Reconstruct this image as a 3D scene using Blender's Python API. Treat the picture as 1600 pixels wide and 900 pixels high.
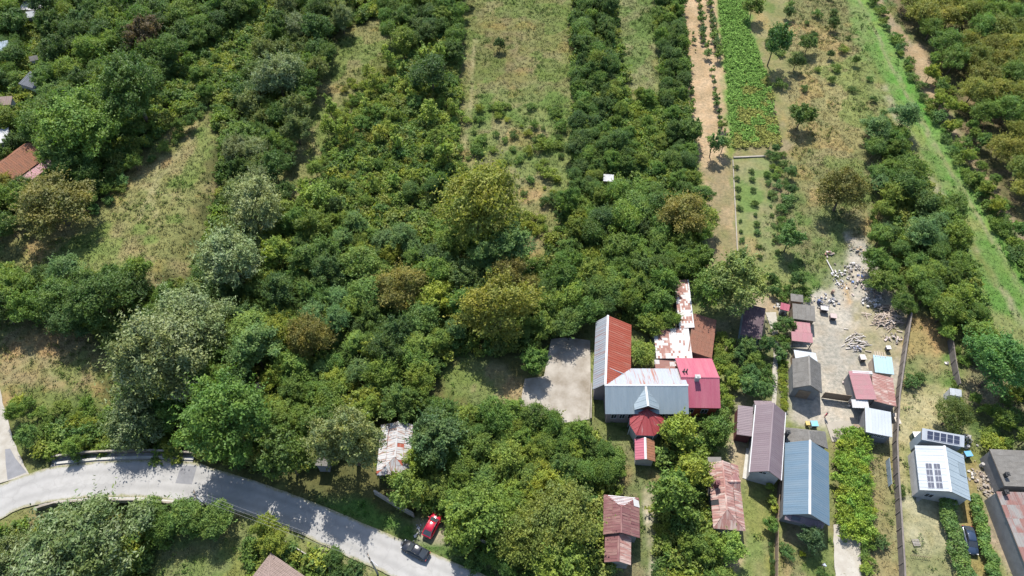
import bpy, math, random
import numpy as np
from mathutils import Vector, Matrix

for o in list(bpy.data.objects):
    bpy.data.objects.remove(o)
SC = bpy.context.scene
COL = SC.collection
R = math.radians

# ------------------------------------------------------------------ camera
CAM_H, PITCH, FPX = 110.0, 53.0, 1101.0
cam_d = bpy.data.cameras.new("Camera")
cam_d.sensor_width = 36.0
cam_d.lens = 36.0 * FPX / 1600.0
cam_d.clip_start, cam_d.clip_end = 1.0, 6000.0
cam = bpy.data.objects.new("Camera", cam_d)
cam.location = (0, 0, CAM_H)
cam.rotation_euler = (R(90 - PITCH), 0, 0)
COL.objects.link(cam)
SC.camera = cam

# ------------------------------------------------------------------ sky, sun, exposure
SUN_EL, SUN_AZ = 55.0, -9.0          # azimuth from +Y, negative = to the left
W = bpy.data.worlds.new("World")
SC.world = W
W.use_nodes = True
wn = W.node_tree.nodes
wn.clear()
wo = wn.new("ShaderNodeOutputWorld")
wb = wn.new("ShaderNodeBackground")
ws = wn.new("ShaderNodeTexSky")
ws.sky_type = 'NISHITA'
ws.sun_disc = False
ws.sun_elevation = R(SUN_EL)
ws.sun_rotation = R(SUN_AZ)
wb.inputs[1].default_value = 0.13
W.node_tree.links.new(ws.outputs[0], wb.inputs[0])
W.node_tree.links.new(wb.outputs[0], wo.inputs[0])
sun_d = bpy.data.lights.new("Sun", 'SUN')
sun_d.energy = 4.3
sun_d.angle = R(0.53)
sun_d.color = (1.0, 0.955, 0.89)
sun = bpy.data.objects.new("Sun", sun_d)
sdir = Vector((math.sin(R(SUN_AZ)) * math.cos(R(SUN_EL)), math.cos(R(SUN_AZ)) * math.cos(R(SUN_EL)), math.sin(R(SUN_EL))))
sun.rotation_euler = sdir.to_track_quat('Z', 'Y').to_euler()
sun.location = sdir * 300
COL.objects.link(sun)
vs = SC.view_settings
vs.view_transform = 'Standard'
vs.look = 'None'
vs.exposure = 1.32
vs.gamma = 1.0
vs.use_curve_mapping = False
SC.render.engine = 'CYCLES'
SC.cycles.max_bounces = 6
SC.cycles.diffuse_bounces = 3
SC.cycles.glossy_bounces = 2
SC.cycles.transmission_bounces = 3
SC.cycles.transparent_max_bounces = 4

# ------------------------------------------------------------------ measuring: survey of the photograph onto the ground
_p = R(PITCH)
_F = np.array([0, math.cos(_p), -math.sin(_p)])
_U = np.array([0, math.sin(_p), math.cos(_p)])


def at(px, py, z=0.0):
    a, b = (px - 800) / FPX, (450 - py) / FPX
    d = np.array([a, 0, 0]) + _F + b * _U
    t = (z - CAM_H) / d[2]
    return Vector((d[0] * t, d[1] * t, z))


def to_px(x, y, z):
    zz = z - CAM_H
    d = y * _F[1] + zz * _F[2]
    u = y * _U[1] + zz * _U[2]
    return 800 + FPX * x / d, 450 - FPX * u / d


def gpoly(pts, z=0.0):
    return np.array([at(x, y, z)[:2] for x, y in pts])


def inpoly(P, poly):
    x, y = P[:, 0], P[:, 1]
    c = np.zeros(len(P), bool)
    n = len(poly)
    for i in range(n):
        x1, y1 = poly[i]
        x2, y2 = poly[(i + 1) % n]
        k = ((y1 > y) != (y2 > y)) & (x < (x2 - x1) * (y - y1) / (y2 - y1 + 1e-12) + x1)
        c ^= k
    return c


def polydist(P, poly, closed=True):
    d = np.full(len(P), 1e9)
    n = len(poly)
    for i in range(n if closed else n - 1):
        a = np.array(poly[i])
        b = np.array(poly[(i + 1) % n])
        ab = b - a
        t = np.clip(((P - a) @ ab) / (ab @ ab + 1e-12), 0, 1)
        q = a + t[:, None] * ab
        d = np.minimum(d, np.hypot(P[:, 0] - q[:, 0], P[:, 1] - q[:, 1]))
    return d


def sdf(P, poly):
    d = polydist(P, poly)
    return np.where(inpoly(P, poly), -d, d)


_rng0 = np.random.RandomState(5)
_NT = _rng0.rand(64, 64)


def vnoise(x, y, s, off=0):
    x = np.asarray(x) / s + off * 7.31
    y = np.asarray(y) / s + off * 3.17
    xi, yi = np.floor(x).astype(int), np.floor(y).astype(int)
    fx, fy = x - xi, y - yi
    fx = fx * fx * (3 - 2 * fx)
    fy = fy * fy * (3 - 2 * fy)
    g = lambda a, b: _NT[a % 64, b % 64]
    return (g(xi, yi) * (1 - fx) + g(xi + 1, yi) * fx) * (1 - fy) + (g(xi, yi + 1) * (1 - fx) + g(xi + 1, yi + 1) * fx) * fy


RAVINE = gpoly([(170, 1020), (182, 850), (195, 750), (205, 690), (215, 600), (240, 500), (300, 420), (360, 300), (400, 200), (440, 100), (470, 0), (520, -150)])
ROAD_UP = [(-160, 800), (-60, 777), (0, 757), (40, 742), (85, 729), (150, 722), (220, 719), (300, 722), (340, 734), (400, 752), (470, 777), (520, 797), (590, 827), (650, 852), (720, 883), (765, 902), (860, 950), (980, 1020)]
ROAD_LO = [(-160, 890), (-60, 845), (0, 812), (30, 796), (80, 784), (150, 777), (220, 777), (275, 783), (330, 793), (400, 808), (450, 826), (500, 849), (550, 873), (590, 890), (630, 910), (690, 940), (790, 995), (900, 1060)]
ROADPOLY = gpoly(ROAD_UP + ROAD_LO[::-1])


def hgt(x, y):
    x = np.atleast_1d(np.asarray(x, float))
    y = np.atleast_1d(np.asarray(y, float))
    P = np.stack([x, y], 1)
    d = polydist(P, RAVINE, False)
    rv = 0.5 + 0.5 * np.cos(np.clip((d - 2.0) / 6.5, 0, 1) * math.pi)
    return -0.012 - 2.6 * rv - 0.16 * vnoise(x, y, 6.0, 2) - 0.07 * vnoise(x, y, 1.9, 3)


def h1(x, y):
    return float(hgt(x, y)[0])


# ------------------------------------------------------------------ object helpers
def tag(o, label=None, cat=None, group=None, kind=None):
    if label:
        o["label"] = label
    if cat:
        o["category"] = cat
    if group:
        o["group"] = group
    if kind:
        o["kind"] = kind
    return o


def empty(name, loc, rz=0.0):
    o = bpy.data.objects.new(name, None)
    o.empty_display_size = 0.3
    o.location = loc
    o.rotation_euler = (0, 0, rz)
    COL.objects.link(o)
    return o


def link(name, me, parent=None, mat=None, color=None):
    o = bpy.data.objects.new(name, me)
    COL.objects.link(o)
    if parent is not None:
        o.parent = parent
    if mat is not None and not me.materials:
        me.materials.append(mat)
    if color is not None:
        o.color = (*color[:3], 1)
    return o


def np_mesh(name, V, Q, attrs=None, smooth=False):
    """mesh from vertex array and an (n,k) face array"""
    V = np.asarray(V, np.float32)
    Q = np.asarray(Q, np.int32)
    k = Q.shape[1]
    me = bpy.data.meshes.new(name)
    me.vertices.add(len(V))
    me.vertices.foreach_set("co", V.ravel())
    me.loops.add(Q.size)
    me.loops.foreach_set("vertex_index", Q.ravel())
    me.polygons.add(len(Q))
    me.polygons.foreach_set("loop_start", np.arange(0, Q.size, k, dtype=np.int32))
    me.polygons.foreach_set("loop_total", np.full(len(Q), k, np.int32))
    me.update(calc_edges=True)
    for nm, (ty, arr) in (attrs or {}).items():
        at_ = me.attributes.new(nm, ty, 'POINT')
        at_.data.foreach_set("color" if 'COLOR' in ty else "value", np.asarray(arr, np.float32).ravel())
    if smooth:
        me.polygons.foreach_set("use_smooth", np.ones(len(Q), bool))
    return me


class MB:
    """collects faces; build() links them as one mesh object"""

    def __init__(s):
        s.v, s.f = [], []

    def add(s, vs_, fs):
        n = len(s.v)
        s.v += [tuple(v) for v in vs_]
        s.f += [tuple(i + n for i in f) for f in fs]
        return s

    def prism(s, pts, z0, ztop):
        """pts: (x,y) footprint; ztop: number or list"""
        n = len(pts)
        zt = [ztop] * n if not hasattr(ztop, '__len__') else list(ztop)
        vs_ = [(p[0], p[1], z0) for p in pts] + [(p[0], p[1], z) for p, z in zip(pts, zt)]
        fs = [(i, (i + 1) % n, n + (i + 1) % n, n + i) for i in range(n)] + [tuple(range(n, 2 * n)), tuple(range(n))[::-1]]
        return s.add(vs_, fs)

    def box(s, c, size, rz=0.0, tilt=None):
        m = Matrix.Rotation(rz, 3, 'Z')
        if tilt is not None:
            m = m @ Matrix.Rotation(tilt, 3, 'X')
        h = [x / 2 for x in size]
        vs_ = [Vector(c) + m @ Vector((sx * h[0], sy * h[1], sz * h[2])) for sz in (-1, 1) for sx, sy in ((-1, -1), (1, -1), (1, 1), (-1, 1))]
        return s.add(vs_, [(3, 2, 1, 0), (4, 5, 6, 7), (0, 1, 5, 4), (1, 2, 6, 5), (2, 3, 7, 6), (3, 0, 4, 7)])

    def tube(s, a, b, r0, r1, n=6, cap=True):
        a, b = Vector(a), Vector(b)
        d = (b - a).normalized()
        x = d.orthogonal().normalized()
        y = d.cross(x)
        vs_ = [c + (x * math.cos(2 * math.pi * i / n) + y * math.sin(2 * math.pi * i / n)) * r for c, r in ((a, r0), (b, r1)) for i in range(n)]
        fs = [(i, (i + 1) % n, n + (i + 1) % n, n + i) for i in range(n)]
        if cap:
            fs += [tuple(range(n, 2 * n)), tuple(range(n))[::-1]]
        return s.add(vs_, fs)

    def loft(s, secs, cap=True):
        n = len(secs[0])
        vs_ = [p for sec in secs for p in sec]
        fs = []
        for k in range(len(secs) - 1):
            for i in range(n):
                j = (i + 1) % n
                fs.append((k * n + i, k * n + j, (k + 1) * n + j, (k + 1) * n + i))
        if cap:
            fs += [tuple(range(n))[::-1], tuple(range((len(secs) - 1) * n, len(secs) * n))]
        return s.add(vs_, fs)

    def slab(s, poly, thick):
        """planar polygon (3D, counter-clockwise seen from above) with thickness downwards along its normal"""
        P = [Vector(p) for p in poly]
        nrm = Vector((0, 0, 0))
        for i in range(len(P)):
            nrm += P[i].cross(P[(i + 1) % len(P)])
        nrm.normalize()
        if nrm.z < 0:
            P.reverse()
            nrm = -nrm
        n = len(P)
        vs_ = P + [p - nrm * thick for p in P]
        return s.add(vs_, [tuple(range(n)), tuple(range(n, 2 * n))[::-1]] + [(i, n + i, n + (i + 1) % n, (i + 1) % n) for i in range(n)])

    def mesh(s, name, smooth=False):
        me = bpy.data.meshes.new(name)
        me.from_pydata(s.v, [], s.f)
        me.update()
        if smooth:
            me.polygons.foreach_set("use_smooth", np.ones(len(me.polygons), bool))
        return me

    def build(s, name, mat, parent=None, color=None, smooth=False):
        return link(name, s.mesh(name, smooth), parent, mat, color)


# ------------------------------------------------------------------ materials
class NT:
    def __init__(s, name):
        s.m = bpy.data.materials.new(name)
        s.m.use_nodes = True
        s.t = s.m.node_tree
        s.t.nodes.clear()
        s.out = s.n("ShaderNodeOutputMaterial")

    def n(s, ty, **kw):
        nd = s.t.nodes.new(ty)
        for k, v in kw.items():
            setattr(nd, k, v)
        return nd

    def l(s, a, b):
        s.t.links.new(a, b)

    def mix(s, fac, a, b, blend='MIX'):
        nd = s.n("ShaderNodeMix", data_type='RGBA', blend_type=blend)
        for i, v in ((0, fac), (6, a), (7, b)):
            if isinstance(v, (int, float)):
                nd.inputs[i].default_value = v
            elif isinstance(v, tuple):
                nd.inputs[i].default_value = (*v[:3], 1)
            else:
                s.l(v, nd.inputs[i])
        return nd.outputs[2]

    def math(s, op, a, b=0.0, clamp=False):
        nd = s.n("ShaderNodeMath", operation=op, use_clamp=clamp)
        for i, v in ((0, a), (1, b)):
            if isinstance(v, (int, float)):
                nd.inputs[i].default_value = v
            else:
                s.l(v, nd.inputs[i])
        return nd.outputs[0]

    def ramp(s, fac, lo, hi):
        nd = s.n("ShaderNodeMapRange")
        s.l(fac, nd.inputs[0])
        nd.inputs[1].default_value, nd.inputs[2].default_value = lo, hi
        return nd.outputs[0]

    def noise(s, co, scale, detail=3.0, rough=0.55):
        nd = s.n("ShaderNodeTexNoise")
        nd.inputs["Scale"].default_value = scale
        nd.inputs["Detail"].default_value = detail
        nd.inputs["Roughness"].default_value = rough
        if co is not None:
            s.l(co, nd.inputs["Vector"])
        return nd.outputs["Fac"]

    def objco(s, stretch=(1, 1, 1)):
        tc = s.n("ShaderNodeTexCoord")
        oi = s.n("ShaderNodeObjectInfo")
        mp = s.n("ShaderNodeMapping")
        mp.inputs["Scale"].default_value = stretch
        s.l(tc.outputs["Object"], mp.inputs["Vector"])
        ad = s.n("ShaderNodeVectorMath", operation='ADD')
        s.l(mp.outputs[0], ad.inputs[0])
        sc = s.math('MULTIPLY', oi.outputs["Random"], 50.0)
        s.l(sc, ad.inputs[1])
        return ad.outputs[0], oi

    def bsdf(s, col, rough=0.7, metal=0.0, spec=0.3, bump=None, bstr=0.3, bdist=0.05):
        b = s.n("ShaderNodeBsdfPrincipled")
        if isinstance(col, tuple):
            b.inputs["Base Color"].default_value = (*col[:3], 1)
        else:
            s.l(col, b.inputs["Base Color"])
        if isinstance(rough, (int, float)):
            b.inputs["Roughness"].default_value = rough
        else:
            s.l(rough, b.inputs["Roughness"])
        b.inputs["Metallic"].default_value = metal
        b.inputs["Specular IOR Level"].default_value = spec
        if bump is not None:
            bp = s.n("ShaderNodeBump")
            bp.inputs["Strength"].default_value = bstr
            bp.inputs["Distance"].default_value = bdist
            s.l(bump, bp.inputs["Height"])
            s.l(bp.outputs[0], b.inputs["Normal"])
        return b.outputs[0]

    def done(s, sh):
        s.l(sh, s.out.inputs[0])
        return s.m


def plain(name, c1, c2=None, scale=1.5, rough=0.75, metal=0.0, spec=0.3, lo=0.35, hi=0.7, bstr=0.25, stretch=(1, 1, 1), objcol=False):
    """two-tone weathered surface with fine relief; c1 clean, c2 stain"""
    t = NT(name)
    co, oi = t.objco(stretch)
    nz = t.noise(co, scale, 5.0, 0.62)
    fine = t.noise(co, scale * 6, 3.0)
    base = t.mix(1.0, oi.outputs["Color"], (0.78, 0.76, 0.73), 'MULTIPLY') if objcol == 2 else (oi.outputs["Color"] if objcol else c1)
    if c2 is None:
        c2 = tuple(x * 0.72 for x in c1)
    col = t.mix(t.ramp(nz, lo, hi), base, c2)
    col = t.mix(t.math('MULTIPLY', fine, 0.45), col, tuple(x * 0.6 for x in c1), 'MIX')
    rv = t.mix(t.math('MULTIPLY', oi.outputs["Random"], 0.14), col, tuple(min(1, x * 0.6) for x in c1))
    return t.done(t.bsdf(rv, rough, metal, spec, fine, bstr, 0.02))


def foliage(name, silver=None, warm=(0.20, 0.19, 0.04), trans=0.34, inst=False):
    t = NT(name)
    oi = t.n("ShaderNodeObjectInfo")
    a = t.n("ShaderNodeAttribute", attribute_name="tint")
    v = a.outputs["Fac"]
    base = oi.outputs["Color"]
    if inst:
        ia = t.n("ShaderNodeAttribute", attribute_name="ucol", attribute_type='INSTANCER')
        base = ia.outputs["Color"]
    tc = t.n("ShaderNodeTexCoord")
    ad = t.n("ShaderNodeVectorMath", operation='ADD')
    t.l(tc.outputs["Object"], ad.inputs[0])
    t.l(t.math('MULTIPLY', oi.outputs["Random"], 90.0), ad.inputs[1])
    nz = t.noise(ad.outputs[0], 0.55, 3.0, 0.6)
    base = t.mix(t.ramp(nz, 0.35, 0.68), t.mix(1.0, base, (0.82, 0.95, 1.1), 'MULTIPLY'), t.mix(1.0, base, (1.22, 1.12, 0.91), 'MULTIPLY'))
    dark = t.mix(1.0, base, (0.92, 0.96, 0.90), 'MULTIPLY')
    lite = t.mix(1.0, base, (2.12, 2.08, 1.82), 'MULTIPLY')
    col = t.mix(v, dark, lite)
    col = t.mix(t.math('MULTIPLY', t.ramp(v, 0.86, 1.0), 0.25), col, warm)
    if silver:
        col = t.mix(t.math('MULTIPLY', t.ramp(v, 0.5, 0.95), 0.8), col, silver)
    b = t.bsdf(col, 0.6, 0.0, 0.2)
    tr = t.n("ShaderNodeBsdfTranslucent")
    tcol = t.mix(1.0, col, (1.25, 1.35, 0.6), 'MULTIPLY')
    t.l(tcol, tr.inputs[0])
    mx = t.n("ShaderNodeMixShader")
    mx.inputs[0].default_value = trans
    t.l(b, mx.inputs[1])
    t.l(tr.outputs[0], mx.inputs[2])
    return t.done(mx.outputs[0])


def road_mat():
    """worn asphalt: wheel tracks, crack network, stains, and soil creeping in from both edges"""
    t = NT("worn_asphalt_road")
    tc = t.n("ShaderNodeTexCoord")
    co = tc.outputs["Object"]
    ac = t.n("ShaderNodeAttribute", attribute_name="across").outputs["Fac"]
    big, mid, fine = t.noise(co, 0.12, 4.0), t.noise(co, 0.7, 5.0, 0.65), t.noise(co, 6.0, 3.0)
    c = t.mix(t.ramp(big, 0.35, 0.65), (0.212, 0.207, 0.196), (0.25, 0.244, 0.232))
    c = t.mix(t.math('MULTIPLY', t.ramp(mid, 0.45, 0.75), 0.45), c, (0.155, 0.15, 0.14))
    tr = t.math('ABSOLUTE', t.math('SUBTRACT', t.math('ABSOLUTE', t.math('SUBTRACT', ac, 0.5)), 0.21))
    c = t.mix(t.math('MULTIPLY', t.math('SUBTRACT', 1.0, t.ramp(tr, 0.02, 0.11)), 0.34), c, (0.15, 0.147, 0.14))
    vo = t.n("ShaderNodeTexVoronoi", feature='DISTANCE_TO_EDGE')
    vo.inputs["Scale"].default_value = 0.22
    wr = t.n("ShaderNodeVectorMath", operation='ADD')
    nv = t.n("ShaderNodeTexNoise")
    nv.inputs["Scale"].default_value = 0.6
    t.l(co, nv.inputs["Vector"])
    sc = t.n("ShaderNodeVectorMath", operation='SCALE')
    t.l(nv.outputs["Color"], sc.inputs[0])
    sc.inputs["Scale"].default_value = 2.2
    t.l(co, wr.inputs[0])
    t.l(sc.outputs[0], wr.inputs[1])
    t.l(wr.outputs[0], vo.inputs["Vector"])
    c = t.mix(t.math('MULTIPLY', t.math('SUBTRACT', 1.0, t.ramp(vo.outputs["Distance"], 0.0, 0.022)), 0.2), c, (0.11, 0.107, 0.102))
    ed = t.math('MINIMUM', ac, t.math('SUBTRACT', 1.0, ac))
    ed = t.math('SUBTRACT', ed, t.math('MULTIPLY', t.math('SUBTRACT', mid, 0.42), 0.22))
    c = t.mix(t.math('SUBTRACT', 1.0, t.ramp(ed, 0.0, 0.075)), c, t.mix(t.ramp(fine, 0.4, 0.6), (0.22, 0.19, 0.14), (0.12, 0.13, 0.06)))
    return t.done(t.bsdf(c, 0.92, 0, 0.15, fine, 0.25, 0.02))


def vcolmat(name, rough=0.9, trans=0.0):
    t = NT(name)
    a = t.n("ShaderNodeAttribute", attribute_name="col")
    b = t.bsdf(a.outputs["Color"], rough, 0.0, 0.12)
    if trans:
        tr = t.n("ShaderNodeBsdfTranslucent")
        t.l(a.outputs["Color"], tr.inputs[0])
        mx = t.n("ShaderNodeMixShader")
        mx.inputs[0].default_value = trans
        t.l(b, mx.inputs[1])
        t.l(tr.outputs[0], mx.inputs[2])
        return t.done(mx.outputs[0])
    return t.done(b)


def ground_mat():
    t = NT("earth_and_grass")
    a = t.n("ShaderNodeAttribute", attribute_name="col")
    tc = t.n("ShaderNodeTexCoord")
    co = tc.outputs["Object"]
    n1 = t.noise(co, 0.35, 4.0)
    n2 = t.noise(co, 1.6, 5.0, 0.65)
    n3 = t.noise(co, 5.0, 3.0)
    c = t.mix(t.ramp(n2, 0.3, 0.75), t.mix(1.0, a.outputs["Color"], (0.62, 0.66, 0.62), 'MULTIPLY'), t.mix(1.0, a.outputs["Color"], (1.28, 1.24, 1.15), 'MULTIPLY'))
    c = t.mix(t.math('MULTIPLY', t.ramp(n1, 0.45, 0.7), 0.3), c, t.mix(1.0, a.outputs["Color"], (1.15, 0.95, 0.7), 'MULTIPLY'))
    return t.done(t.bsdf(c, 0.95, 0, 0.08, t.math('ADD', n2, t.math('MULTIPLY', n3, 0.4)), 0.7, 0.25))


M = {}
M['ground'] = ground_mat()
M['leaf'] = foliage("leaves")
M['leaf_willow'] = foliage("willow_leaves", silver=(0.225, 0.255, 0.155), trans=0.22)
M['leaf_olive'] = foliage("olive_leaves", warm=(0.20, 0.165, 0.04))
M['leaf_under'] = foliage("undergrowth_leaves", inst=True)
M['bark'] = plain("bark", (0.12, 0.09, 0.06), (0.06, 0.045, 0.035), 3.0, 0.95)
M['grass'] = vcolmat("grass_blades", 0.9, 0.15)
M['asphalt'] = plain("worn_asphalt", (0.315, 0.308, 0.292), (0.262, 0.257, 0.246), 0.25, 0.9, spec=0.2, bstr=0.1)
M['road'] = road_mat()
M['asphalt_dark'] = plain("dark_asphalt_patch", (0.167, 0.167, 0.172), (0.117, 0.117, 0.122), 0.8, 0.9, spec=0.2)
M['gravel'] = plain("pale_gravel", (0.28, 0.262, 0.228), (0.21, 0.19, 0.155), 0.8, 0.95, spec=0.1, bstr=0.5)
M['concrete'] = plain("weathered_concrete", (0.285, 0.262, 0.225), (0.125, 0.10, 0.07), 0.35, 0.9, spec=0.15)
M['concrete_dk'] = plain("stained_concrete", (0.27, 0.25, 0.22), (0.13, 0.12, 0.10), 0.9, 0.9, spec=0.15)
M['wall_dark'] = plain("dark_precast_concrete", (0.15, 0.13, 0.115), (0.09, 0.08, 0.07), 0.9, 0.9, spec=0.15)
M['wire'] = plain("dull_wire", (0.2, 0.2, 0.2), None, 1.0, 0.6)
M['kerb'] = plain("pale_kerb_stone", (0.36, 0.354, 0.328), (0.262, 0.249, 0.216), 0.8, 0.85)
M['dirt'] = plain("packed_dirt", (0.262, 0.236, 0.197), (0.183, 0.164, 0.131), 0.25, 0.95, spec=0.1, bstr=0.5)
M['path'] = plain("path_cement", (0.30, 0.28, 0.24), (0.22, 0.195, 0.155), 0.6, 0.9)
M['r_greyblue'] = plain("grey_blue_sheet_metal", (0.145, 0.182, 0.205), (0.19, 0.222, 0.238), 0.5, 0.62, 0.0, 0.22, lo=0.42, hi=0.78, stretch=(1.6, .22, 1), bstr=0.08)
M['r_rust'] = plain("rust_red_sheet", (0.213, 0.0453, 0.024), (0.245, 0.128, 0.0903), 0.9, 0.62, spec=0.3, lo=0.5, hi=0.72, stretch=(3, .25, 1), bstr=0.1)
M['r_silver'] = plain("silver_sheet_with_rust", (0.245, 0.261, 0.283), (0.224, 0.0853, 0.048), 0.7, 0.5, 0.1, 0.22, lo=0.52, hi=0.66, stretch=(3, .22, 1), bstr=0.1)
M['r_rustwhite'] = plain("rust_over_white_sheet", (0.32, 0.31, 0.293), (0.224, 0.08, 0.0427), 0.9, 0.6, spec=0.3, lo=0.42, hi=0.58, stretch=(3, .3, 1), bstr=0.1)
M['r_pink'] = plain("raspberry_pink_sheet", (0.26, 0.062, 0.092), (0.30, 0.11, 0.13), 0.5, 0.62, 0.0, 0.22, lo=0.42, hi=0.78, stretch=(1.6, .22, 1), bstr=0.08)
M['r_patch'] = plain("painted_roof_tile", (0.267, 0.213, 0.192), (0.17, 0.0693, 0.048), 1.6, 0.75, lo=0.6, hi=0.8, objcol=True)
M['r_terra'] = plain("terracotta_tile", (0.192, 0.0826, 0.0507), (0.144, 0.08, 0.0533), 1.2, 0.85, lo=0.4, hi=0.75, bstr=0.6)
M['r_orange'] = plain("old_orange_tile", (0.203, 0.0853, 0.0453), (0.133, 0.0693, 0.0427), 0.9, 0.85, lo=0.4, hi=0.7, bstr=0.6)
M['r_dusty'] = plain("dusty_pink_sheet", (0.277, 0.128, 0.138), (0.24, 0.144, 0.138), 0.7, 0.6, lo=0.4, hi=0.75, bstr=0.1)
M['r_purple'] = plain("dark_purple_brown_sheet", (0.0533, 0.0293, 0.0363), (0.0903, 0.064, 0.0667), 0.8, 0.6, lo=0.45, hi=0.75, bstr=0.2)
M['r_brown'] = plain("mauve_brown_metal_tile", (0.132, 0.100, 0.110), (0.165, 0.135, 0.14), 0.5, 0.62, 0.0, 0.22, lo=0.42, hi=0.78, stretch=(1.6, .22, 1), bstr=0.08)
M['r_blue'] = plain("slate_blue_metal_tile", (0.080, 0.126, 0.168), (0.115, 0.148, 0.175), 0.5, 0.62, 0.0, 0.22, lo=0.42, hi=0.78, stretch=(1.6, .22, 1), bstr=0.08)
M['r_asb'] = plain("weathered_asbestos_sheet", (0.16, 0.152, 0.138), (0.107, 0.0989, 0.0877), 1.0, 0.9, spec=0.15, bstr=0.4)
M['r_red'] = plain("worn_red_paint_sheet", (0.192, 0.0293, 0.032), (0.293, 0.192, 0.181), 1.3, 0.55, lo=0.6, hi=0.72, stretch=(2, .3, 1), bstr=0.1)
M['r_cyan'] = plain("pale_cyan_sheet", (0.267, 0.363, 0.395), (0.245, 0.33, 0.357), 0.5, 0.75, 0.0, 0.08, bstr=0.05)
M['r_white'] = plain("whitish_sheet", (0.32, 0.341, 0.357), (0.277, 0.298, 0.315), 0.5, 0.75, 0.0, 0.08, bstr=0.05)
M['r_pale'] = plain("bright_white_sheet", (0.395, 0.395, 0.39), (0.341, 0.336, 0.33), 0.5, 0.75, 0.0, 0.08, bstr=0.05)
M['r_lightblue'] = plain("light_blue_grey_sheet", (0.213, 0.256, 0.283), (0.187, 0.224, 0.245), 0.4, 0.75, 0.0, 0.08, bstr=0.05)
M['r_ruin'] = plain("rust_eaten_sheet", (0.235, 0.118, 0.098), (0.36, 0.29, 0.25), 0.8, 0.75, lo=0.46, hi=0.62, stretch=(2, .35, 1), bstr=0.25)
M['r_hip'] = plain("faded_maroon_sheet", (0.126, 0.0533, 0.0533), (0.192, 0.112, 0.0963), 0.7, 0.7, lo=0.45, hi=0.62, stretch=(2, .4, 1), bstr=0.25)
M['r_beige'] = plain("pinkish_beige_tile", (0.192, 0.144, 0.126), (0.144, 0.107, 0.0903), 1.0, 0.9, bstr=0.5)
M['r_derelict'] = plain("pale_rust_streaked_sheet", (0.34, 0.335, 0.33), (0.24, 0.14, 0.10), 1.1, 0.75, 0.0, 0.1, lo=0.5, hi=0.6, stretch=(2.5, .5, 1), bstr=0.2)
M['r_greyrust'] = plain("grey_sheet_with_rust_patches", (0.175, 0.165, 0.155), (0.165, 0.072, 0.06), 0.3, 0.8, 0.0, 0.1, lo=0.44, hi=0.56, stretch=(1, .6, 1), bstr=0.2)
M['r_slate'] = plain("dark_slate_sheet", (0.0693, 0.0773, 0.0877), (0.048, 0.0533, 0.0613), 0.7, 0.6)
M['ridge'] = plain("white_ridge_cap", (0.472, 0.472, 0.472), (0.393, 0.393, 0.386), 1.0, 0.5)
M['w_pinkish'] = plain("pale_pink_plaster", (0.254, 0.206, 0.206), (0.193, 0.157, 0.157), 1.0, 0.9)
M['w_white'] = plain("white_plaster", (0.339, 0.333, 0.321), (0.254, 0.248, 0.236), 0.8, 0.9)
M['w_grey'] = plain("grey_plaster", (0.181, 0.181, 0.181), (0.121, 0.121, 0.121), 0.8, 0.9)
M['w_orange'] = plain("red_orange_plaster", (0.278, 0.0605, 0.0272), (0.23, 0.0484, 0.0242), 1.0, 0.85)
M['w_maroon'] = plain("maroon_boarding", (0.102, 0.0302, 0.0333), (0.0726, 0.0242, 0.0272), 1.0, 0.8)
M['wood'] = plain("weathered_wood", (0.218, 0.16, 0.109), (0.126, 0.0924, 0.0672), 2.0, 0.9, stretch=(.3, 3, 3))
M['wood_pale'] = plain("pale_timber", (0.42, 0.336, 0.26), (0.302, 0.235, 0.176), 2.0, 0.9, stretch=(.3, 3, 3))
M['wood_blue'] = plain("blue_grey_boarding", (0.20, 0.25, 0.29), (0.13, 0.16, 0.18), 2.0, 0.85)
M['dark'] = plain("dark_opening", (0.02, 0.02, 0.022), None, 1.0, 0.8)
M['glass'] = plain("dark_window_glass", (0.03, 0.035, 0.04), (0.04, 0.045, 0.05), 1.0, 0.12, spec=0.6, bstr=0.0)
M['solar'] = plain("solar_cells", (0.040, 0.048, 0.075), (0.034, 0.042, 0.064), 0.6, 0.4, spec=0.06, bstr=0.0)
M['alu'] = plain("aluminium", (0.40, 0.41, 0.43), (0.32, 0.33, 0.35), 1.0, 0.7, 0.0, 0.1)
M['objcol'] = plain("painted_scrap", (0.3, 0.3, 0.3), (0.20, 0.18, 0.155), 2.0, 0.8, lo=0.5, hi=0.8, objcol=2)
M['rubber'] = plain("black_rubber", (0.022, 0.022, 0.023), (0.04, 0.04, 0.04), 3.0, 0.8)
M['paint_black'] = plain("black_car_paint", (0.012, 0.013, 0.016), (0.014, 0.015, 0.018), 1.0, 0.18, 0.0, 0.6, bstr=0.0)
M['paint_red'] = plain("dark_red_car_paint", (0.33, 0.006, 0.024), (0.30, 0.006, 0.02), 1.0, 0.2, 0.0, 0.6, bstr=0.0)
M['paint_blue'] = plain("dark_blue_car_paint", (0.018, 0.03, 0.055), (0.02, 0.032, 0.058), 1.0, 0.2, 0.0, 0.6, bstr=0.0)
M['light'] = plain("lamp_glass", (0.6, 0.6, 0.58), None, 1.0, 0.15, spec=0.6, bstr=0.0)
M['lamp_red'] = plain("red_lamp_glass", (0.35, 0.01, 0.01), None, 1.0, 0.2, spec=0.6, bstr=0.0)
M['chrome'] = plain("wheel_rim_metal", (0.45, 0.46, 0.47), None, 1.0, 0.3, 0.6, 0.5)

# ------------------------------------------------------------------ ground sheet with its fields
STRAW, DRYG, MEAD = (0.27, 0.22, 0.105), (0.185, 0.175, 0.07), (0.15, 0.165, 0.055)
SOIL, SOILB = (0.40, 0.30, 0.20), (0.26, 0.20, 0.125)
FLOOR = (0.075, 0.085, 0.032)
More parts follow.
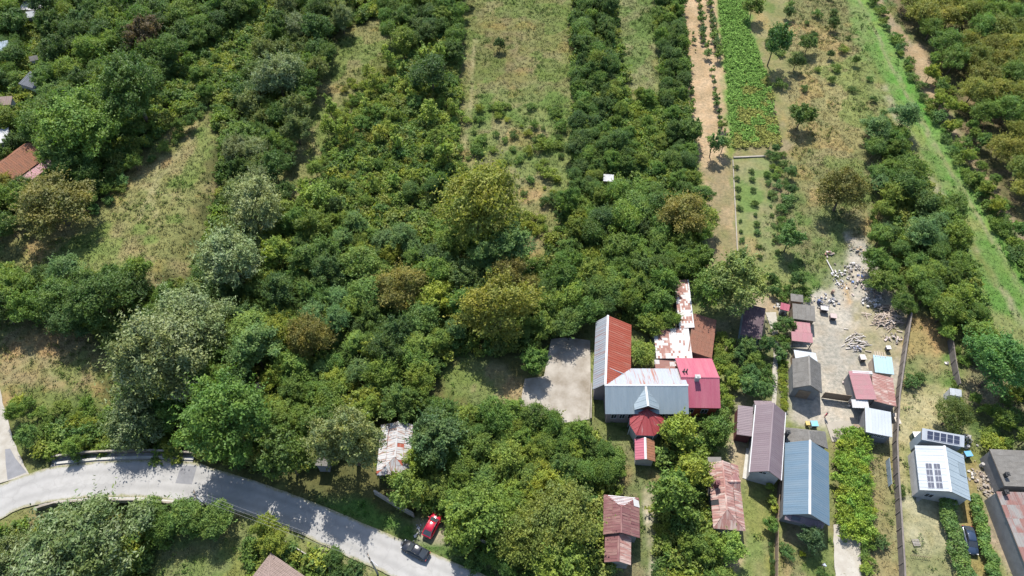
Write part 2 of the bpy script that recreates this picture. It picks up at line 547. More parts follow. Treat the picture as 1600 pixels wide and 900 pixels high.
# (pixel outline, colour, second colour, edge softness m, tuft density, tuft height)
ZONES = [
    # wood floor left and middle
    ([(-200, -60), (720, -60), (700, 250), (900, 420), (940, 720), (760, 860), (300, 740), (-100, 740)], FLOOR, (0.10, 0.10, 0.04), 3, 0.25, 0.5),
    ([(335, 150), (325, 260), (295, 410), (200, 445), (70, 425), (0, 405), (0, 340), (130, 320), (190, 280), (240, 230), (285, 180)], (0.205, 0.195, 0.078), (0.27, 0.215, 0.11), 3, 1.0, 0.55),
    ([(300, 60), (340, 90), (330, 190), (250, 230), (235, 120)], MEAD, STRAW, 3, 0.8, 0.5),
    ([(-60, 490), (130, 515), (175, 560), (160, 640), (60, 660), (0, 640), (-60, 640)], (0.20, 0.18, 0.075), (0.27, 0.20, 0.11), 2.5, 1.0, 0.55),
    ([(20, 600), (170, 600), (200, 700), (80, 715), (30, 700)], (0.11, 0.14, 0.045), MEAD, 3, 1.0, 0.6),
    ([(520, 60), (600, 20), (640, 90), (560, 210), (460, 320), (390, 400), (380, 340), (480, 180)], (0.23, 0.20, 0.095), DRYG, 3, 0.9, 0.5),
    ([(560, 100), (700, 40), (715, 240), (640, 330), (470, 400), (420, 360), (520, 220)], (0.13, 0.14, 0.04), (0.19, 0.175, 0.075), 3, 0.8, 0.5),
    ([(730, -60), (905, -60), (905, 130), (890, 250), (760, 270), (690, 250), (715, 100)], (0.205, 0.18, 0.085), (0.165, 0.165, 0.06), 3, 1.0, 0.5),
    ([(740, 40), (800, 20), (830, 130), (780, 170), (730, 120)], (0.20, 0.155, 0.085), (0.17, 0.15, 0.06), 5, 0.9, 0.4),
    ([(700, 60), (718, 60), (710, 170), (690, 170)], SOIL, STRAW, 1.2, 0.3, 0.3),
    ([(740, 130), (900, 130), (900, 280), (830, 330), (745, 280)], (0.15, 0.165, 0.06), (0.23, 0.20, 0.10), 3, 0.9, 0.5),
    ([(790, 300), (870, 290), (880, 380), (850, 450), (810, 400)], (0.26, 0.20, 0.11), DRYG, 2.5, 0.7, 0.4),
    ([(945, -60), (1035, -60), (1045, 70), (1030, 150), (960, 140)], (0.215, 0.20, 0.10), (0.15, 0.165, 0.065), 2.5, 1.0, 0.5),
    ([(980, 150), (1060, 150), (1085, 300), (1000, 300)], (0.12, 0.15, 0.045), MEAD, 3, 0.8, 0.5),
    ([(260.4, 215), (246.4, 250), (236.4, 300), (242.4, 350), (245.6, 350), (239.6, 300), (249.6, 250), (263.6, 215)], (0.34, 0.28, 0.16), (0.26, 0.22, 0.12), 0.5, 0.5, 0.2),
    ([(222, 290), (247, 302), (282, 310), (288, 310), (253, 302), (228, 290)], (0.34, 0.28, 0.16), (0.26, 0.22, 0.12), 0.5, 0.5, 0.2),
    ([(298.6, 215), (268.6, 250), (238.6, 300), (213.6, 345), (216.4, 345), (241.4, 300), (271.4, 250), (301.4, 215)], (0.34, 0.28, 0.16), (0.26, 0.22, 0.12), 0.5, 0.5, 0.2),
    ([(18, 520), (58, 560), (108, 620), (112, 620), (62, 560), (22, 520)], (0.34, 0.28, 0.16), (0.26, 0.22, 0.12), 0.5, 0.5, 0.2),
    ([(58, 505), (43, 560), (-2, 600), (2, 600), (47, 560), (62, 505)], (0.34, 0.28, 0.16), (0.26, 0.22, 0.12), 0.5, 0.5, 0.2),
    ([(740.4, 60), (733.4, 150), (726.4, 230), (729.6, 230), (736.6, 150), (743.6, 60)], (0.34, 0.28, 0.16), (0.26, 0.22, 0.12), 0.5, 0.5, 0.2),
    ([(1260.2, 180), (1288.2, 260), (1294.2, 300), (1297.8, 300), (1291.8, 260), (1263.8, 180)], (0.34, 0.28, 0.16), (0.26, 0.22, 0.12), 0.5, 0.5, 0.2),
    ([(1248.4, 20), (1260.4, 80), (1273.4, 150), (1276.6, 150), (1263.6, 80), (1251.6, 20)], (0.34, 0.28, 0.16), (0.26, 0.22, 0.12), 0.5, 0.5, 0.2),
    # bare orchard strip
    ([(1066, -60), (1118, -60), (1125, 100), (1138, 245), (1150, 330), (1152, 440), (1105, 430), (1098, 300), (1078, 180), (1066, 60)], SOIL, (0.30, 0.225, 0.14), 1.0, 0.10, 0.25),
    ([(1095, 250), (1145, 250), (1150, 430), (1105, 430)], (0.27, 0.20, 0.125), (0.20, 0.175, 0.085), 2.0, 0.4, 0.3),
    # bright crop strip
    ([(1114, -60), (1158, -60), (1175, 50), (1205, 130), (1226, 232), (1142, 236), (1132, 120)], (0.135, 0.235, 0.055), (0.115, 0.20, 0.05), 0.8, 0.4, 0.3),
    ([(1165, 110), (1200, 120), (1228, 234), (1140, 238), (1148, 180)], (0.20, 0.205, 0.05), (0.13, 0.19, 0.045), 2.0, 0.6, 0.4),
    ([(1150, 222), (1225, 222), (1225, 243), (1145, 246)], (0.22, 0.175, 0.10), DRYG, 1.0, 0.6, 0.4),
    # right field
    ([(1160, -60), (1318, -60), (1350, 110), (1420, 230), (1360, 420), (1290, 450), (1220, 400), (1215, 250), (1200, 110), (1170, 30)], (0.18, 0.17, 0.075), (0.25, 0.205, 0.105), 2.0, 1.0, 0.5),
    ([(1265, 60), (1345, 100), (1365, 210), (1300, 220), (1265, 140)], (0.285, 0.235, 0.115), (0.22, 0.19, 0.085), 4.0, 1.0, 0.5),
    ([(1180, 60), (1200, 60), (1240, 250), (1222, 250)], (0.25, 0.19, 0.12), DRYG, 1.0, 0.5, 0.3),
    ([(1215, 300), (1345, 330), (1345, 420), (1290, 460), (1225, 420)], (0.135, 0.165, 0.06), (0.19, 0.17, 0.085), 3.0, 1.0, 0.4),
    ([(1146, 248), (1212, 248), (1230, 405), (1158, 410)], (0.185, 0.20, 0.085), (0.23, 0.205, 0.11), 0.8, 0.8, 0.25),
    ([(1200, 280), (1222, 280), (1238, 400), (1222, 405)], (0.24, 0.185, 0.12), DRYG, 1.5, 0.5, 0.3),
    # green lane
    ([(1310, -60), (1345, -60), (1420, 90), (1510, 250), (1600, 400), (1700, 560), (1700, 640), (1600, 510), (1540, 470), (1470, 330), (1400, 190), (1335, 60)], (0.142, 0.205, 0.062), (0.175, 0.205, 0.08), 1.5, 0.9, 0.3),
    ([(1318, -60), (1336, -60), (1415, 110), (1505, 270), (1610, 440), (1610, 470), (1480, 270), (1390, 120)], (0.135, 0.235, 0.06), (0.15, 0.22, 0.065), 1.2, 0.7, 0.25),
    ([(1350, 80), (1356, 80), (1420, 200), (1500, 340), (1600, 500), (1600, 512), (1490, 350), (1405, 205)], (0.27, 0.235, 0.15), MEAD, 0.7, 0.4, 0.2),
    ([(1332, -20), (1336, -20), (1400, 110), (1490, 270), (1600, 450), (1600, 458), (1486, 276), (1396, 112)], (0.25, 0.22, 0.13), (0.19, 0.20, 0.09), 0.6, 0.4, 0.2),
    ([(1345, -60), (1372, -60), (1420, 60), (1470, 150), (1540, 280), (1610, 400), (1595, 400), (1500, 240), (1430, 110), (1375, 20)], (0.095, 0.13, 0.045), MEAD, 1.2, 0.8, 0.6),
    # orchard floor and its track
    ([(1362, -60), (1720, -60), (1720, 560), (1620, 440), (1545, 290), (1470, 140), (1400, 20)], (0.16, 0.125, 0.075), (0.10, 0.10, 0.045), 1.5, 0.3, 0.35),
    ([(1356, -20), (1366, -20), (1440, 90), (1500, 205), (1560, 300), (1620, 400), (1608, 400), (1545, 298), (1480, 200), (1415, 90)], (0.24, 0.205, 0.145), SOILB, 0.6, 0.1, 0.2),
    ([(1422, 70), (1440, 70), (1475, 150), (1470, 190), (1445, 150)], (0.33, 0.255, 0.165), SOILB, 1.2, 0.1, 0.2),
    # dirt yard
    ([(1237, 455), (1290, 452), (1330, 360), (1360, 380), (1375, 430), (1425, 485), (1405, 600), (1398, 690), (1350, 690), (1300, 680), (1290, 665), (1235, 665), (1232, 560)], (0.385, 0.36, 0.32), (0.30, 0.285, 0.255), 1.2, 0.05, 0.15),
    ([(1335, 470), (1420, 485), (1405, 560), (1340, 560)], (0.29, 0.26, 0.19), (0.22, 0.21, 0.12), 2.0, 0.2, 0.2),
    ([(1290, 400), (1325, 380), (1330, 440), (1295, 450)], (0.17, 0.18, 0.09), (0.27, 0.25, 0.18), 1.5, 0.5, 0.25),
    ([(1318, 445), (1330, 445), (1332, 475), (1320, 475)], (0.33, 0.235, 0.12), SOIL, 1.0, 0.05, 0.15),
    # plots to the right of the long wall
    ([(1424, 490), (1478, 495), (1480, 560), (1412, 560)], (0.34, 0.215, 0.11), (0.28, 0.21, 0.10), 1.5, 0.6, 0.5),
    ([(1412, 556), (1466, 556), (1468, 602), (1409, 605)], (0.165, 0.18, 0.075), (0.30, 0.225, 0.12), 1.0, 0.6, 0.4),
    ([(1466, 555), (1492, 540), (1495, 605), (1470, 610)], (0.135, 0.175, 0.06), (0.20, 0.19, 0.09), 0.8, 0.8, 0.25),
    ([(1402, 602), (1510, 602), (1500, 680), (1425, 690), (1425, 780), (1400, 780)], (0.39, 0.32, 0.20), (0.31, 0.265, 0.145), 1.5, 0.55, 0.35),
    ([(1500, 540), (1640, 640), (1640, 720), (1530, 720), (1505, 690)], (0.22, 0.175, 0.115), (0.13, 0.14, 0.06), 2.5, 0.7, 0.4),
    ([(1408, 770), (1490, 775), (1515, 910), (1560, 1000), (1412, 1000)], (0.385, 0.335, 0.235), (0.30, 0.26, 0.16), 1.5, 0.4, 0.2),
    ([(1415, 850), (1505, 855), (1515, 915), (1415, 915)], (0.31, 0.275, 0.18), (0.21, 0.20, 0.10), 2.0, 0.6, 0.3),
    ([(1503, 690), (1530, 700), (1530, 790), (1550, 905), (1500, 905), (1508, 780)], (0.265, 0.20, 0.095), (0.21, 0.185, 0.08), 1.0, 0.7, 0.2),
    ([(1525, 730), (1565, 740), (1600, 905), (1570, 905), (1540, 800)], (0.33, 0.28, 0.22), (0.24, 0.20, 0.14), 1.0, 0.2, 0.2),
    ([(1340, 690), (1405, 690), (1412, 910), (1350, 910)], (0.20, 0.18, 0.085), (0.26, 0.205, 0.11), 1.5, 0.68, 0.45),
    ([(1300, 680), (1345, 680), (1350, 830), (1300, 830)], (0.16, 0.15, 0.07), (0.25, 0.205, 0.12), 1.0, 0.4, 0.3),
    ([(1221, 800), (1300, 815), (1300, 910), (1216, 910)], (0.255, 0.20, 0.12), (0.17, 0.165, 0.07), 1.0, 0.8, 0.35),
    # lawn between ruin and brown house
    ([(1165, 745), (1215, 755), (1212, 910), (1140, 910), (1160, 840)], (0.16, 0.19, 0.065), (0.225, 0.20, 0.095), 0.8, 0.9, 0.18),
    ([(1145, 830), (1165, 820), (1168, 880), (1150, 905), (1135, 905)], (0.33, 0.275, 0.18), (0.25, 0.21, 0.12), 1.0, 0.2, 0.2),
    ([(1140, 680), (1175, 680), (1172, 740), (1150, 760)], (0.36, 0.31, 0.225), (0.29, 0.25, 0.17), 0.8, 0.1, 0.15),
    # gardens behind brown house
    ([(1150, 470), (1235, 470), (1232, 660), (1140, 640)], (0.25, 0.215, 0.145), (0.14, 0.145, 0.065), 1.5, 0.4, 0.3),
    ([(1112, 500), (1152, 490), (1150, 560), (1118, 560)], (0.23, 0.20, 0.12), (0.13, 0.14, 0.06), 1.2, 0.5, 0.3),
    ([(1170, 462), (1235, 462), (1225, 490), (1195, 490)], (0.36, 0.30, 0.22), SOILB, 1.0, 0.1, 0.2),
    # clearings in the south wood
    ([(685, 535), (755, 555), (820, 590), (815, 650), (740, 650), (690, 590)], (0.25, 0.205, 0.12), DRYG, 1.5, 0.7, 0.4),
    ([(640, 640), (960, 660), (1000, 760), (1100, 720), (1110, 905), (700, 905), (620, 780)], (0.105, 0.115, 0.045), (0.20, 0.165, 0.095), 3, 0.7, 0.5),
    ([(940, 730), (1010, 720), (1005, 770), (940, 770)], (0.23, 0.185, 0.10), (0.13, 0.15, 0.06), 1.5, 0.9, 0.45),
    ([(1000, 760), (1035, 760), (1060, 905), (1010, 905)], (0.21, 0.185, 0.09), (0.12, 0.14, 0.05), 1.0, 0.9, 0.45),
    ([(1006, 762), (1018, 762), (1021, 830), (1024, 905), (1014, 905), (1010, 830)], (0.40, 0.365, 0.30), (0.27, 0.25, 0.17), 0.9, 0.2, 0.2),
    # verges by the road
    ([(490, 770), (560, 780), (640, 820), (680, 850), (800, 900), (760, 905), (690, 870), (590, 825), (510, 795)], (0.13, 0.175, 0.06), (0.105, 0.14, 0.05), 0.8, 1.0, 0.35),
    ([(645, 815), (690, 820), (692, 850), (650, 845)], (0.40, 0.37, 0.31), (0.30, 0.27, 0.20), 0.8, 0.1, 0.15),
    ([(330, 795), (400, 808), (500, 849), (590, 892), (540, 905), (440, 840), (340, 805)], (0.155, 0.175, 0.065), (0.23, 0.20, 0.10), 0.7, 1.0, 0.3),
    ([(500, 850), (560, 878), (590, 895), (550, 910), (495, 862)], (0.37, 0.33, 0.25), MEAD, 0.8, 0.2, 0.2),
    ([(200, 850), (350, 830), (560, 880), (620, 960), (150, 960)], (0.145, 0.175, 0.06), (0.215, 0.195, 0.10), 2.5, 1.0, 0.45),
    ([(-20, 815), (60, 790), (85, 800), (30, 850), (-20, 860)], (0.24, 0.185, 0.10), DRYG, 1.2, 0.8, 0.3),
]
GT = (0.575, 0.63, 0.61)
GS = (0.67, 0.655, 0.65)
_ZP = [(gpoly(z[0]), tuple(v * k for v, k in zip(z[1], GT if z[4] > 0.35 else GS)), tuple(v * k for v, k in zip(z[2], GT if z[4] > 0.35 else GS))) + z[3:] for z in ZONES]


def zone_at(X, Y):
    n = len(X)
    C = np.tile(np.array((0.11, 0.125, 0.048)), (n, 1))
    D = np.full(n, 0.5)
    Hh = np.full(n, 0.4)
    P0 = np.stack([X, Y], 1)
    jit = np.stack([vnoise(X, Y, 3.1, 11) - .5 + 0.6 * (vnoise(X, Y, 1.1, 12) - .5), vnoise(X, Y, 3.1, 13) - .5 + 0.6 * (vnoise(X, Y, 1.1, 14) - .5)], 1)
    mixn = np.clip((vnoise(X, Y, 7.0, 21) * 0.5 + vnoise(X, Y, 2.3, 22) * 0.5 - 0.35) / 0.3, 0, 1)
    pg = 0.62 * vnoise(X, Y, 9.0, 41) + 0.38 * vnoise(X, Y, 3.4, 42)
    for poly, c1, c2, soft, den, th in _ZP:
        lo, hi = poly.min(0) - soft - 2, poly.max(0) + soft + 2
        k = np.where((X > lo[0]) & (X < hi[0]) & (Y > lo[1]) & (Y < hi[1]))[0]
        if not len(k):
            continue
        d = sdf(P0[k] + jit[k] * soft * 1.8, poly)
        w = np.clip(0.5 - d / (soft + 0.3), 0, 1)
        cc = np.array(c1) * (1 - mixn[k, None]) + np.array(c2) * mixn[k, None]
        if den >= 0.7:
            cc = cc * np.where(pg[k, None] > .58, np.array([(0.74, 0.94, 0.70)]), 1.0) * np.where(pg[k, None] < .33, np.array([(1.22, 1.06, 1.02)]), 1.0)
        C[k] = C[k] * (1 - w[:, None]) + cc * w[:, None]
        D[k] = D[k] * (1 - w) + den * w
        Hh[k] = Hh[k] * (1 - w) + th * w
    return C, D, Hh


def build_ground():
    step = 0.8
    xs = np.concatenate([[-2500, -900, -420], np.arange(-190, 190.1, step), [420, 900, 2500]])
    ys = np.concatenate([[-2500, -900, -300, -80], np.arange(-6, 250, step), [330, 700, 1500, 3500]])
    GX, GY = np.meshgrid(xs, ys)
    X, Y = GX.ravel(), GY.ravel()
    Z = hgt(X, Y)
    far = (np.abs(X) > 200) | (Y > 255) | (Y < -10)
    Z[far] = -0.2
    C, D, Hh = zone_at(X, Y)
    nx, ny = len(xs), len(ys)
    i = np.arange(ny - 1)[:, None] * nx + np.arange(nx - 1)[None, :]
    i = i.ravel()
    Q = np.stack([i, i + 1, i + nx + 1, i + nx], 1)
    me = np_mesh("ground", np.stack([X, Y, Z], 1), Q, {"col": ('FLOAT_COLOR', np.concatenate([C, np.ones((len(C), 1))], 1))}, smooth=True)
    tag(link("ground", me, mat=M['ground']), kind='structure')


build_ground()


def sheet(name, px, z, mat, kind='structure', parent=None):
    P = [at(x, y) for x, y in px]
    me = bpy.data.meshes.new(name)
    me.from_pydata([(p.x, p.y, z) for p in P], [], [tuple(range(len(P)))])
    me.update()
    if me.polygons[0].normal.z < 0:
        me.flip_normals()
    o = link(name, me, parent, mat)
    if kind:
        tag(o, kind=kind)
    return o


def strip(name, up, lo, z, mat, jit=0.0, seed=1, parent=None, z0=None):
    """long ribbon between two pixel polylines with the same number of points, finely divided"""
    rg = random.Random(seed)
    A, B_ = [at(*p) for p in up], [at(*p) for p in lo]

    def dense(L):
        out = []
        n = len(L)
        for i in range(n - 1):
            p0, p1, p2, p3 = L[max(i - 1, 0)], L[i], L[i + 1], L[min(i + 2, n - 1)]
            for k in range(6):
                t = k / 6
                out.append(0.5 * ((2 * p1) + (p2 - p0) * t + (2 * p0 - 5 * p1 + 4 * p2 - p3) * t * t + (3 * p1 - p0 - 3 * p2 + p3) * t ** 3))
        return out + [L[-1]]
    A, B_ = dense(A), dense(B_)
    V, Fc = [], []
    for a, b in zip(A, B_):
        a = a + Vector((rg.uniform(-jit, jit), rg.uniform(-jit, jit), 0))
        b = b + Vector((rg.uniform(-jit, jit), rg.uniform(-jit, jit), 0))
        V += [(a.x, a.y, z), (b.x, b.y, z)]
    n = len(A)
    for i in range(n - 1):
        Fc.append((2 * i, 2 * i + 1, 2 * i + 3, 2 * i + 2))
    if z0 is not None:
        m = len(V)
        V += [(x, y, z0) for x, y, _ in V]
        for i in range(n - 1):
            Fc += [(2 * i, 2 * i + 2, m + 2 * i + 2, m + 2 * i), (2 * i + 1, m + 2 * i + 1, m + 2 * i + 3, 2 * i + 3)]
        Fc += [(0, m, m + 1, 1), (2 * n - 2, 2 * n - 1, m + 2 * n - 1, m + 2 * n - 2)]
    me = bpy.data.meshes.new(name)
    me.from_pydata(V, [], Fc)
    me.update()
    aa = me.attributes.new("across", 'FLOAT', 'POINT')
    aa.data.foreach_set("value", np.array([i % 2 for i in range(len(V))], np.float32))
    return link(name, me, parent, mat)


tag(strip("road", ROAD_UP, ROAD_LO, 0.03, M['road'], 0.04), kind='structure')
tag(strip("gravel_lane", [(-40, 600), (-40, 650), (-30, 700), (-25, 735), (-30, 765)], [(-8, 560), (3, 620), (14, 665), (27, 705), (46, 742)], 0.02, M['gravel'], 0.15, 2), kind='structure')
sheet("road_patch", [(283, 728), (308, 728), (300, 757), (274, 755)], 0.036, M['asphalt_dark'])
sheet("lane_asphalt_apron", [(8, 702), (16, 701), (24, 716), (42, 738), (12, 750), (9, 725)], 0.026, M['asphalt_dark'])
sheet("concrete_yard", [(861, 530), (885, 527), (922, 532), (923, 595), (921, 655), (880, 662), (809, 652), (820, 592), (850, 588)], 0.02, M['concrete'])
strip("garden_path", [(1196, 488), (1208, 530), (1207, 580), (1206, 640)], [(1213, 488), (1216, 530), (1215, 580), (1212, 640)], 0.015, M['path'], 0.06, 3)["kind"] = 'structure'
strip("garage_drive", [(1302, 820), (1303, 860), (1306, 910)], [(1347, 815), (1345, 860), (1346, 910)], 0.015, M['path'], 0.08, 5)["kind"] = 'structure'
sheet("house_path", [(1424, 690), (1436, 688), (1440, 780), (1432, 785)], 0.015, M['path'])
sheet("white_porch_slab", [(1166, 700), (1175, 702), (1171, 750), (1160, 747)], 0.05, M['kerb'])
sheet("yard_paving", [(1290, 660), (1350, 655), (1352, 690), (1300, 690)], 0.012, M['dirt'])

# ------------------------------------------------------------------ buildings
def base_of(pts):
    return Vector((sum(p.x for p in pts) / len(pts), sum(p.y for p in pts) / len(pts), 0.0))


class Bld:
    def __init__(s, name, label, cat, base, group=None):
        s.base = Vector((base[0], base[1], 0))
        s.root = tag(empty(name, s.base), label, cat, group)

    def loc(s, p):
        return Vector(p) - s.base

    def walls(s, pts, ztops, mat, name="wall", z0=-0.4):
        mb = MB().prism([s.loc((p[0], p[1], 0)) for p in pts], z0, ztops)
        return mb.build(name, mat, s.root)

    def part(s, name, mb, mat, parent=None, color=None):
        mb.v = [tuple(Vector(v) - s.base) for v in mb.v]
        return mb.build(name, mat, parent or s.root, color)

    def window(s, a, b, z0, z1, n, mat_frame=None, parent=None):
        """a,b: wall ends of the window (world xy), n: outward normal"""
        a, b, n = Vector((*a[:2], 0)), Vector((*b[:2], 0)), Vector((*n[:2], 0)).normalized()
        f = MB()
        t = 0.07
        d = (b - a).normalized()
        L = (b - a).length
        rz = math.atan2(d.y, d.x)
        for k, (u, zz, w, h) in enumerate(((L / 2, z0, L + t, t), (L / 2, z1, L + t, t), (0, (z0 + z1) / 2, t, z1 - z0 - t - 0.002), (L, (z0 + z1) / 2, t, z1 - z0 - t - 0.002), (L / 2, (z0 + z1) / 2, t * .7, z1 - z0 - t - 0.002))):
            c = a + d * u + n * 0.02
            f.box((c.x, c.y, zz), (w, 0.08, h), rz)
        fr = s.part("window", f, mat_frame or M['r_pale'], parent)
        c = a + d * (L / 2) - n * 0.0
        p = MB().box((c.x, c.y, (z0 + z1) / 2), (L, 0.03, z1 - z0), rz)
        s.part("pane", p, M['glass'], fr)
        return fr

    def slope(s, poly, mat, w=1.1, ribs=3, thick=0.10, name="roof", pname="roof_panel", colors=None, under=None, tiles=None, seed=0, gap=0.012, rise=0.035, drop=None, thr=0.42, wob=1.0):
        """planar roof slope: a deck with separate sheets laid side by side up the slope"""
        P = [Vector(p) for p in poly]
        nrm = Vector((0, 0, 0))
        for i in range(len(P)):
            nrm += P[i].cross(P[(i + 1) % len(P)])
        nrm.normalize()
        if nrm.z < 0:
            P.reverse()
            nrm = -nrm
        e = Vector((0, 0, 1)).cross(nrm)
        e = e.normalized() if e.length > 1e-4 else Vector((1, 0, 0))
        u = nrm.cross(e)
        deck = s.part(name, MB().slab([tuple(p - nrm * 0.02) for p in P], thick), under or M['wood'])
        O = P[0]
        q = [((p - O).dot(e), (p - O).dot(u)) for p in P]
        a0, a1 = min(x for x, _ in q), max(x for x, _ in q)
        b0, b1 = min(y for _, y in q), max(y for _, y in q)
        na = max(1, round((a1 - a0) / w))
        wa = (a1 - a0) / na
        nb = 1 if not tiles else max(1, round((b1 - b0) / tiles))
        hb = (b1 - b0) / nb
        rg = random.Random(seed + int(abs(O.x * 13 + O.y * 7)))
        cache = {}

        def clip(pl, ax, val, keep_ge):
            out = []
            for i in range(len(pl)):
                A, B_ = pl[i], pl[(i + 1) % len(pl)]
                ia = (A[ax] >= val) == keep_ge or abs(A[ax] - val) < 1e-9
                ib = (B_[ax] >= val) == keep_ge or abs(B_[ax] - val) < 1e-9
                if ia:
                    out.append(A)
                if ia != ib:
                    t = (val - A[ax]) / (B_[ax] - A[ax])
                    out.append((A[0] + t * (B_[0] - A[0]), A[1] + t * (B_[1] - A[1])))
            return out
        for i in range(na):
            for j in range(nb):
                x0, x1 = a0 + i * wa, a0 + (i + 1) * wa
                y0, y1 = b0 + j * hb, b0 + (j + 1) * hb
                if drop and rg.random() < drop:
                    continue
                c = clip(clip(q, 0, x0, True), 0, x1, False)
                if tiles and len(c) >= 3:
                    c = clip(clip(c, 1, y0, True), 1, y1, False)
                if len(c) < 3:
                    continue
                cl = []
                for p in c:
                    p = (round(p[0] - x0, 3), round(p[1] - y0, 3))
                    if not cl or (abs(p[0] - cl[-1][0]) + abs(p[1] - cl[-1][1]) > 0.004):
                        cl.append(p)
                if len(cl) > 2 and abs(cl[0][0] - cl[-1][0]) + abs(cl[0][1] - cl[-1][1]) < 0.004:
                    cl.pop()
                if len(cl) < 3:
                    continue
                ar = abs(sum(cl[k][0] * cl[(k + 1) % len(cl)][1] - cl[(k + 1) % len(cl)][0] * cl[k][1] for k in range(len(cl)))) / 2
                if ar < 0.03:
                    continue
                key = tuple(cl)
                if key not in cache:
                    mb = MB()
                    cx, cy = sum(p[0] for p in cl) / len(cl), sum(p[1] for p in cl) / len(cl)
                    ins = [(cx + (p[0] - cx) * (1 - gap / max(.2, wa)), cy + (p[1] - cy) * (1 - (gap / max(.2, hb) if tiles else 0))) for p in cl]
                    n = len(ins)
                    vs_ = [(p[0], p[1], -0.008) for p in ins] + [(p[0], p[1], 0.014) for p in ins]
                    fs = [tuple(range(n, 2 * n))] + [(k, (k + 1) % n, n + (k + 1) % n, n + k) for k in range(n)]
                    mb.add(vs_, fs)
                    for r_ in range(ribs):
                        xr = wa * (r_ + 0.5) / ribs
                        yy = []
                        for k in range(n):
                            A, B_ = ins[k], ins[(k + 1) % n]
                            if (A[0] - xr) * (B_[0] - xr) < 0:
                                yy.append(A[1] + (xr - A[0]) / (B_[0] - A[0]) * (B_[1] - A[1]))
                        if len(yy) >= 2 and max(yy) - min(yy) > 0.1:
                            ya, yb = min(yy) + 0.01, max(yy) - 0.01
                            wd = min(0.045, wa / ribs * 0.22)
                            vs_ = [(xr - wd * 1.6, ya, .0141), (xr + wd * 1.6, ya, .0141), (xr + wd * 1.6, yb, .0141), (xr - wd * 1.6, yb, .0141), (xr - wd, ya, .014 + rise), (xr + wd, ya, .014 + rise), (xr + wd, yb, .014 + rise), (xr - wd, yb, .014 + rise)]
                            mb.add(vs_, [(4, 5, 6, 7), (0, 1, 5, 4), (1, 2, 6, 5), (2, 3, 7, 6), (3, 0, 4, 7)])
                    me = mb.mesh(pname)
                    me.materials.append(mat)
                    cache[key] = me
                o = bpy.data.objects.new(pname, cache[key])
                COL.objects.link(o)
                o.parent = deck
                loose = rg.uniform(0.0, 0.018)
                org = O + e * x0 + u * y0 + nrm * (0.004 + loose) - s.base
                m = Matrix(((e.x, u.x, nrm.x, org.x), (e.y, u.y, nrm.y, org.y), (e.z, u.z, nrm.z, org.z), (0, 0, 0, 1)))
                if tiles or drop:
                    m = m @ Matrix.Rotation(rg.uniform(-.012, .012) * wob, 4, 'Z') @ Matrix.Rotation(rg.uniform(0, .03) * wob, 4, 'X') @ Matrix.Rotation(rg.uniform(-.01, .01) * (wob - 1), 4, 'Y')
                o.matrix_local = m
                if colors:
                    wv = float(vnoise(org.x + s.base.x, org.y + s.base.y, 1.3, 8)) + rg.uniform(-.22, .22)
                    o.color = (*(colors[0] if wv > thr else rg.choice(colors[5:])), 1)
        return deck

    def ridge(s, a, b, mat=None, r=0.12, name="ridge_cap"):
        a, b = Vector(a), Vector(b)
        d = (b - a)
        x = d.cross(Vector((0, 0, 1))).normalized()
        z = x.cross(d).normalized()
        mb = MB()
        prof = [(-r * 1.6, -0.02), (-r * .8, 0.07), (0, 0.10), (r * .8, 0.07), (r * 1.6, -0.02), (0, -0.03)]
        mb.loft([[p + x * u + z * w for u, w in prof] for p in (a, b)])
        return s.part(name, mb, mat or M['ridge'])

    def chimney(s, p, zt, size=(0.6, 0.6), rz=0, mat=None, zb=2.5, name="chimney"):
        mb = MB().box((p[0], p[1], (zb + zt) / 2), (size[0], size[1], zt - zb), rz)
        mb.box((p[0], p[1], zt + 0.06), (size[0] + .16, size[1] + .16, 0.12), rz)
        mb.box((p[0], p[1], zt + 0.16), (size[0] * .55, size[1] * .55, 0.18), rz)
        return s.part(name, mb, mat or M['w_grey'])


def xy(v, z):
    return Vector((v.x, v.y, z))


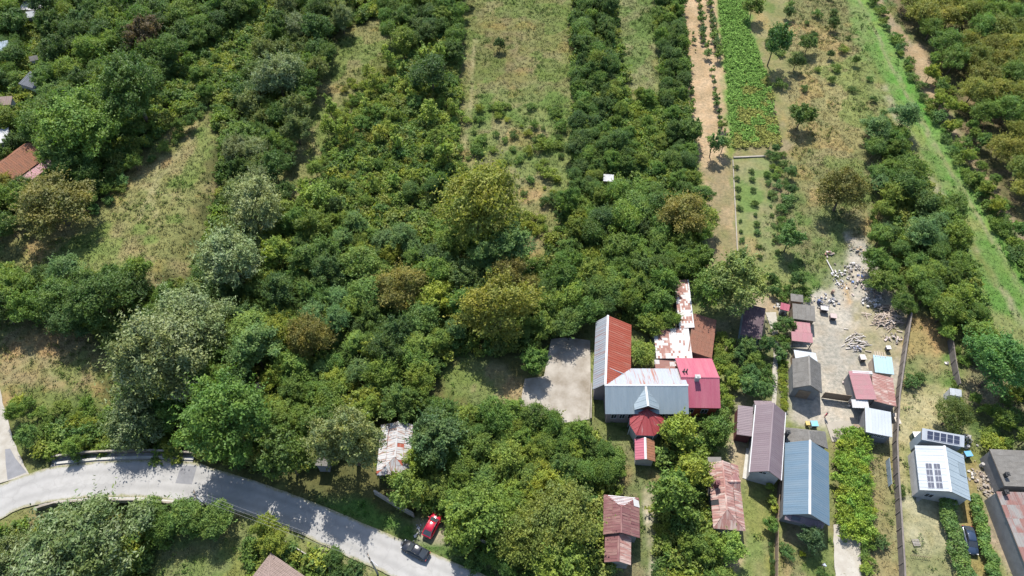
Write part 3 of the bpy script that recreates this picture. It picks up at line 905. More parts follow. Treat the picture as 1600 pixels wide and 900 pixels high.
def gable(name, label, cat, rf, rb, le, re, zr, ze, mat, mat2=None, wall=None, w=1.1, ribs=3, ridge=True, over=0.3, b=None, hipf=0.0, hipb=0.0, under=None, **kw):
    """rf/rb: ridge front/back pixel at height zr; le/re: pixels on the left/right eave at height ze"""
    A, Bk = at(*rf, zr), at(*rb, zr)
    d = (Bk - A)
    d.z = 0
    d.normalize()
    p = Vector((d.y, -d.x, 0))
    wl = -(at(*le, ze) - A).dot(p)
    wr = (at(*re, ze) - A).dot(p)
    if b is None:
        b = Bld(name, label, cat, base_of([A, Bk]))
    lf, lb = xy(A - p * wl, ze), xy(Bk - p * wl, ze)
    rf_, rb_ = xy(A + p * wr, ze), xy(Bk + p * wr, ze)
    A2, B2 = A + d * hipf, Bk - d * hipb
    b.slope([lf, A2, B2, lb] if False else [lf, A2, B2, lb], mat, w, ribs, under=under, **kw)
    b.slope([rf_, rb_, B2, A2], mat2 or mat, w, ribs, under=under, **kw)
    if hipf:
        b.slope([lf, rf_, A2], mat, w, ribs, under=under, **kw)
    if hipb:
        b.slope([rb_, lb, B2], mat, w, ribs, under=under, **kw)
    if ridge:
        b.ridge(A2 - d * 0.05, B2 + d * 0.05, ridge if ridge is not True else None)
    i = over
    kl, kr = (zr - ze) / wl, (zr - ze) / wr
    dz = 0.16
    if hipf or hipb:
        fp = [lf + d * i + p * i, rf_ + d * i - p * i, rb_ - d * i - p * i, lb - d * i + p * i]
        zt = [ze - dz + 0.05] * 4
    else:
        fp = [lf + d * i + p * i, A + d * i * 1.0, rf_ + d * i - p * i, rb_ - d * i - p * i, Bk - d * i, lb - d * i + p * i]
        # front and back gables carry a point under the ridge
        zt = [ze + kl * i - dz, zr - dz, ze + kr * i - dz, ze + kr * i - dz, zr - dz, ze + kl * i - dz]
    b.walls(fp, zt, wall or M['w_white'])
    b.A, b.B, b.d, b.p, b.wl, b.wr, b.ze, b.zr, b.lf, b.rf, b.lb, b.rb, b.over = A, Bk, d, p, wl, wr, ze, zr, lf, rf_, lb, rb_, over
    return b


def shed(name, label, cat, px, zs, mat, wall=None, w=1.0, ribs=4, over=0.2, b=None, rect=True, group=None, nowall=False, **kw):
    """single slope roof: corner pixels FL, FR, BR, BL with their heights"""
    c = [at(x, y, z) for (x, y), z in zip(px, zs)]
    if rect:
        cen = sum((Vector((v.x, v.y, 0)) for v in c), Vector()) / 4
        e = ((c[1] - c[0]) + (c[2] - c[3]))
        e.z = 0
        e.normalize()
        n = Vector((-e.y, e.x, 0))
        ha = ((c[1] - c[0]).dot(e) + (c[2] - c[3]).dot(e)) / 4
        hb = ((c[3] - c[0]).dot(n) + (c[2] - c[1]).dot(n)) / 4
        sx = ((c[3] - c[0]).dot(e) + (c[2] - c[1]).dot(e)) / 4
        v = [cen + e * (-ha - sx * 0) - n * hb, cen + e * ha - n * hb, cen + e * ha + n * hb, cen - e * ha + n * hb]
        c = [xy(q, z) for q, z in zip(v, zs)]
        if abs(zs[0] + zs[2] - zs[1] - zs[3]) > 1e-3:
            raise ValueError("non planar " + name)
    if b is None:
        b = Bld(name, label, cat, base_of(c), group)
    b.c = c
    b.slope(c, mat, w, ribs, **kw)
    if not nowall:
        cen = base_of(c)
        fp, zt = [], []
        for q in c:
            o = Vector((q.x - cen.x, q.y - cen.y, 0))
            k = 1 - over / max(o.length * 0.75, 0.5)
            fp.append(cen + o * k)
        # heights on the roof plane
        N = (c[1] - c[0]).cross(c[3] - c[0]).normalized()
        for q in fp:
            zt.append(c[0].z - (N.x * (q.x - c[0].x) + N.y * (q.y - c[0].y)) / N.z - 0.15)
        b.walls(fp, zt, wall or M['wood'])
        b.fp = fp
    return b


def wall_windows(b, i, j, specs, z=1.0, h=1.2, name=None, door=None):
    """windows along wall from fp corner i to j; specs: (fraction, width)"""
    P, Q = b.fp[i], b.fp[j]
    d = (Q - P)
    d.z = 0
    L = d.length
    d.normalize()
    n = Vector((d.y, -d.x, 0))
    for f, wd in specs:
        a = P + d * (f * L - wd / 2) + n * 0.02
        b.window(a, a + d * wd, z, z + h, n)
    if door is not None:
        a = P + d * (door * L) + n * 0.03
        mb = MB().box((a.x, a.y, 1.0), (0.95, 0.07, 2.0), math.atan2(d.y, d.x))
        dr = b.part("door", mb, M['wood'])
        k = a + d * 0.35 + n * 0.06
        b.part("handle", MB().box((k.x, k.y, 1.0), (0.14, 0.05, 0.04), math.atan2(d.y, d.x)), M['alu'], dr)


# --- large house with rust wing, grey front, porch bay
b = gable("farmhouse", "large L-shaped house with grey-blue front roof and long rust-red wing beside the concrete yard", "house",
          (945, 602), (1075, 602), (1000, 576), (1000, 647), 6.3, 4.0, M['r_silver'], M['r_greyblue'], M['w_pinkish'], w=1.0, ribs=2, over=0.5, gap=0.004, rise=0.02)
main = b
fp = [b.lf, b.rf, b.rb, b.lb]
d, p = b.d, b.p      # d points right, p points to the viewer
fw = b.A + p * (b.wr - 0.5) + p * 0.02
for t0 in (0.8, 2.2, 3.6, 8.9, 10.3, 11.7):
    a = xy(fw + d * (t0 + 0.4), 0)
    b.window(a, a + d * 0.9, 1.5, 3.0, p)
# cross gable on the front slope
rfz = 6.2
g0 = at(1013, 634, rfz)
c0 = g0 + d * 0
gw = 2.05
yb = (g0 - b.A).dot(p)
def onfront(s_, t_):
    q = b.A + d * s_ + p * t_
    return xy(q, b.zr - (b.zr - b.ze) * t_ / b.wr)
gs = (g0 - b.A).dot(d)
gb_ = onfront(gs, 0.25)
ev = 4.75
tv = (b.zr - ev) / (b.zr - b.ze) * b.wr
for sg, mt in ((-1, M['r_lightblue']), (1, M['r_greyblue'])):
    tip = xy(g0 + d * sg * gw, ev)
    vall = onfront(gs + sg * gw, tv) + Vector((0, 0, 0.05))
    b.slope([tip, xy(g0, 6.05), gb_ + Vector((0, 0, .06)), vall] if sg > 0 else [tip, vall, gb_ + Vector((0, 0, .06)), xy(g0, 6.05)], mt, 0.9, 1, thick=0.08)
b.ridge(xy(g0, 6.13), gb_ + Vector((0, 0, 0.12)))
gp = [g0 - d * (gw - .25) - p * 0.25, g0 - p * 0.25, g0 + d * (gw - .25) - p * 0.25]
gq = [q - p * 0.25 for q in gp[::-1]]
b.walls(gp + gq, [ev - 0.0, 5.9, ev - 0.0, ev, 5.9, ev], M['w_maroon'], "pediment", 3.2)
# half-octagon porch roof
ap = xy(b.A + d * gs + p * (yb - 0.15), 4.75)
oc = [(984, 652), (984, 664), (994, 680), (1022, 681), (1038, 667), (1037, 654)]
oc = [at(x, y, 3.3) for x, y in oc]
for i in range(5):
    b.slope([oc[i], oc[i + 1], ap], M['r_red'], 0.7, 1, thick=0.07)
for i in range(6):
    b.ridge(oc[i] + Vector((0, 0, .03)), ap + Vector((0, 0, .03)), M['r_red'], 0.05, "hip_cap")
cen = sum(oc, Vector()) / 6
b.walls([cen + (q - cen) * 0.86 for q in oc], 3.1, M['w_white'], "porch_bay")
for q in oc:
    k = cen + (q - cen) * 0.95
    b.part("porch_post", MB().tube((k.x, k.y, -0.2), (k.x, k.y, 3.22), 0.09, 0.09, 8), M['r_pale'])
# lower entrance roof
gable("entry", None, None, (1009, 717), (1008, 684), (992, 700), (1023, 700), 3.1, 2.4, M['r_pink'], M['r_orange'], M['w_white'], b=b, w=0.9, ribs=2, over=0.25)
# rust wing
gable("wing", None, None, (946, 600), (950, 493), (928.5, 560), (986, 550), 6.3, 4.0, M['r_silver'], M['r_rust'], M['w_pinkish'], b=b, w=0.9, ribs=2, over=0.4)
b.ridge(at(952, 575, 5.95), at(984, 588, 4.35), M['ridge'], 0.06, "valley_strip")

# --- pink annex
b = gable("annex_house", "raspberry pink roofed annex house joined to the right end of the large house", "house",
          (1064, 589), (1124, 590), (1090, 560), (1100, 637.5), 5.8, 3.6, M['r_pink'], M['r_pink'], M['w_orange'], w=1.0, ribs=3, gap=0.003, rise=0.014, over=0.35, ridge=M['r_pink'])
cpos = b.A + b.d * 2.6 + b.p * 0.4
b.chimney(cpos, 6.7, (0.75, 0.55), 0, M['w_white'], 4.6)
cp = b.A + b.d * 0.9 - b.p * 1.2
f = MB()
for k in (-.25, .25):
    f.tube((cp.x + k, cp.y, 4.5), (cp.x + k, cp.y, 6.4), 0.11, 0.11, 8)
f.box((cp.x, cp.y, 5.1), (0.9, 0.5, 0.5))
b.part("flue_pipes", f, M['rubber'])
fw = b.A + b.p * (b.wr - 0.33)
for t0 in (1.2, 3.6):
    a = xy(fw + b.d * t0, 0)
    b.window(a, a + b.d * 1.1, 1.2, 2.5, b.p)

# --- patched sheds behind
PATCH = [(0.40, 0.385, 0.37)] * 5 + [(0.19, 0.075, 0.055)] * 3 + [(0.26, 0.15, 0.12)]
PATCHR = [(0.40, 0.385, 0.37)] * 5 + [(0.19, 0.075, 0.055)] * 3 + [(0.24, 0.12, 0.09)]
b = shed("patched_shed", "long narrow shed with flaking white and brick-red roof running back under the trees", "shed",
         [(1052, 512), (1079, 512), (1080, 437), (1062, 439)], (3.0, 3.4, 3.4, 3.0), M['r_patch'], M['w_grey'], 0.5, 0, tiles=0.3, colors=PATCH, thr=0.6)
b.ridge(b.c[1] + Vector((0, 0, .02)), b.c[2] + Vector((0, 0, .02)), None, 0.08)
b = shed("patched_shed", "wide shed with mostly white flaking roof between the wing and the terracotta shed", "shed",
         [(1020, 560), (1078, 560), (1080, 512.5), (1026, 512.5)], (2.7, 3.1, 3.1, 2.7), M['r_patch'], M['w_grey'], 0.55, 0, tiles=0.33, colors=PATCH, thr=0.48)
shed("low_shed", "low red-roofed shed strip against the pink annex behind the house", "shed",
     [(1023, 576), (1062, 576), (1062, 562), (1023, 562)], (2.2, 2.2, 2.5, 2.5), M['r_patch'], M['w_grey'], 0.9, 0, tiles=0.4, colors=PATCHR, thr=0.75)
shed("tiled_shed", "terracotta tiled shed beside the patched white and red roof", "shed",
     [(1077, 552), (1113, 557), (1119, 503), (1082, 486)], (3.1, 2.5, 2.5, 3.1), M['r_terra'], M['w_grey'], 0.9, 4, tiles=0.75)

# --- purple shed
b = shed("garden_shed", "dark purple-brown sheet roofed shed with blue-grey boards behind the vegetable garden", "shed",
         [(1153.5, 522), (1190, 531), (1196, 482), (1168, 475)], (2.6, 2.6, 3.3, 3.3), M['r_purple'], M['wood_blue'], 0.9, 4)
wall_windows(b, 0, 1, [(0.3, 0.8)], 1.0, 0.9, door=0.7)

# --- brown house
b = gable("bungalow", "mauve-brown roofed house with small attic vent next to the blue roofed house", "house",
          (1201, 736), (1209, 630), (1176, 690), (1224, 690), 5.6, 3.6, M['r_brown'], None, M['w_white'], w=1.1, ribs=3, gap=0.003, rise=0.014, ridge=M['r_brown'], over=0.3)
a = b.A + b.d * 0.28 - b.p * 1.05
b.window(a, a + b.p * 1.1, 3.7, 4.4, -b.d)
for sd in (-1, 1):
    k = (b.lf if sd < 0 else b.rf) + Vector((0, 0, -0.04)) + b.p * sd * 0.08
    k2 = (b.lb if sd < 0 else b.rb) + Vector((0, 0, -0.04)) + b.p * sd * 0.08
    b.part("gutter", MB().tube(k, k2, 0.09, 0.09, 6), M['ridge'])
shed("x", None, None, [(1148, 678), (1174, 682), (1178, 636), (1156, 634)], (2.6, 3.0, 3.0, 2.6), M['r_brown'], M['w_maroon'], 1.0, 3, b=b)
shed("x", None, None, [(1178, 634), (1206, 634), (1208, 627), (1180, 626)], (3.0, 3.0, 2.7, 2.7), M['r_brown'], M['w_white'], 1.0, 3, b=b)

# --- blue house
b = gable("bungalow", "slate-blue roofed house with white ridge line beside the vine arbour", "house",
          (1265.5, 803), (1266, 688), (1225, 750), (1295.3, 760), 5.9, 3.3, M['r_blue'], None, M['w_grey'], w=1.1, ribs=3, gap=0.003, rise=0.014, over=0.35)
aw = [b.lf + b.d * 0.3 + b.p * 0.3, b.rf + b.d * 0.3 - b.p * 0.9]
aw0 = [xy(q, 3.55) for q in aw]
aw1 = [xy(q - b.d * 0.9, 3.1) for q in aw]
cn = b.slope([aw1[0], aw1[1], aw0[1], aw0[0]], M['r_brown'], 1.2, 2, thick=0.06, name="awning")
sk = aw1[0] + (aw1[1] - aw1[0]) * 0.28 + b.d * 0.45
mb = MB().box((sk.x, sk.y, 3.42), (1.25, 0.55, 0.06), math.atan2(b.p.y, b.p.x), 0.47)
b.part("skylight", mb, M['glass'])
b.chimney(b.B + b.d * 1.2 - b.p * 3.1, 4.9, (0.5, 0.5), 0, M['rubber'], 2.8)
g2 = gable("x", None, None, (1266, 690), (1262, 663), (1226, 675), (1292, 690), 4.9, 3.0, M['r_asb'], None, M['w_grey'], b=b, w=1.0, ribs=5, over=0.3, ridge=M['r_asb'], hipb=1.2)

# --- barn
b = gable("barn", "grey corrugated roofed barn with gabled front in the dirt yard", "barn",
          (1266, 602), (1264, 556), (1238.5, 585), (1283, 590), 5.0, 3.2, M['r_asb'], None, M['w_grey'], w=0.95, ribs=5, ridge=M['r_asb'], over=0.3)
a = b.A + b.d * 0.28
b.part("barn_door", MB().box((a.x, a.y, 1.3), (2.0, 0.1, 2.6), math.atan2(b.p.y, b.p.x)), M['wood'])
shed("x", None, None, [(1240, 561), (1278, 566), (1274, 552), (1243, 547)], (3.2, 3.2, 2.6, 2.6), M['r_white'], M['wood'], 1.0, 3, b=b)

# --- row of sheds in the yard
shed("tool_shed", "small grey corrugated shed at the far end of the yard row", "shed",
     [(1235, 470), (1255, 473), (1255, 461), (1236, 459)], (2.3, 2.3, 2.5, 2.5), M['r_asb'], M['wood'], 0.9, 5)
shed("tool_shed", "larger grey corrugated shed next to the red-striped roof in the yard row", "shed",
     [(1238, 498), (1273, 502), (1274, 478.5), (1239, 474)], (2.5, 2.5, 3.0, 3.0), M['r_asb'], M['wood'], 0.9, 5)
shed("tool_shed", "red striped sheet roofed lean-to in the middle of the yard row", "shed",
     [(1240.5, 518), (1266.5, 521), (1266.5, 504), (1241.5, 502.5)], (1.9, 1.9, 2.1, 2.1), M['r_dusty'], M['wood'], 0.7, 3, colors=None)
b = shed("tool_shed", "pale pink sheet roofed open shelter at the near end of the yard row", "shed",
     [(1236, 532), (1269.5, 536), (1270, 521), (1237.5, 518)], (2.3, 2.3, 2.6, 2.6), M['r_dusty'], None, 0.9, 4, nowall=True)
for q in b.c:
    k = base_of(b.c) + (xy(q, 0) - base_of(b.c)) * 0.94
    b.part("post", MB().box((k.x, k.y, 1.0), (0.12, 0.12, 2.5)), M['wood'])
q = base_of(b.c)
b.part("back_wall", MB().box((q.x, b.c[3].y - .2, 1.0), (2.9, 0.1, 2.3)), M['wood'])
shed("dog_kennel", "tiny pink roofed kennel beside the garden path", "kennel",
     [(1219, 483), (1233, 487), (1234.5, 476), (1220, 472.7)], (1.5, 1.5, 1.8, 1.8), M['r_pink'], M['r_pale'], 0.5, 3)

# --- right-hand yard sheds
b = shed("lean_to", "pale cyan roofed lean-to with bare rafters by the long concrete wall", "shed",
         [(1365, 580), (1394, 586.5), (1396.5, 557), (1366, 556)], (2.3, 2.3, 2.7, 2.7), M['r_cyan'], M['wood_pale'], 1.0, 1)
e = (b.c[1] - b.c[0]).normalized()
n = Vector((-e.y, e.x, 0))
for k in range(5):
    q = b.c[3] + e * (0.4 + k * 0.42)
    b.part("rafter", MB().box((q.x + n.x * .25, q.y + n.y * .25, 2.74), (0.09, 1.1, 0.09), math.atan2(e.y, e.x)), M['wood_pale'])
b = shed("cowshed", "dusty pink roofed shed joined to a rusty roof and white canopy in the yard", "shed",
         [(1331, 624), (1363.5, 624), (1363.5, 581), (1332, 580)], (3.0, 3.2, 3.2, 3.0), M['r_dusty'], M['w_grey'], 0.9, 5)
shed("x", None, None, [(1363.7, 626), (1397.5, 635), (1398, 591), (1364, 583)], (3.1, 2.6, 2.6, 3.1), M['r_ruin'], M['w_grey'], 0.9, 3, b=b, drop=0.0, tiles=1.3)
shed("x", None, None, [(1331, 637), (1357, 638), (1357, 625), (1331, 624)], (2.55, 2.55, 2.8, 2.8), M['r_pale'], M['w_grey'], 0.9, 2, b=b, nowall=True)
shed("x", None, None, [(1331.5, 583.5), (1363, 585), (1363, 580), (1332, 579)], (3.06, 3.26, 3.26, 3.06), M['r_pale'], M['w_grey'], 0.9, 2, b=b, nowall=True)
b = shed("workshop", "pale blue-white roofed workshop with a row of dark front windows by the long wall", "shed",
         [(1352, 676), (1395, 682), (1391, 645), (1352, 635)], (2.9, 2.9, 3.3, 3.3), M['r_white'], M['w_grey'], 1.0, 1)
wall_windows(b, 0, 1, [(0.28 + .15 * k, 0.55) for k in range(4)], 1.7, 0.85)
for k in (0.3, 0.44, 0.58, 0.73):
    pass

# --- white house with solar panels
b = gable("solar_house", "white and pale grey roofed house carrying dark solar panels", "house",
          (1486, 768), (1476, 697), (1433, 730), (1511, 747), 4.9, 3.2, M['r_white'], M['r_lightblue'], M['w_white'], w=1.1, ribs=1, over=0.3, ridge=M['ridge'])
def onleft(s_, t_):
    q = b.A + b.d * s_ - b.p * t_
    return xy(q, b.zr - (b.zr - b.ze) * t_ / b.wl)
def panel(b, q, e, u, w_, h_):
    n_ = e.cross(u).normalized()
    if n_.z < 0:
        n_ = -n_
    mb = MB()
    o_ = q + n_ * 0.09
    mb.slab([o_, o_ + e * w_, o_ + e * w_ + u * h_, o_ + u * h_], 0.05)
    fr = b.part("solar_panel", mb, M['alu'])
    o2 = o_ + n_ * 0.006 + e * .05 + u * .05
    for k in range(2):
        mb = MB().slab([o2 + u * (k * (h_ - .07) / 2), o2 + e * (w_ - .1) + u * (k * (h_ - .07) / 2), o2 + e * (w_ - .1) + u * ((k + 1) * (h_ - .07) / 2 - .03), o2 + u * ((k + 1) * (h_ - .07) / 2 - .03)], 0.01)
        b.part("cell_field", mb, M['solar'], fr)
tl = math.hypot(b.wl, b.zr - b.ze)
eL = (onleft(0, 1) - onleft(0, 0)).normalized()
for i in range(4):
    for j in range(2):
        q = onleft(0.35 + i * 1.08, 0.75 + 1.02 * j + 0.99)
        panel(b, q, b.d, -eL, 1.0, 0.95)
q = b.A + b.d * 5.9 + b.p * (b.wr * 0.62)
q = xy(q, b.zr - (b.zr - b.ze) * 0.62)
eR = (xy(b.A + b.p * b.wr, b.ze) - b.A).normalized()
mb = MB().slab([q + Vector((0, 0, .1)), q + eR * 1.2 + Vector((0, 0, .1)), q + eR * 1.2 - b.d * 2.2 + Vector((0, 0, .1)), q - b.d * 2.2 + Vector((0, 0, .1))], 0.04)
b.part("roof_hatch", mb, M['r_greyblue'])
sb = [at(1440, 687, 4.3), at(1506.5, 699, 4.3)]
e = (sb[1] - sb[0]).normalized()
n = Vector((-e.y, e.x, 0))
L = (sb[1] - sb[0]).length
c = [sb[0], sb[1], xy(sb[1] + n * 1.75, 5.0), xy(sb[0] + n * 1.75, 5.0)]
b.slope(c, M['r_white'], 1.1, 1, thick=0.12, name="raised_roof")
b.walls([c[0] + n * .15 + e * .2, c[1] + n * .15 - e * .2, c[2] - n * .15 - e * .2, c[3] - n * .15 + e * .2], [4.1, 4.1, 4.75, 4.75], M['r_lightblue'], "raised_wall")
u = (c[3] - c[0]).normalized()
for k in range(5):
    panel(b, c[0] + e * (0.75 + 1.02 * k) + u * 0.25, e, u, 0.98, 1.4)
hs = b.walls
for t0 in (1.2, 4.2):
    a = b.lf + b.p * (0.3 + t0) + b.d * 0.27
    b.window(a, a + b.p * 1.2, 1.0, 2.2, -b.d)

# --- bottom right long building
b = shed("outbuilding", "grey corrugated outbuilding roof in front of the leaning planks at the right edge", "shed",
         [(1563, 757), (1640, 765), (1630, 703), (1552, 704)], (3.4, 3.0, 3.0, 3.4), M['r_asb'], M['w_grey'], 1.0, 5)
b.chimney(at(1571, 743, 3.6), 4.2, (0.5, 0.5), 0, M['rubber'], 2.8)
b = shed("outbuilding", "long rusty grey and red roofed building with grey side wall at the right bottom corner", "shed",
         [(1601, 900), (1690, 900), (1660, 772), (1563, 767)], (3.6, 3.6, 3.6, 3.6), M['r_greyrust'], M['w_grey'], 1.0, 2, over=0.1, drop=None, tiles=2.2,
         )
b.chimney(at(1568, 772, 3.6), 4.5, (0.5, 0.5), 0, M['rubber'], 2.8)

# --- small things with roofs
shed("outhouse", "small white box hut with a pale roof beside the plum tree on the dry plot", "hut",
     [(1484, 617), (1503, 620), (1502, 609), (1484, 606)], (2.0, 2.0, 2.3, 2.3), M['r_white'], M['r_pale'], 0.9, 2, over=0.05)
shed("pump_house", "tiny pale roofed hut alone among the shrubs of the middle strip", "hut",
     [(942, 283), (959, 284), (959, 273), (943, 272)], (2.1, 2.1, 2.4, 2.4), M['r_pale'], M['wood'], 1.0, 3)

# --- ruined rust house
b = gable("ruined_house", "rust-eaten hipped roof ruin with holes, next to the lawn of the brown house", "house",
          (1139, 823), (1129, 720), (1110, 770), (1158, 770), 4.2, 2.9, M['r_ruin'], None, M['w_grey'], w=0.9, ribs=2, ridge=M['r_ruin'], over=0.35, hipf=2.6, tiles=1.5, drop=0.06, under=M['dark'], wob=2.5)
gable("x", None, None, (1157, 752), (1137, 752), (1150, 768), (1150, 737), 4.1, 3.1, M['r_ruin'], M['r_hip'], M['w_grey'], b=b, w=0.9, ribs=2, ridge=M['r_ruin'], over=0.3)
b.chimney(at(1120, 757, 4.2), 5.0, (0.55, 0.55), 0, M['w_maroon'], 3.0)
mb = MB()
P = [at(1106, 722, 2.7), at(1127, 722, 2.7), at(1127, 714, 2.7), at(1106, 714, 2.7)]
b.part("rear_canopy", MB().slab(P, 0.08), M['r_asb'])

# --- maroon hip house
b = gable("hip_house", "faded maroon hipped roof house with bare white laths, half hidden by a walnut tree", "house",
          (971, 832), (971, 769), (943, 800), (999, 800), 5.0, 3.3, M['r_hip'], None, M['w_grey'], w=0.9, ribs=1, ridge=M['r_hip'], over=0.35, hipf=0.0, hipb=2.4, tiles=1.5, wob=2.0)
for k in range(6):
    q0 = b.lb + (b.rb - b.lb) * (0.10 + 0.055 * k)
    q1 = b.lb + (b.rb - b.lb) * (0.90 - 0.055 * k)
    f_ = k * 0.13 + 0.06
    pk = b.B - b.d * 2.4
    q0 = b.lb + (pk - b.lb) * f_
    q1 = b.rb + (pk - b.rb) * f_
    dd = (q1 - q0) * 0.1
    b.part("lath", MB().tube(q0 + dd + Vector((0, 0, .09)), q1 - dd * 0.9 + Vector((0, 0, .09)), 0.065, 0.065, 4), M['ridge'])
q = b.A + b.d * 4.6 + b.p * (b.wr * 0.7)
q = xy(q, b.zr - (b.zr - b.ze) * .7 + .12)
eR = (xy(b.A + b.p * b.wr, b.ze) - b.A).normalized()
b.part("torn_sheet", MB().slab([q, q + eR * 1.1, q + eR * .9 + b.d * 1.0, q + b.d * 1.2 - eR * .2], 0.03), M['r_pale'])
gable("x", None, None, (966, 877), (967, 828), (945, 850), (986, 850), 4.2, 3.0, M['r_hip'], M['r_ruin'], M['w_grey'], b=b, w=0.9, ribs=1, ridge=M['r_hip'], over=0.3, tiles=1.6)

# --- collapsed white roof in the trees
b = gable("derelict_house", "derelict house with silvery white rust-streaked roof sunk among trees above the road", "house",
          (615, 738), (622, 659), (592, 700), (643, 695), 3.2, 2.1, M['r_derelict'], None, M['w_grey'], w=0.75, ribs=1, ridge=M['r_derelict'], over=0.3, hipf=2.6, tiles=1.3, drop=0.05, under=M['r_rust'], wob=4.0)
shed("hidden_shed", "grey-brown shed roof peeping out between two dark trees above the road", "shed",
     [(492, 728), (514, 728), (514, 700), (498, 698)], (2.8, 2.8, 3.2, 3.2), M['r_asb'], M['w_grey'], 0.9, 4)
shed("hidden_shed", "brick-pink scrap of shed roof peeping from the willow thicket near the road", "shed",
     [(398, 612), (417, 612), (417, 598), (400, 597)], (3.0, 3.0, 3.4, 3.4), M['r_ruin'], M['w_grey'], 0.9, 4)

# --- bottom left tiled house
C0 = at(423, 864, 3.2)
dr = (at(477, 901, 3.2) - C0).normalized()
dl = Vector((dr.y, -dr.x, 0))
c = [C0, C0 + dr * 9, C0 + dr * 9 + dl * 9, C0 + dl * 9]
b = Bld("tiled_house", "pinkish-beige tiled hip roof house below the road at the bottom edge", "house", base_of(c))
tp = xy(base_of(c), 6.2)
for i in range(4):
    b.slope([c[i], tp, c[(i + 1) % 4]], M['r_beige'], 0.6, 2, tiles=0.6)
    b.ridge(c[i] + Vector((0, 0, .02)), tp + Vector((0, 0, .02)), M['r_beige'], 0.09, "hip_cap")
b.walls([base_of(c) + (xy(q, 0) - base_of(c)) * 0.93 for q in c], 3.1, M['w_white'])

# --- left shed
A1, A2_ = at(8, 292, 3.0), at(75, 244, 3.0)
e = (A2_ - A1).normalized()
n = Vector((-e.y, e.x, 0))
A1 = A1 - e * 9
L = (A2_ - A1).length
c = [A1, A2_, xy(A2_ + n * 4.3, 5.0), xy(A1 + n * 4.3, 5.0)]
b = Bld("stable", "long stable with old orange tiled roof and pink lean-to at the left edge", "shed", base_of(c))
b.slope(c, M['r_orange'], 0.5, 1, tiles=2.2)
b.slope([xy(A1 + n * 7.4, 3.4), c[3], c[2], xy(A2_ + n * 7.4, 3.4)], M['r_orange'], 0.5, 1, tiles=2.2)
b.walls([A1 + n * .3 + e * .3, A2_ + n * .3 - e * .3, A2_ + n * 4.3 - e * .3, A2_ + n * 7.1 - e * .3, A1 + n * 7.1 + e * .3, A1 + n * 4.3 + e * .3], [2.85, 2.85, 4.8, 3.3, 3.3, 4.8], M['w_grey'])
c2 = [xy(A1 - n * 1.9, 2.1), xy(A2_ - n * 1.9 - e * .2, 2.1), xy(A2_ - n * .1 - e * .2, 2.75), xy(A1 - n * .1, 2.75)]
b.slope(c2, M['r_dusty'], 1.0, 2)
for k in range(8):
    q = c2[1] + (c2[0] - c2[1]) * (k / 7) + n * 0.1
    b.part("post", MB().box((q.x, q.y, 0.9), (0.12, 0.12, 2.3)), M['r_pale'])

# --- village roofs at top left
def hut(name, label, x0, y0, x1, y1, x2, y2, depth, z, mat, wall=None, rise=0.7):
    a, b_ = at(x0, y0, z), at(x1, y1, z)
    shed(name, label, "shed", [(x0, y0), (x1, y1), (x1 + x2 - x0, y1 + y2 - y0), (x2, y2)], (z, z, z + rise, z + rise), mat, wall or M['w_white'], 1.1, 2)
hut("village_shed", "white domed-looking tarpaulin shelter among trees at the top left corner", 30, 15, 64, 17, 36, 2, 0, 3.2, M['r_pale'])
hut("village_shed", "small whitish roof just below the white shelter at the top left", 36, 29, 52, 27, 44, 18, 0, 2.6, M['r_white'])
hut("village_shed", "grey roof shed at the left edge above the junk heap", -12, 82, 14, 78, -8, 66, 0, 3.0, M['r_lightblue'])
hut("village_shed", "dark slate-grey roofed shed among garden trees at the upper left", 32, 132, 58, 140, 44, 110, 0, 3.2, M['r_slate'])
hut("village_shed", "brownish pink roof cut by the left edge below the slate shed", -20, 166, 16, 164, -16, 152, 0, 3.2, M['r_beige'])
hut("village_shed", "tiny pale grey roof between the trees near the slate shed", 60, 156, 72, 155, 62, 148, 0, 2.6, M['r_white'])
hut("village_shed", "small dark grey roof beside the junk heap at the upper left", 44, 97, 57, 94, 48, 88, 0, 2.6, M['r_asb'])
hut("village_shed", "pale whitewashed wall and roof cut by the left edge above the orange stable", -22, 228, 10, 222, -16, 204, 0, 3.0, M['r_pale'])

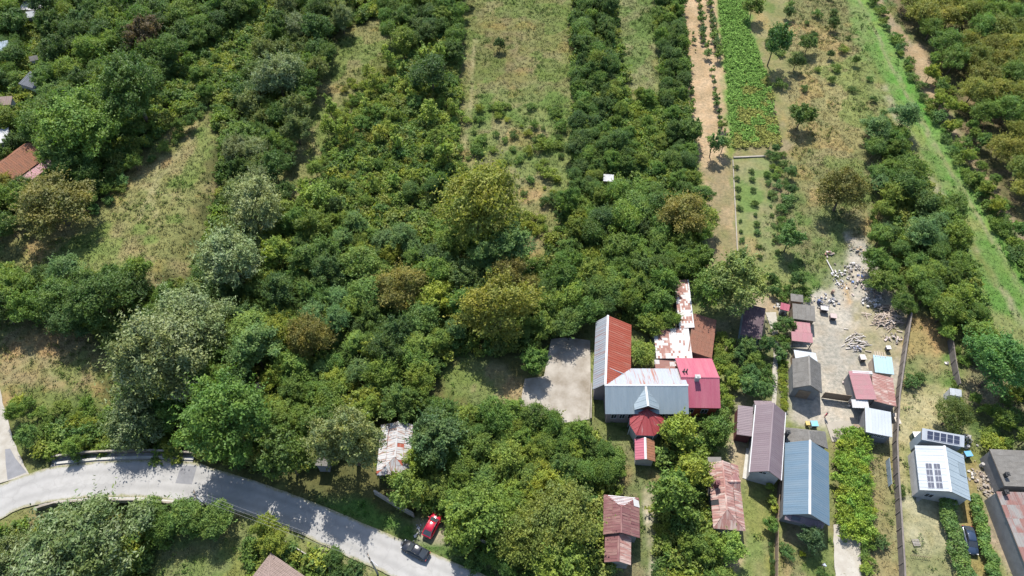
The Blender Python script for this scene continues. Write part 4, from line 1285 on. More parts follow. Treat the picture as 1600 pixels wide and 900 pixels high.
# ------------------------------------------------------------------ vegetation
def leaf_arrays(lobes, n, ls, seed, up=0.35, asp=0.6, low=0.25, fuzz=0.18, flip=0.55, spray=0):
    """leaf-sized faces spread over overlapping lobes; lobes rows: cx cy cz rx ry rz"""
    rg = np.random.RandomState(seed)
    Lb = np.array(lobes, float)
    wgt = (Lb[:, 3] * Lb[:, 5])
    li = rg.choice(len(Lb), n, p=wgt / wgt.sum())
    d = rg.normal(size=(n, 3))
    d /= np.linalg.norm(d, axis=1)[:, None]
    fl = (d[:, 2] < 0) & (rg.rand(n) > low)
    d[fl, 2] *= -1
    r = 1.0 - fuzz * 1.3 * rg.rand(n) ** 1.5 + fuzz * 0.8 * rg.rand(n) ** 2
    P = Lb[li, :3] + Lb[li, 3:] * d * r[:, None]
    keep = np.ones(n, bool)
    for j in range(len(Lb)):
        q = (P - Lb[j, :3]) / Lb[j, 3:]
        keep &= ~(((q ** 2).sum(1) < 0.55) & (li != j))
    P, d, li = P[keep], d[keep], li[keep]
    if spray:
        # ragged twigs standing out of the crown
        m = spray
        c0 = Lb[:, :3].mean(0)
        src = rg.randint(0, len(P), m)
        od_ = P[src] - c0
        od_ /= np.linalg.norm(od_, axis=1)[:, None] + 1e-9
        od_ = od_ + rg.normal(size=(m, 3)) * .45
        od_[:, 2] = np.abs(od_[:, 2]) + .25
        od_ /= np.linalg.norm(od_, axis=1)[:, None]
        ln = Lb[:, 3].max() * rg.uniform(.25, .95, m)
        kk = 9
        tt = (np.arange(kk) + 1) / kk
        Q = (P[src][:, None, :] + od_[:, None, :] * (ln[:, None] * tt[None, :])[:, :, None]).reshape(-1, 3)
        Q += rg.normal(size=Q.shape) * ls * .55
        P = np.concatenate([P, Q])
        d = np.concatenate([d, np.repeat(od_, kk, 0)])
        li = np.concatenate([li, np.repeat(li[src], kk)])
    n = len(P)
    N = d * 0.8 + rg.normal(size=(n, 3)) * flip
    N[:, 2] += up
    N /= np.linalg.norm(N, axis=1)[:, None]
    T = np.cross(N, rg.normal(size=(n, 3)))
    T /= np.linalg.norm(T, axis=1)[:, None] + 1e-9
    B_ = np.cross(N, T)
    s = ls * (0.55 + 0.8 * rg.rand(n))[:, None]
    bend = N * s * 0.22
    V = np.stack([P - T * s, P - B_ * s * asp - bend, P + T * s, P + B_ * s * asp - bend], 1).reshape(-1, 3)
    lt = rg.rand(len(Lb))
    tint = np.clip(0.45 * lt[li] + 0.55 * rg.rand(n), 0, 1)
    return V, np.repeat(tint, 4)


def leaf_mesh(name, V, tint, mat):
    Q = np.arange(len(V)).reshape(-1, 4)
    me = np_mesh(name, V, Q, {"tint": ('FLOAT', tint)})
    me.materials.append(mat)
    return me


def crown_lobes(rg, Rr, Hc, zc, nl, lr=(0.2, 0.44), flat=0.85, core=True, shoots=0):
    """irregular crown: a loose core, lobes at uneven distances, and a few upright shoots"""
    L = []
    if core:
        L.append((rg.uniform(-.1, .1) * Rr, rg.uniform(-.1, .1) * Rr, zc - Hc * .05, Rr * 0.5, Rr * 0.5, Hc * 0.5))
    lean = (rg.uniform(-.12, .12) * Rr, rg.uniform(-.12, .12) * Rr)
    for k in range(nl):
        a = k * 2.39996 + rg.uniform(-.8, .8)
        t = (k + rg.random()) / nl
        ph = math.acos(1 - 1.4 * t)
        rr = Rr * rg.uniform(0.42, 0.92)
        r = Rr * rg.uniform(*lr) * (1.15 if rr < Rr * .65 else 0.9)
        zz = zc + Hc * rg.uniform(.5, .92) * math.cos(ph)
        up_ = (zz - zc) / Hc
        L.append((rr * math.sin(ph) * math.cos(a) + lean[0] * up_, rr * math.sin(ph) * math.sin(a) + lean[1] * up_, zz, r * rg.uniform(.8, 1.2), r * rg.uniform(.8, 1.2), r * flat * rg.uniform(.7, 1.25)))
    for k in range(shoots):
        a, q = rg.uniform(0, 6.28), Rr * rg.uniform(0, .7)
        L.append((q * math.cos(a), q * math.sin(a), zc + Hc * rg.uniform(.55, .95) * (1 - .35 * q / Rr), Rr * .12, Rr * .12, Hc * rg.uniform(.2, .34)))
    return L


def trunk_mesh(name, rg, Rr, zc, Hc, r0, nb=5):
    mb = MB()
    top = Vector((rg.uniform(-.2, .2), rg.uniform(-.2, .2), zc * 0.62))
    mb.tube((0, 0, -0.5), top * 0.5, r0, r0 * 0.78, 7, False)
    mb.tube(top * 0.5, top, r0 * 0.78, r0 * 0.6, 7, False)
    for k in range(nb):
        a = k * 2 * math.pi / nb + rg.uniform(-.4, .4)
        m_ = top + Vector((math.cos(a) * Rr * .35, math.sin(a) * Rr * .35, Hc * rg.uniform(.2, .5)))
        e_ = m_ + Vector((math.cos(a) * Rr * .35, math.sin(a) * Rr * .35, Hc * rg.uniform(.1, .5)))
        mb.tube(top * 0.97, m_, r0 * 0.42, r0 * 0.28, 5, False)
        mb.tube(m_, e_, r0 * 0.28, r0 * 0.10, 5, False)
    mb.tube(top, (top.x, top.y, zc + Hc * .6), r0 * 0.5, r0 * 0.1, 5, False)
    me = mb.mesh(name, True)
    me.materials.append(M['bark'])
    return me


PROTO = {}


def proto(kind, nvar, R0, H0, zc, Hc, nl, nleaf, ls, mat, r0, **kw):
    lk = {k: kw.pop(k) for k in ('lr', 'flat', 'core', 'shoots') if k in kw}
    out = []
    for v in range(nvar):
        rg = random.Random(hash((kind, v)) % 1000 if False else (len(PROTO) * 31 + v * 7 + 3))
        L = crown_lobes(rg, R0, Hc, zc, nl, **lk)
        if kind in ('bush', 'vine', 'slim'):
            L = [(x + rg.uniform(-.2, .2) * R0, y + rg.uniform(-.2, .2) * R0, z * rg.uniform(.8, 1.15), a, b_, c_) for x, y, z, a, b_, c_ in L]
        V, t = leaf_arrays(L, nleaf, ls, len(PROTO) * 100 + v, **kw)
        out.append((trunk_mesh("trunk", rg, R0, zc, Hc, r0), leaf_mesh("crown", V, t, mat)))
    PROTO[kind] = (R0, zc, out)


proto('broad', 6, 3.0, 6.5, 4.0, 2.6, 17, 10500, 0.135, M['leaf'], 0.17, spray=120, fuzz=0.42, flip=0.75, shoots=5)
proto('fine', 5, 3.0, 6.5, 4.0, 2.7, 26, 10500, 0.125, M['leaf'], 0.16, lr=(0.16, 0.32), spray=150, fuzz=0.45, flip=0.8, shoots=9)
proto('olive', 5, 4.0, 7.5, 4.4, 3.1, 36, 18000, 0.13, M['leaf_olive'], 0.24, lr=(0.18, 0.33), spray=200, fuzz=0.42, flip=0.75, shoots=6)
proto('willow', 4, 5.0, 10, 6.0, 4.4, 50, 23000, 0.175, M['leaf_willow'], 0.38, lr=(0.12, 0.30), asp=0.4, spray=320, fuzz=0.5, flip=0.8, shoots=14)
proto('large', 3, 5.0, 9.5, 5.8, 4.2, 44, 24000, 0.145, M['leaf'], 0.36, lr=(0.14, 0.30), spray=300, fuzz=0.42, flip=0.75, shoots=8)
proto('acacia', 4, 3.0, 7.5, 4.8, 2.6, 20, 8500, 0.13, M['leaf'], 0.16, flat=0.5, lr=(0.2, 0.42), spray=110, fuzz=0.45, up=0.7, shoots=4)
proto('bush', 6, 1.2, 1.8, 0.75, 0.7, 9, 1900, 0.09, M['leaf'], 0.05, lr=(0.22, 0.5), low=0.1, spray=45, fuzz=0.55, flip=0.8, shoots=4)
proto('slim', 3, 0.9, 3.0, 1.9, 1.5, 9, 1300, 0.095, M['leaf'], 0.06, lr=(0.25, 0.45), spray=20, fuzz=0.45, shoots=3)
proto('fruit', 4, 2.0, 4.2, 2.6, 1.7, 16, 5600, 0.11, M['leaf'], 0.11, lr=(0.18, 0.36), spray=80, fuzz=0.45, flip=0.75, shoots=6)

GREEN = [(0.066, 0.104, 0.022), (0.076, 0.112, 0.023), (0.056, 0.094, 0.021), (0.086, 0.114, 0.024), (0.064, 0.100, 0.026)]
DARK = [(0.044, 0.072, 0.019), (0.050, 0.080, 0.021), (0.042, 0.068, 0.022)]
YGREEN = [(0.108, 0.136, 0.024), (0.116, 0.136, 0.023), (0.098, 0.132, 0.025)]
OLIVE = [(0.100, 0.104, 0.023), (0.108, 0.106, 0.024), (0.092, 0.103, 0.023)]
BROWN = [(0.098, 0.088, 0.026), (0.092, 0.086, 0.026)]
BLUEG = [(0.052, 0.090, 0.028), (0.058, 0.096, 0.031)]
SILVER = [(0.074, 0.096, 0.032), (0.066, 0.090, 0.028), (0.084, 0.102, 0.036)]
PAL = [(GREEN, "mid-green"), (DARK, "dark green"), (YGREEN, "yellow-green"), (OLIVE, "olive"), (BROWN, "brown-tinged"), (BLUEG, "blue-green"), (SILVER, "grey-green")]
AUTO = []
ORD = "first second third fourth fifth sixth seventh eighth ninth tenth eleventh twelfth thirteenth fourteenth fifteenth sixteenth seventeenth eighteenth nineteenth".split()


def ordw(n):
    """0-based ordinal word"""
    if n < 19:
        return ORD[n]
    t, u = divmod(n + 1, 10)
    tens = {2: "twent", 3: "thirt", 4: "fort", 5: "fift", 6: "sixt"}[t]
    return tens + "ieth" if u == 0 else tens + "y-" + ORD[u - 1]


LANDMARKS = [("the village shelter roof", 48, 15), ("the slate shed", 48, 125), ("the orange stable", 40, 258), ("the large dark left tree", 205, 140), ("the reddish-brown tree", 225, 55),
             ("the left meadow", 230, 320), ("the lower left meadow", 60, 560), ("the big silver willow", 242, 560), ("the bridge", 195, 712), ("the bright tree over the bridge", 352, 655),
             ("the huge bottom willow", 120, 850), ("the pale upper willow", 430, 110), ("the middle silver willow", 395, 325), ("the feathery blue-green locust", 395, 548), ("the lower brown walnut", 478, 528),
             ("the brown round walnut", 628, 448), ("the largest walnut", 742, 320), ("the olive-gold walnut", 782, 482), ("the derelict white roof", 615, 697), ("the hidden grey shed", 503, 714),
             ("the dark field tree", 675, 115), ("the lone field tree", 780, 68), ("the white strip hut", 950, 278), ("the rust-red wing", 957, 550), ("the concrete yard", 870, 600),
             ("the pink annex", 1095, 600), ("the brown strip walnut", 1068, 338), ("the top tree row", 925, 20), ("the middle tree row", 930, 170), ("the bare strip", 1080, 150), ("the bare strip top", 1070, 10),
             ("the enclosed garden", 1180, 320), ("the purple shed", 1175, 505), ("the brown house", 1195, 690), ("the ruin", 1135, 770), ("the maroon house", 970, 820), ("the red car", 676, 820),
             ("the big walnut", 880, 815), ("the pink entrance", 1008, 700), ("the lone olive tree", 1318, 300), ("the rubbish heaps", 1340, 440), ("the yard shed row", 1255, 500), ("the white box hut", 1493, 612),
             ("the right edge tree", 1565, 572), ("the grassy lane", 1450, 220), ("the right field path", 1205, 160), ("the beige tiled house", 430, 885), ("the left power pole", 315, 780), ("the overgrown field top", 640, 130),
             ("the overgrown field middle", 600, 230), ("the overgrown field foot", 520, 330), ("the meadow rim", 330, 130), ("the dense wood middle", 540, 420), ("the dense wood foot", 580, 560), ("the thicket middle", 960, 420), ("the garden wood middle", 810, 700), ("the dry strip middle", 820, 200), ("the long wall end", 1424, 488), ("the outbuilding", 1570, 730), ("the solar house", 1470, 730)]


def finish_labels():
    """every scattered plant is named by its colour and its place round the nearest landmark"""
    B_ = {}
    for o, colw, noun, x, y, z in AUTO:
        px, py = to_px(x, y, z)
        nm, lx, ly = min(LANDMARKS, key=lambda l: (l[1] - px) ** 2 + (l[2] - py) ** 2)
        a = math.degrees(math.atan2(ly - py, px - lx)) % 360
        dr_ = ("right", "upper right", "top", "upper left", "left", "lower left", "bottom", "lower right")[int((a + 22.5) // 45) % 8]
        B_.setdefault((colw, noun, dr_, nm), []).append((math.hypot(px - lx, py - ly), o))
    for (colw, noun, dr_, nm), L in B_.items():
        L.sort(key=lambda t: t[0])
        side = {"top": "above", "bottom": "below", "left": "left of", "right": "right of"}.get(dr_, dr_ + " of")
        for k, (_, o) in enumerate(L):
            o["label"] = ("%s %s %s %s" % (colw, noun, side, nm)) if len(L) == 1 else ("%s %s %s %s, counted outwards, %s" % (ordw(k), colw, noun, side, nm)).replace(", counted outwards, ", " ") + " counting outwards"


PLACED = []
AVOID = [(885, 545, 40), (900, 520, 22), (48, 16, 22), (45, 27, 18), (5, 80, 16), (50, 128, 22), (0, 160, 14), (66, 152, 8), (50, 93, 10), (0, 216, 16), (20, 270, 30), (50, 250, 30), (75, 250, 16), (615, 697, 46), (503, 716, 20), (950, 280, 22), (1175, 505, 34), (1072, 470, 26), (1050, 535, 36), (1133, 770, 44), (676, 822, 34), (958, 545, 40), (1008, 700, 26), (970, 800, 34), (1180, 655, 34), (408, 606, 16), (430, 890, 44), (650, 815, 18)]
TRG = random.Random(77)
COUNT = {}


def plant(kind, x, y, r, label, group=None, cols=GREEN, name=None, cat="tree", sz=None, single=None, z=None):
    R0, zc, vars_ = PROTO[kind]
    k = r / R0
    tm, cm = TRG.choice(vars_)
    c = TRG.choice(cols)
    j = TRG.uniform(0.85, 1.18)
    hs = TRG.uniform(0.93, 1.07)
    c = (c[0] * j * hs, c[1] * j, c[2] * j / hs)
    kz = k * (sz or TRG.uniform(0.88, 1.12))
    zz = h1(x, y) if z is None else z
    nm = name or {'broad': 'broadleaf_tree', 'fine': 'broadleaf_tree', 'olive': 'walnut_tree', 'willow': 'willow_tree', 'acacia': 'locust_tree', 'bush': 'shrub', 'slim': 'sapling', 'fruit': 'fruit_tree', 'large': 'broadleaf_tree'}[kind]
    rz = TRG.uniform(0, 6.283)
    if single is None:
        single = kind == 'bush'
    PLACED.append((x, y, r))
    COUNT[nm] = COUNT.get(nm, 0) + 1
    if single:
        o = link(nm, cm, None, None, c)
        o.location, o.rotation_euler, o.scale = (x, y, zz), (0, 0, rz), (k * TRG.uniform(.8, 1.25), k * TRG.uniform(.8, 1.25), kz)
        return tag(o, label, cat, group)
    e_ = tag(empty(nm, (x, y, zz), rz), label, cat, group)
    e_.scale = (k * TRG.uniform(.86, 1.16), k * TRG.uniform(.86, 1.16), kz)
    e_.rotation_euler = (TRG.uniform(-.07, .07), TRG.uniform(-.07, .07), rz)
    link("trunk", tm, e_)
    link("crown", cm, e_, None, c)
    return e_


def tree_px(kind, px, py, rpx, label, cols=GREEN, sz=None, **kw):
    """px,py: crown centre in the photograph, rpx: crown radius there"""
    R0, zc, _ = PROTO[kind]
    z = 3.0
    for _ in range(3):
        g = at(px, py, z)
        D = (g - Vector((0, 0, CAM_H))).length
        depth = math.sqrt(D * D / (1 + ((px - 800) / FPX) ** 2 + ((py - 450) / FPX) ** 2))
        r = rpx * depth / FPX
        z = zc * r / R0 * (sz or 1.0)
    return plant(kind, g.x, g.y, r, label, cols=cols, sz=sz or 1.0, **kw)


def scatter(poly, mixk, spacing, rr, label, group, zc=3.5, seed=1, cat="tree", over=0.62, maxn=400, nm=None, bn=None, frame=True):
    """fill a pixel outline with single plants; mixk: list of (kind, colours, weight)"""
    rg = random.Random(seed)
    W_ = gpoly(poly, zc)
    lo, hi = W_.min(0), W_.max(0)
    ks = [m for m in mixk]
    wts = [m[2] for m in ks]
    n = 0
    area = (hi[0] - lo[0]) * (hi[1] - lo[1])
    tries = int(area / (spacing * spacing) * 9)
    near = [p for p in PLACED if lo[0] - 8 < p[0] < hi[0] + 8 and lo[1] - 8 < p[1] < hi[1] + 8]
    for _ in range(tries):
        if n >= maxn:
            break
        x, y = rg.uniform(lo[0], hi[0]), rg.uniform(lo[1], hi[1])
        if not inpoly(np.array([[x, y]]), W_)[0]:
            continue
        px, py = to_px(x, y, zc)
        if frame and not (-28 < px < 1628 and -22 < py < 935):
            continue
        if any((px - ax) ** 2 + (py - ay) ** 2 < ar * ar for ax, ay, ar in AVOID):
            continue
        r = rg.uniform(*rr)
        kind, cols, _w = rg.choices(ks, wts)[0]
        if kind == 'bush':
            r = min(r, 2.0) * rg.uniform(.65, 1.0)
        if kind == 'willow':
            r *= 1.3
        md = over * r
        if any((x - q[0]) ** 2 + (y - q[1]) ** 2 < max(spacing * .55, md + over * q[2]) ** 2 for q in near):
            continue
        near.append((x, y, r))
        isb = kind == 'bush'
        nmk = (bn if isb else nm) if (bn if isb else nm) else None
        o = plant(kind, x, y, r, label, group, cols, cat="shrub" if isb else cat, name=nmk)
        colw = next(w_ for p_, w_ in PAL if p_ is cols)
        AUTO.append((o, colw, o.name.split('.')[0].replace('_', ' '), x, y, zc))
        n += 1
    return n


# --- trees one can single out
tree_px('willow', 120, 850, 92, "huge grey-green willow overhanging the lower side of the bridge at bottom left", SILVER, 0.85)
tree_px('willow', 30, 880, 50, "willow at the bottom left corner beside the huge bridge willow", SILVER)
tree_px('willow', 242, 560, 84, "big silver-leaved willow above the bridge at left", [(0.095, 0.115, 0.045)], 0.9)
tree_px('willow', 300, 500, 55, "willow with silvery top just behind the big silver willow", SILVER)
tree_px('willow', 402, 322, 46, "pale silver willow in the middle of the stream belt", [(0.095, 0.115, 0.045)])
tree_px('willow', 362, 405, 48, "silver willow beside the lower end of the left meadow", [(0.095, 0.115, 0.045)])
tree_px('willow', 430, 110, 42, "pale silver willow at the upper stream belt", [(0.095, 0.115, 0.045)])
tree_px('large', 352, 655, 72, "bright green spreading tree standing over the right end of the bridge", YGREEN + GREEN, 1.1)
tree_px('willow', 205, 650, 45, "grey-green tree shading the bridge parapet", SILVER, 1.0)
tree_px('fruit', 448, 712, 46, "dark round tree overhanging the road left of the hidden shed", DARK, 1.15)
tree_px('large', 545, 688, 52, "tall tree with pale flowering top beside the derelict white roof", [(0.13, 0.15, 0.07)], 1.55)
tree_px('fine', 680, 686, 42, "dark blue-green dense tree right of the derelict white roof", [(0.045, 0.075, 0.03)], 1.0)
tree_px('fruit', 632, 762, 34, "green roadside tree in front of the derelict white roof", GREEN)
tree_px('fine', 748, 808, 50, "yellow-green drooping tree beside the parked red car", YGREEN, 1.0)
tree_px('olive', 880, 815, 62, "large olive-brown walnut covering the left of the maroon hip house", [(0.080, 0.095, 0.023)])
tree_px('olive', 815, 830, 45, "olive walnut left of the large walnut near the roadside wall", [(0.076, 0.096, 0.023)])
tree_px('broad', 878, 880, 46, "pale green tree at the bottom edge below the large walnut", YGREEN)
tree_px('olive', 742, 320, 66, "largest dark olive walnut in the middle of the wood", OLIVE, 1.15)
tree_px('olive', 628, 448, 42, "brown-tinged round walnut left of the middle of the wood", BROWN)
tree_px('olive', 782, 482, 56, "olive-gold walnut behind the concrete yard clearing", OLIVE + BROWN, 1.1)
tree_px('olive', 795, 425, 34, "small brownish walnut tucked behind the olive-gold walnut", BROWN)
tree_px('olive', 478, 528, 42, "brownish walnut in the lower left wood", BROWN)
tree_px('olive', 1068, 338, 38, "brown-tinged walnut at the edge of the bare strip", BROWN)
tree_px('olive', 1318, 300, 38, "lone dark olive tree above the rubbish heaps", [(0.085, 0.075, 0.022)])
tree_px('olive', 85, 320, 52, "olive-brown tree below the orange tiled stable", BROWN + OLIVE, 0.8)
tree_px('acacia', 805, 385, 32, "blue-green locust tree touching the largest walnut", BLUEG, 1.1)
tree_px('acacia', 755, 405, 30, "second blue-green locust in front of the largest walnut", BLUEG, 1.1)
tree_px('acacia', 395, 548, 40, "feathery blue-green locust in the lower left wood", BLUEG)
tree_px('fine', 1150, 440, 46, "airy yellowish-green tree behind the purple shed", [(0.10, 0.125, 0.04)])
tree_px('broad', 1112, 450, 34, "green tree between the patched shed and the airy tree", GREEN)
tree_px('large', 1565, 572, 55, "large fresh green tree at the right edge beside the scrubby plot", [(0.05, 0.10, 0.03)])
tree_px('olive', 1487, 648, 30, "dark green plum-like tree below the white box hut", [(0.055, 0.075, 0.022)])
tree_px('broad', 675, 115, 30, "dark rounded tree standing in the yellowish shrub field", DARK)
tree_px('fruit', 780, 68, 10, "lone little tree in the upper dry field", DARK, cat="tree")
tree_px('large', 205, 140, 58, "large dark tree between the village gardens and the left meadow", DARK, 1.05)
tree_px('large', 130, 196, 58, "broad green tree above the end of the orange stable", GREEN, 0.95)
tree_px('fine', 225, 55, 28, "reddish-brown tree among the dark trees at upper left", [(0.072, 0.052, 0.03)])
tree_px('large', 155, 465, 52, "dark tree below the left meadow", DARK, 0.9)
tree_px('fruit', 1268, 812 + 28, 20, "small grey-green tree in front of the blue roofed house", [(0.05, 0.08, 0.035)])
tree_px('fruit', 1207, 820, 13, "small green bush-like tree on the lawn by the boundary fence", GREEN)
tree_px('fruit', 1140, 852, 24, "yellow-green fruit tree in front of the rust-eaten ruin", YGREEN)
tree_px('fruit', 1050, 770, 42, "round green fruit tree right of the gravel drive", GREEN)
tree_px('fruit', 1056, 672, 34, "leafy yellow-green tree beside the pink entrance roof", YGREEN)
tree_px('fruit', 1080, 735, 30, "fruit tree with yellowing leaves left of the rust-eaten ruin", YGREEN)
tree_px('fruit', 1118, 670, 26, "ivy-clad green tree by the pink annex", GREEN)
tree_px('fruit', 1235, 372, 24, "grey-green small tree on the path beside the enclosed garden", BLUEG)
tree_px('fruit', 1045, 20, 12, "small yellow-leaved tree at the top of the bare strip", [(0.16, 0.16, 0.03)])
tree_px('broad', 837, 567, 24, "compact green tree at the corner of the concrete yard", GREEN)
tree_px('fruit', 1253, 180, 20, "dark round tree in the right field beside the path", DARK)
tree_px('fruit', 1212, 65, 26, "tall blue-green tree between crop strip and right field", BLUEG, 1.3)
tree_px('fruit', 1264, 66, 14, "dark small tree right of the tall blue-green tree", DARK)
tree_px('fruit', 1178, 10, 18, "small green tree at the top edge beside the crop strip", GREEN)
tree_px('fruit', 1245, 95, 13, "little dark tree below the pair in the right field", DARK)

tree_px('bush', 600, 735, 16, "bushy green clump at the left front of the derelict white roof", YGREEN, cat="shrub")
tree_px('bush', 630, 742, 15, "bushy green clump at the right front of the derelict white roof", GREEN, cat="shrub")
tree_px('fruit', 655, 720, 24, "yellow-green tree leaning on the right side of the derelict white roof", YGREEN)

# --- woods and thickets, region by region
MIXW = [('broad', GREEN, 3), ('fine', GREEN, 4), ('fine', DARK, 1.5), ('broad', DARK, 1), ('acacia', GREEN, 1), ('acacia', BLUEG, 1.2), ('fine', YGREEN, 1.6), ('fruit', YGREEN, 1.2), ('olive', BROWN, 0.3)]
G1 = "trees of the village gardens"
scatter([(-80, -80), (440, -80), (390, 10), (320, 60), (240, 110), (215, 200), (120, 300), (60, 235), (70, 150), (70, 40), (-80, 60)], [('broad', DARK, 3), ('broad', GREEN, 3), ('fine', DARK, 2), ('fine', GREEN, 1)], 4.2, (2.6, 4.2), "dark green garden tree in the village belt at the upper left", G1, seed=3, nm='garden_tree')
scatter([(-80, 60), (30, 60), (30, 110), (-10, 140), (20, 190), (50, 215), (-80, 300)], [('broad', DARK, 2), ('broad', GREEN, 2), ('bush', GREEN, 1)], 4.0, (1.8, 3.0), "small green garden tree beside the village roofs at the left edge", "trees beside the village roofs", seed=4, nm='garden_tree', bn='garden_bush')
scatter([(60, 300), (120, 295), (235, 225), (290, 160), (310, 90), (340, 60), (350, 90), (300, 180), (190, 265), (140, 320)], [('fine', GREEN, 1), ('bush', GREEN, 3), ('bush', BLUEG, 2)], 3.2, (1.2, 2.0), "low green tree on the rim of the left meadow", "scrub round the left meadow", seed=5, nm='meadow_tree', bn='meadow_bush')
scatter([(-80, 290), (60, 290), (120, 325), (40, 350), (-80, 385)], [('broad', DARK, 2), ('olive', OLIVE, 1), ('fine', GREEN, 1)], 4.0, (2.0, 3.6), "dark tree on the left edge below the stable", "trees below the stable", seed=6, nm='garden_tree')
scatter([(-80, 425), (100, 430), (225, 420), (260, 450), (210, 515), (120, 510), (-80, 480)], [('broad', DARK, 3), ('fine', GREEN, 2), ('acacia', BLUEG, 1)], 4.0, (2.2, 3.6), "dark green tree of the belt below the left meadow", "belt below the left meadow", seed=7, nm='meadow_tree')
scatter([(470, -80), (590, -80), (540, 20), (505, 100), (465, 210), (435, 330), (350, 470), (280, 470), (330, 400), (365, 320), (365, 210), (380, 120), (430, 40)], [('willow', SILVER, 2), ('broad', DARK, 2), ('fine', GREEN, 2), ('fine', SILVER, 3), ('fine', DARK, 1.5)], 3.3, (2.0, 3.8), "grey-green willow or poplar of the stream belt running up from the bridge", "stream belt trees", seed=8, nm='stream_tree')
scatter([(455, 300), (560, 340), (680, 390), (700, 320), (720, 420), (840, 440), (850, 520), (700, 530), (670, 600), (650, 640), (480, 720), (420, 700), (280, 640), (180, 690), (160, 600), (250, 480), (340, 460), (420, 330)], MIXW, 3.4, (1.6, 3.7), "green tree in the dense wood between the stream and the middle strips", "dense wood trees", seed=9, nm='wood_tree', maxn=280, over=0.55)
scatter([(20, 610), (60, 640), (150, 620), (180, 690), (90, 715), (40, 710)], [('bush', YGREEN, 3), ('bush', GREEN, 3), ('fine', GREEN, 1)], 2.6, (1.2, 2.0), "low green shrub on the slope left of the bridge", "shrubs left of the bridge", seed=10, nm='slope_tree', bn='slope_bush', zc=1.2)
scatter([(540, 130), (700, 60), (715, 230), (690, 280), (560, 330), (480, 380), (470, 330)], [('bush', YGREEN, 6), ('bush', OLIVE, 3), ('bush', GREEN, 3), ('slim', YGREEN, 2), ('fine', GREEN, .6)], 2.3, (1.0, 2.0), "yellow-green shrub of the overgrown field left of the dry strip", "shrubs of the overgrown field", seed=11, nm='scrub_tree', bn='scrub_bush', zc=1.0, maxn=280, over=0.5)
scatter([(600, -60), (728, -60), (722, 70), (700, 100), (625, 95), (600, 40)], [('broad', DARK, 2), ('broad', GREEN, 3)], 3.8, (2.0, 3.4), "dark green tree of the clump at the top left of the dry strip", "clump at the top of the dry strip", seed=12)
scatter([(640, 110), (710, 110), (700, 200), (690, 290), (640, 300)], [('broad', DARK, 1), ('fine', GREEN, 2), ('bush', GREEN, 2)], 3.0, (1.6, 2.6), "green tree on the boundary of the overgrown field and the dry strip", "boundary trees of the dry strip", seed=13, nm='boundary_tree', bn='boundary_bush')
scatter([(735, 170), (880, 150), (890, 330), (850, 470), (800, 380), (790, 280), (700, 260)], [('bush', GREEN, 3), ('bush', YGREEN, 2), ('bush', DARK, 1)], 2.6, (0.7, 2.0), "single shrub growing up in the dry strip behind the wood", "shrubs in the dry strip", seed=14, bn='strip_bush', zc=0.8, maxn=70)
scatter([(905, -60), (950, -60), (958, 120), (985, 220), (980, 290), (900, 300), (898, 150)], [('fine', DARK, 2), ('broad', GREEN, 2), ('broad', DARK, 2), ('bush', GREEN, 2)], 2.8, (1.5, 2.6), "dark green tree of the narrow tree row between two dry strips", "narrow tree row", seed=15, nm='row_tree', bn='row_bush', over=0.5)
scatter([(1025, -60), (1060, -60), (1068, 60), (1075, 180), (1095, 290), (1060, 300), (1040, 180)], [('fine', GREEN, 2), ('broad', DARK, 2), ('bush', GREEN, 2)], 2.8, (1.5, 2.5), "green tree along the left edge of the bare earth strip", "trees along the bare strip", seed=16, nm='row_tree', bn='row_bush', over=0.5)
scatter([(960, 140), (1040, 150), (1070, 280), (990, 290)], [('bush', YGREEN, 3), ('bush', GREEN, 3), ('fine', GREEN, 1.5)], 2.4, (1.1, 2.2), "fresh green shrub between the narrow tree row and the bare strip", "shrubs between the tree rows", seed=17, nm='thicket_tree', bn='thicket_bush', zc=1.2, over=0.5)
scatter([(870, 300), (940, 300), (1100, 300), (1095, 420), (1060, 440), (1050, 520), (1000, 520), (990, 495), (930, 490), (920, 520), (860, 525), (835, 500), (860, 430), (900, 350)], [('broad', GREEN, 4), ('broad', DARK, 1.5), ('fine', GREEN, 3), ('broad', YGREEN, 1)], 3.4, (2.0, 3.3), "green tree of the thicket behind the rust-red wing", "thicket behind the large house", seed=18, nm='thicket_tree', over=0.55)
scatter([(995, 515), (1040, 515), (1020, 550), (1000, 560), (990, 550)], [('broad', GREEN, 1)], 3, (2.0, 2.8), "bright green tree leaning over the patched shed by the wing", "trees between wing and patched shed", seed=19)
scatter([(640, 640), (770, 630), (860, 645), (950, 690), (965, 720), (930, 760), (900, 760), (790, 770), (720, 740), (700, 640)], [('broad', GREEN, 4), ('fine', YGREEN, 1.5), ('broad', YGREEN, 1), ('fine', GREEN, 2)], 3.3, (1.7, 2.9), "green tree in the garden wood below the concrete yard", "garden wood below the concrete yard", seed=20, nm='grove_tree', over=0.55)
scatter([(640, 760), (760, 740), (900, 760), (800, 800), (700, 790)], [('broad', GREEN, 3), ('fine', GREEN, 2), ('fine', YGREEN, 1)], 3.2, (1.6, 2.6), "green tree between the garden wood and the parked cars", "trees above the parked cars", seed=21, nm='grove_tree', over=0.55)
scatter([(690, 840), (760, 830), (840, 870), (930, 880), (930, 930), (820, 910), (740, 880)], [('bush', GREEN, 3), ('fruit', GREEN, 2)], 2.6, (1.1, 2.0), "low green bush along the roadside wall at the bottom", "bushes by the roadside wall", seed=22, zc=1.2)
scatter([(1030, 800), (1110, 790), (1115, 870), (1150, 880), (1130, 930), (1030, 930)], [('fruit', GREEN, 3), ('bush', YGREEN, 2), ('bush', GREEN, 2)], 2.6, (1.2, 2.2), "green bush between the gravel drive and the rust-eaten ruin", "bushes between drive and ruin", seed=23, zc=1.2)
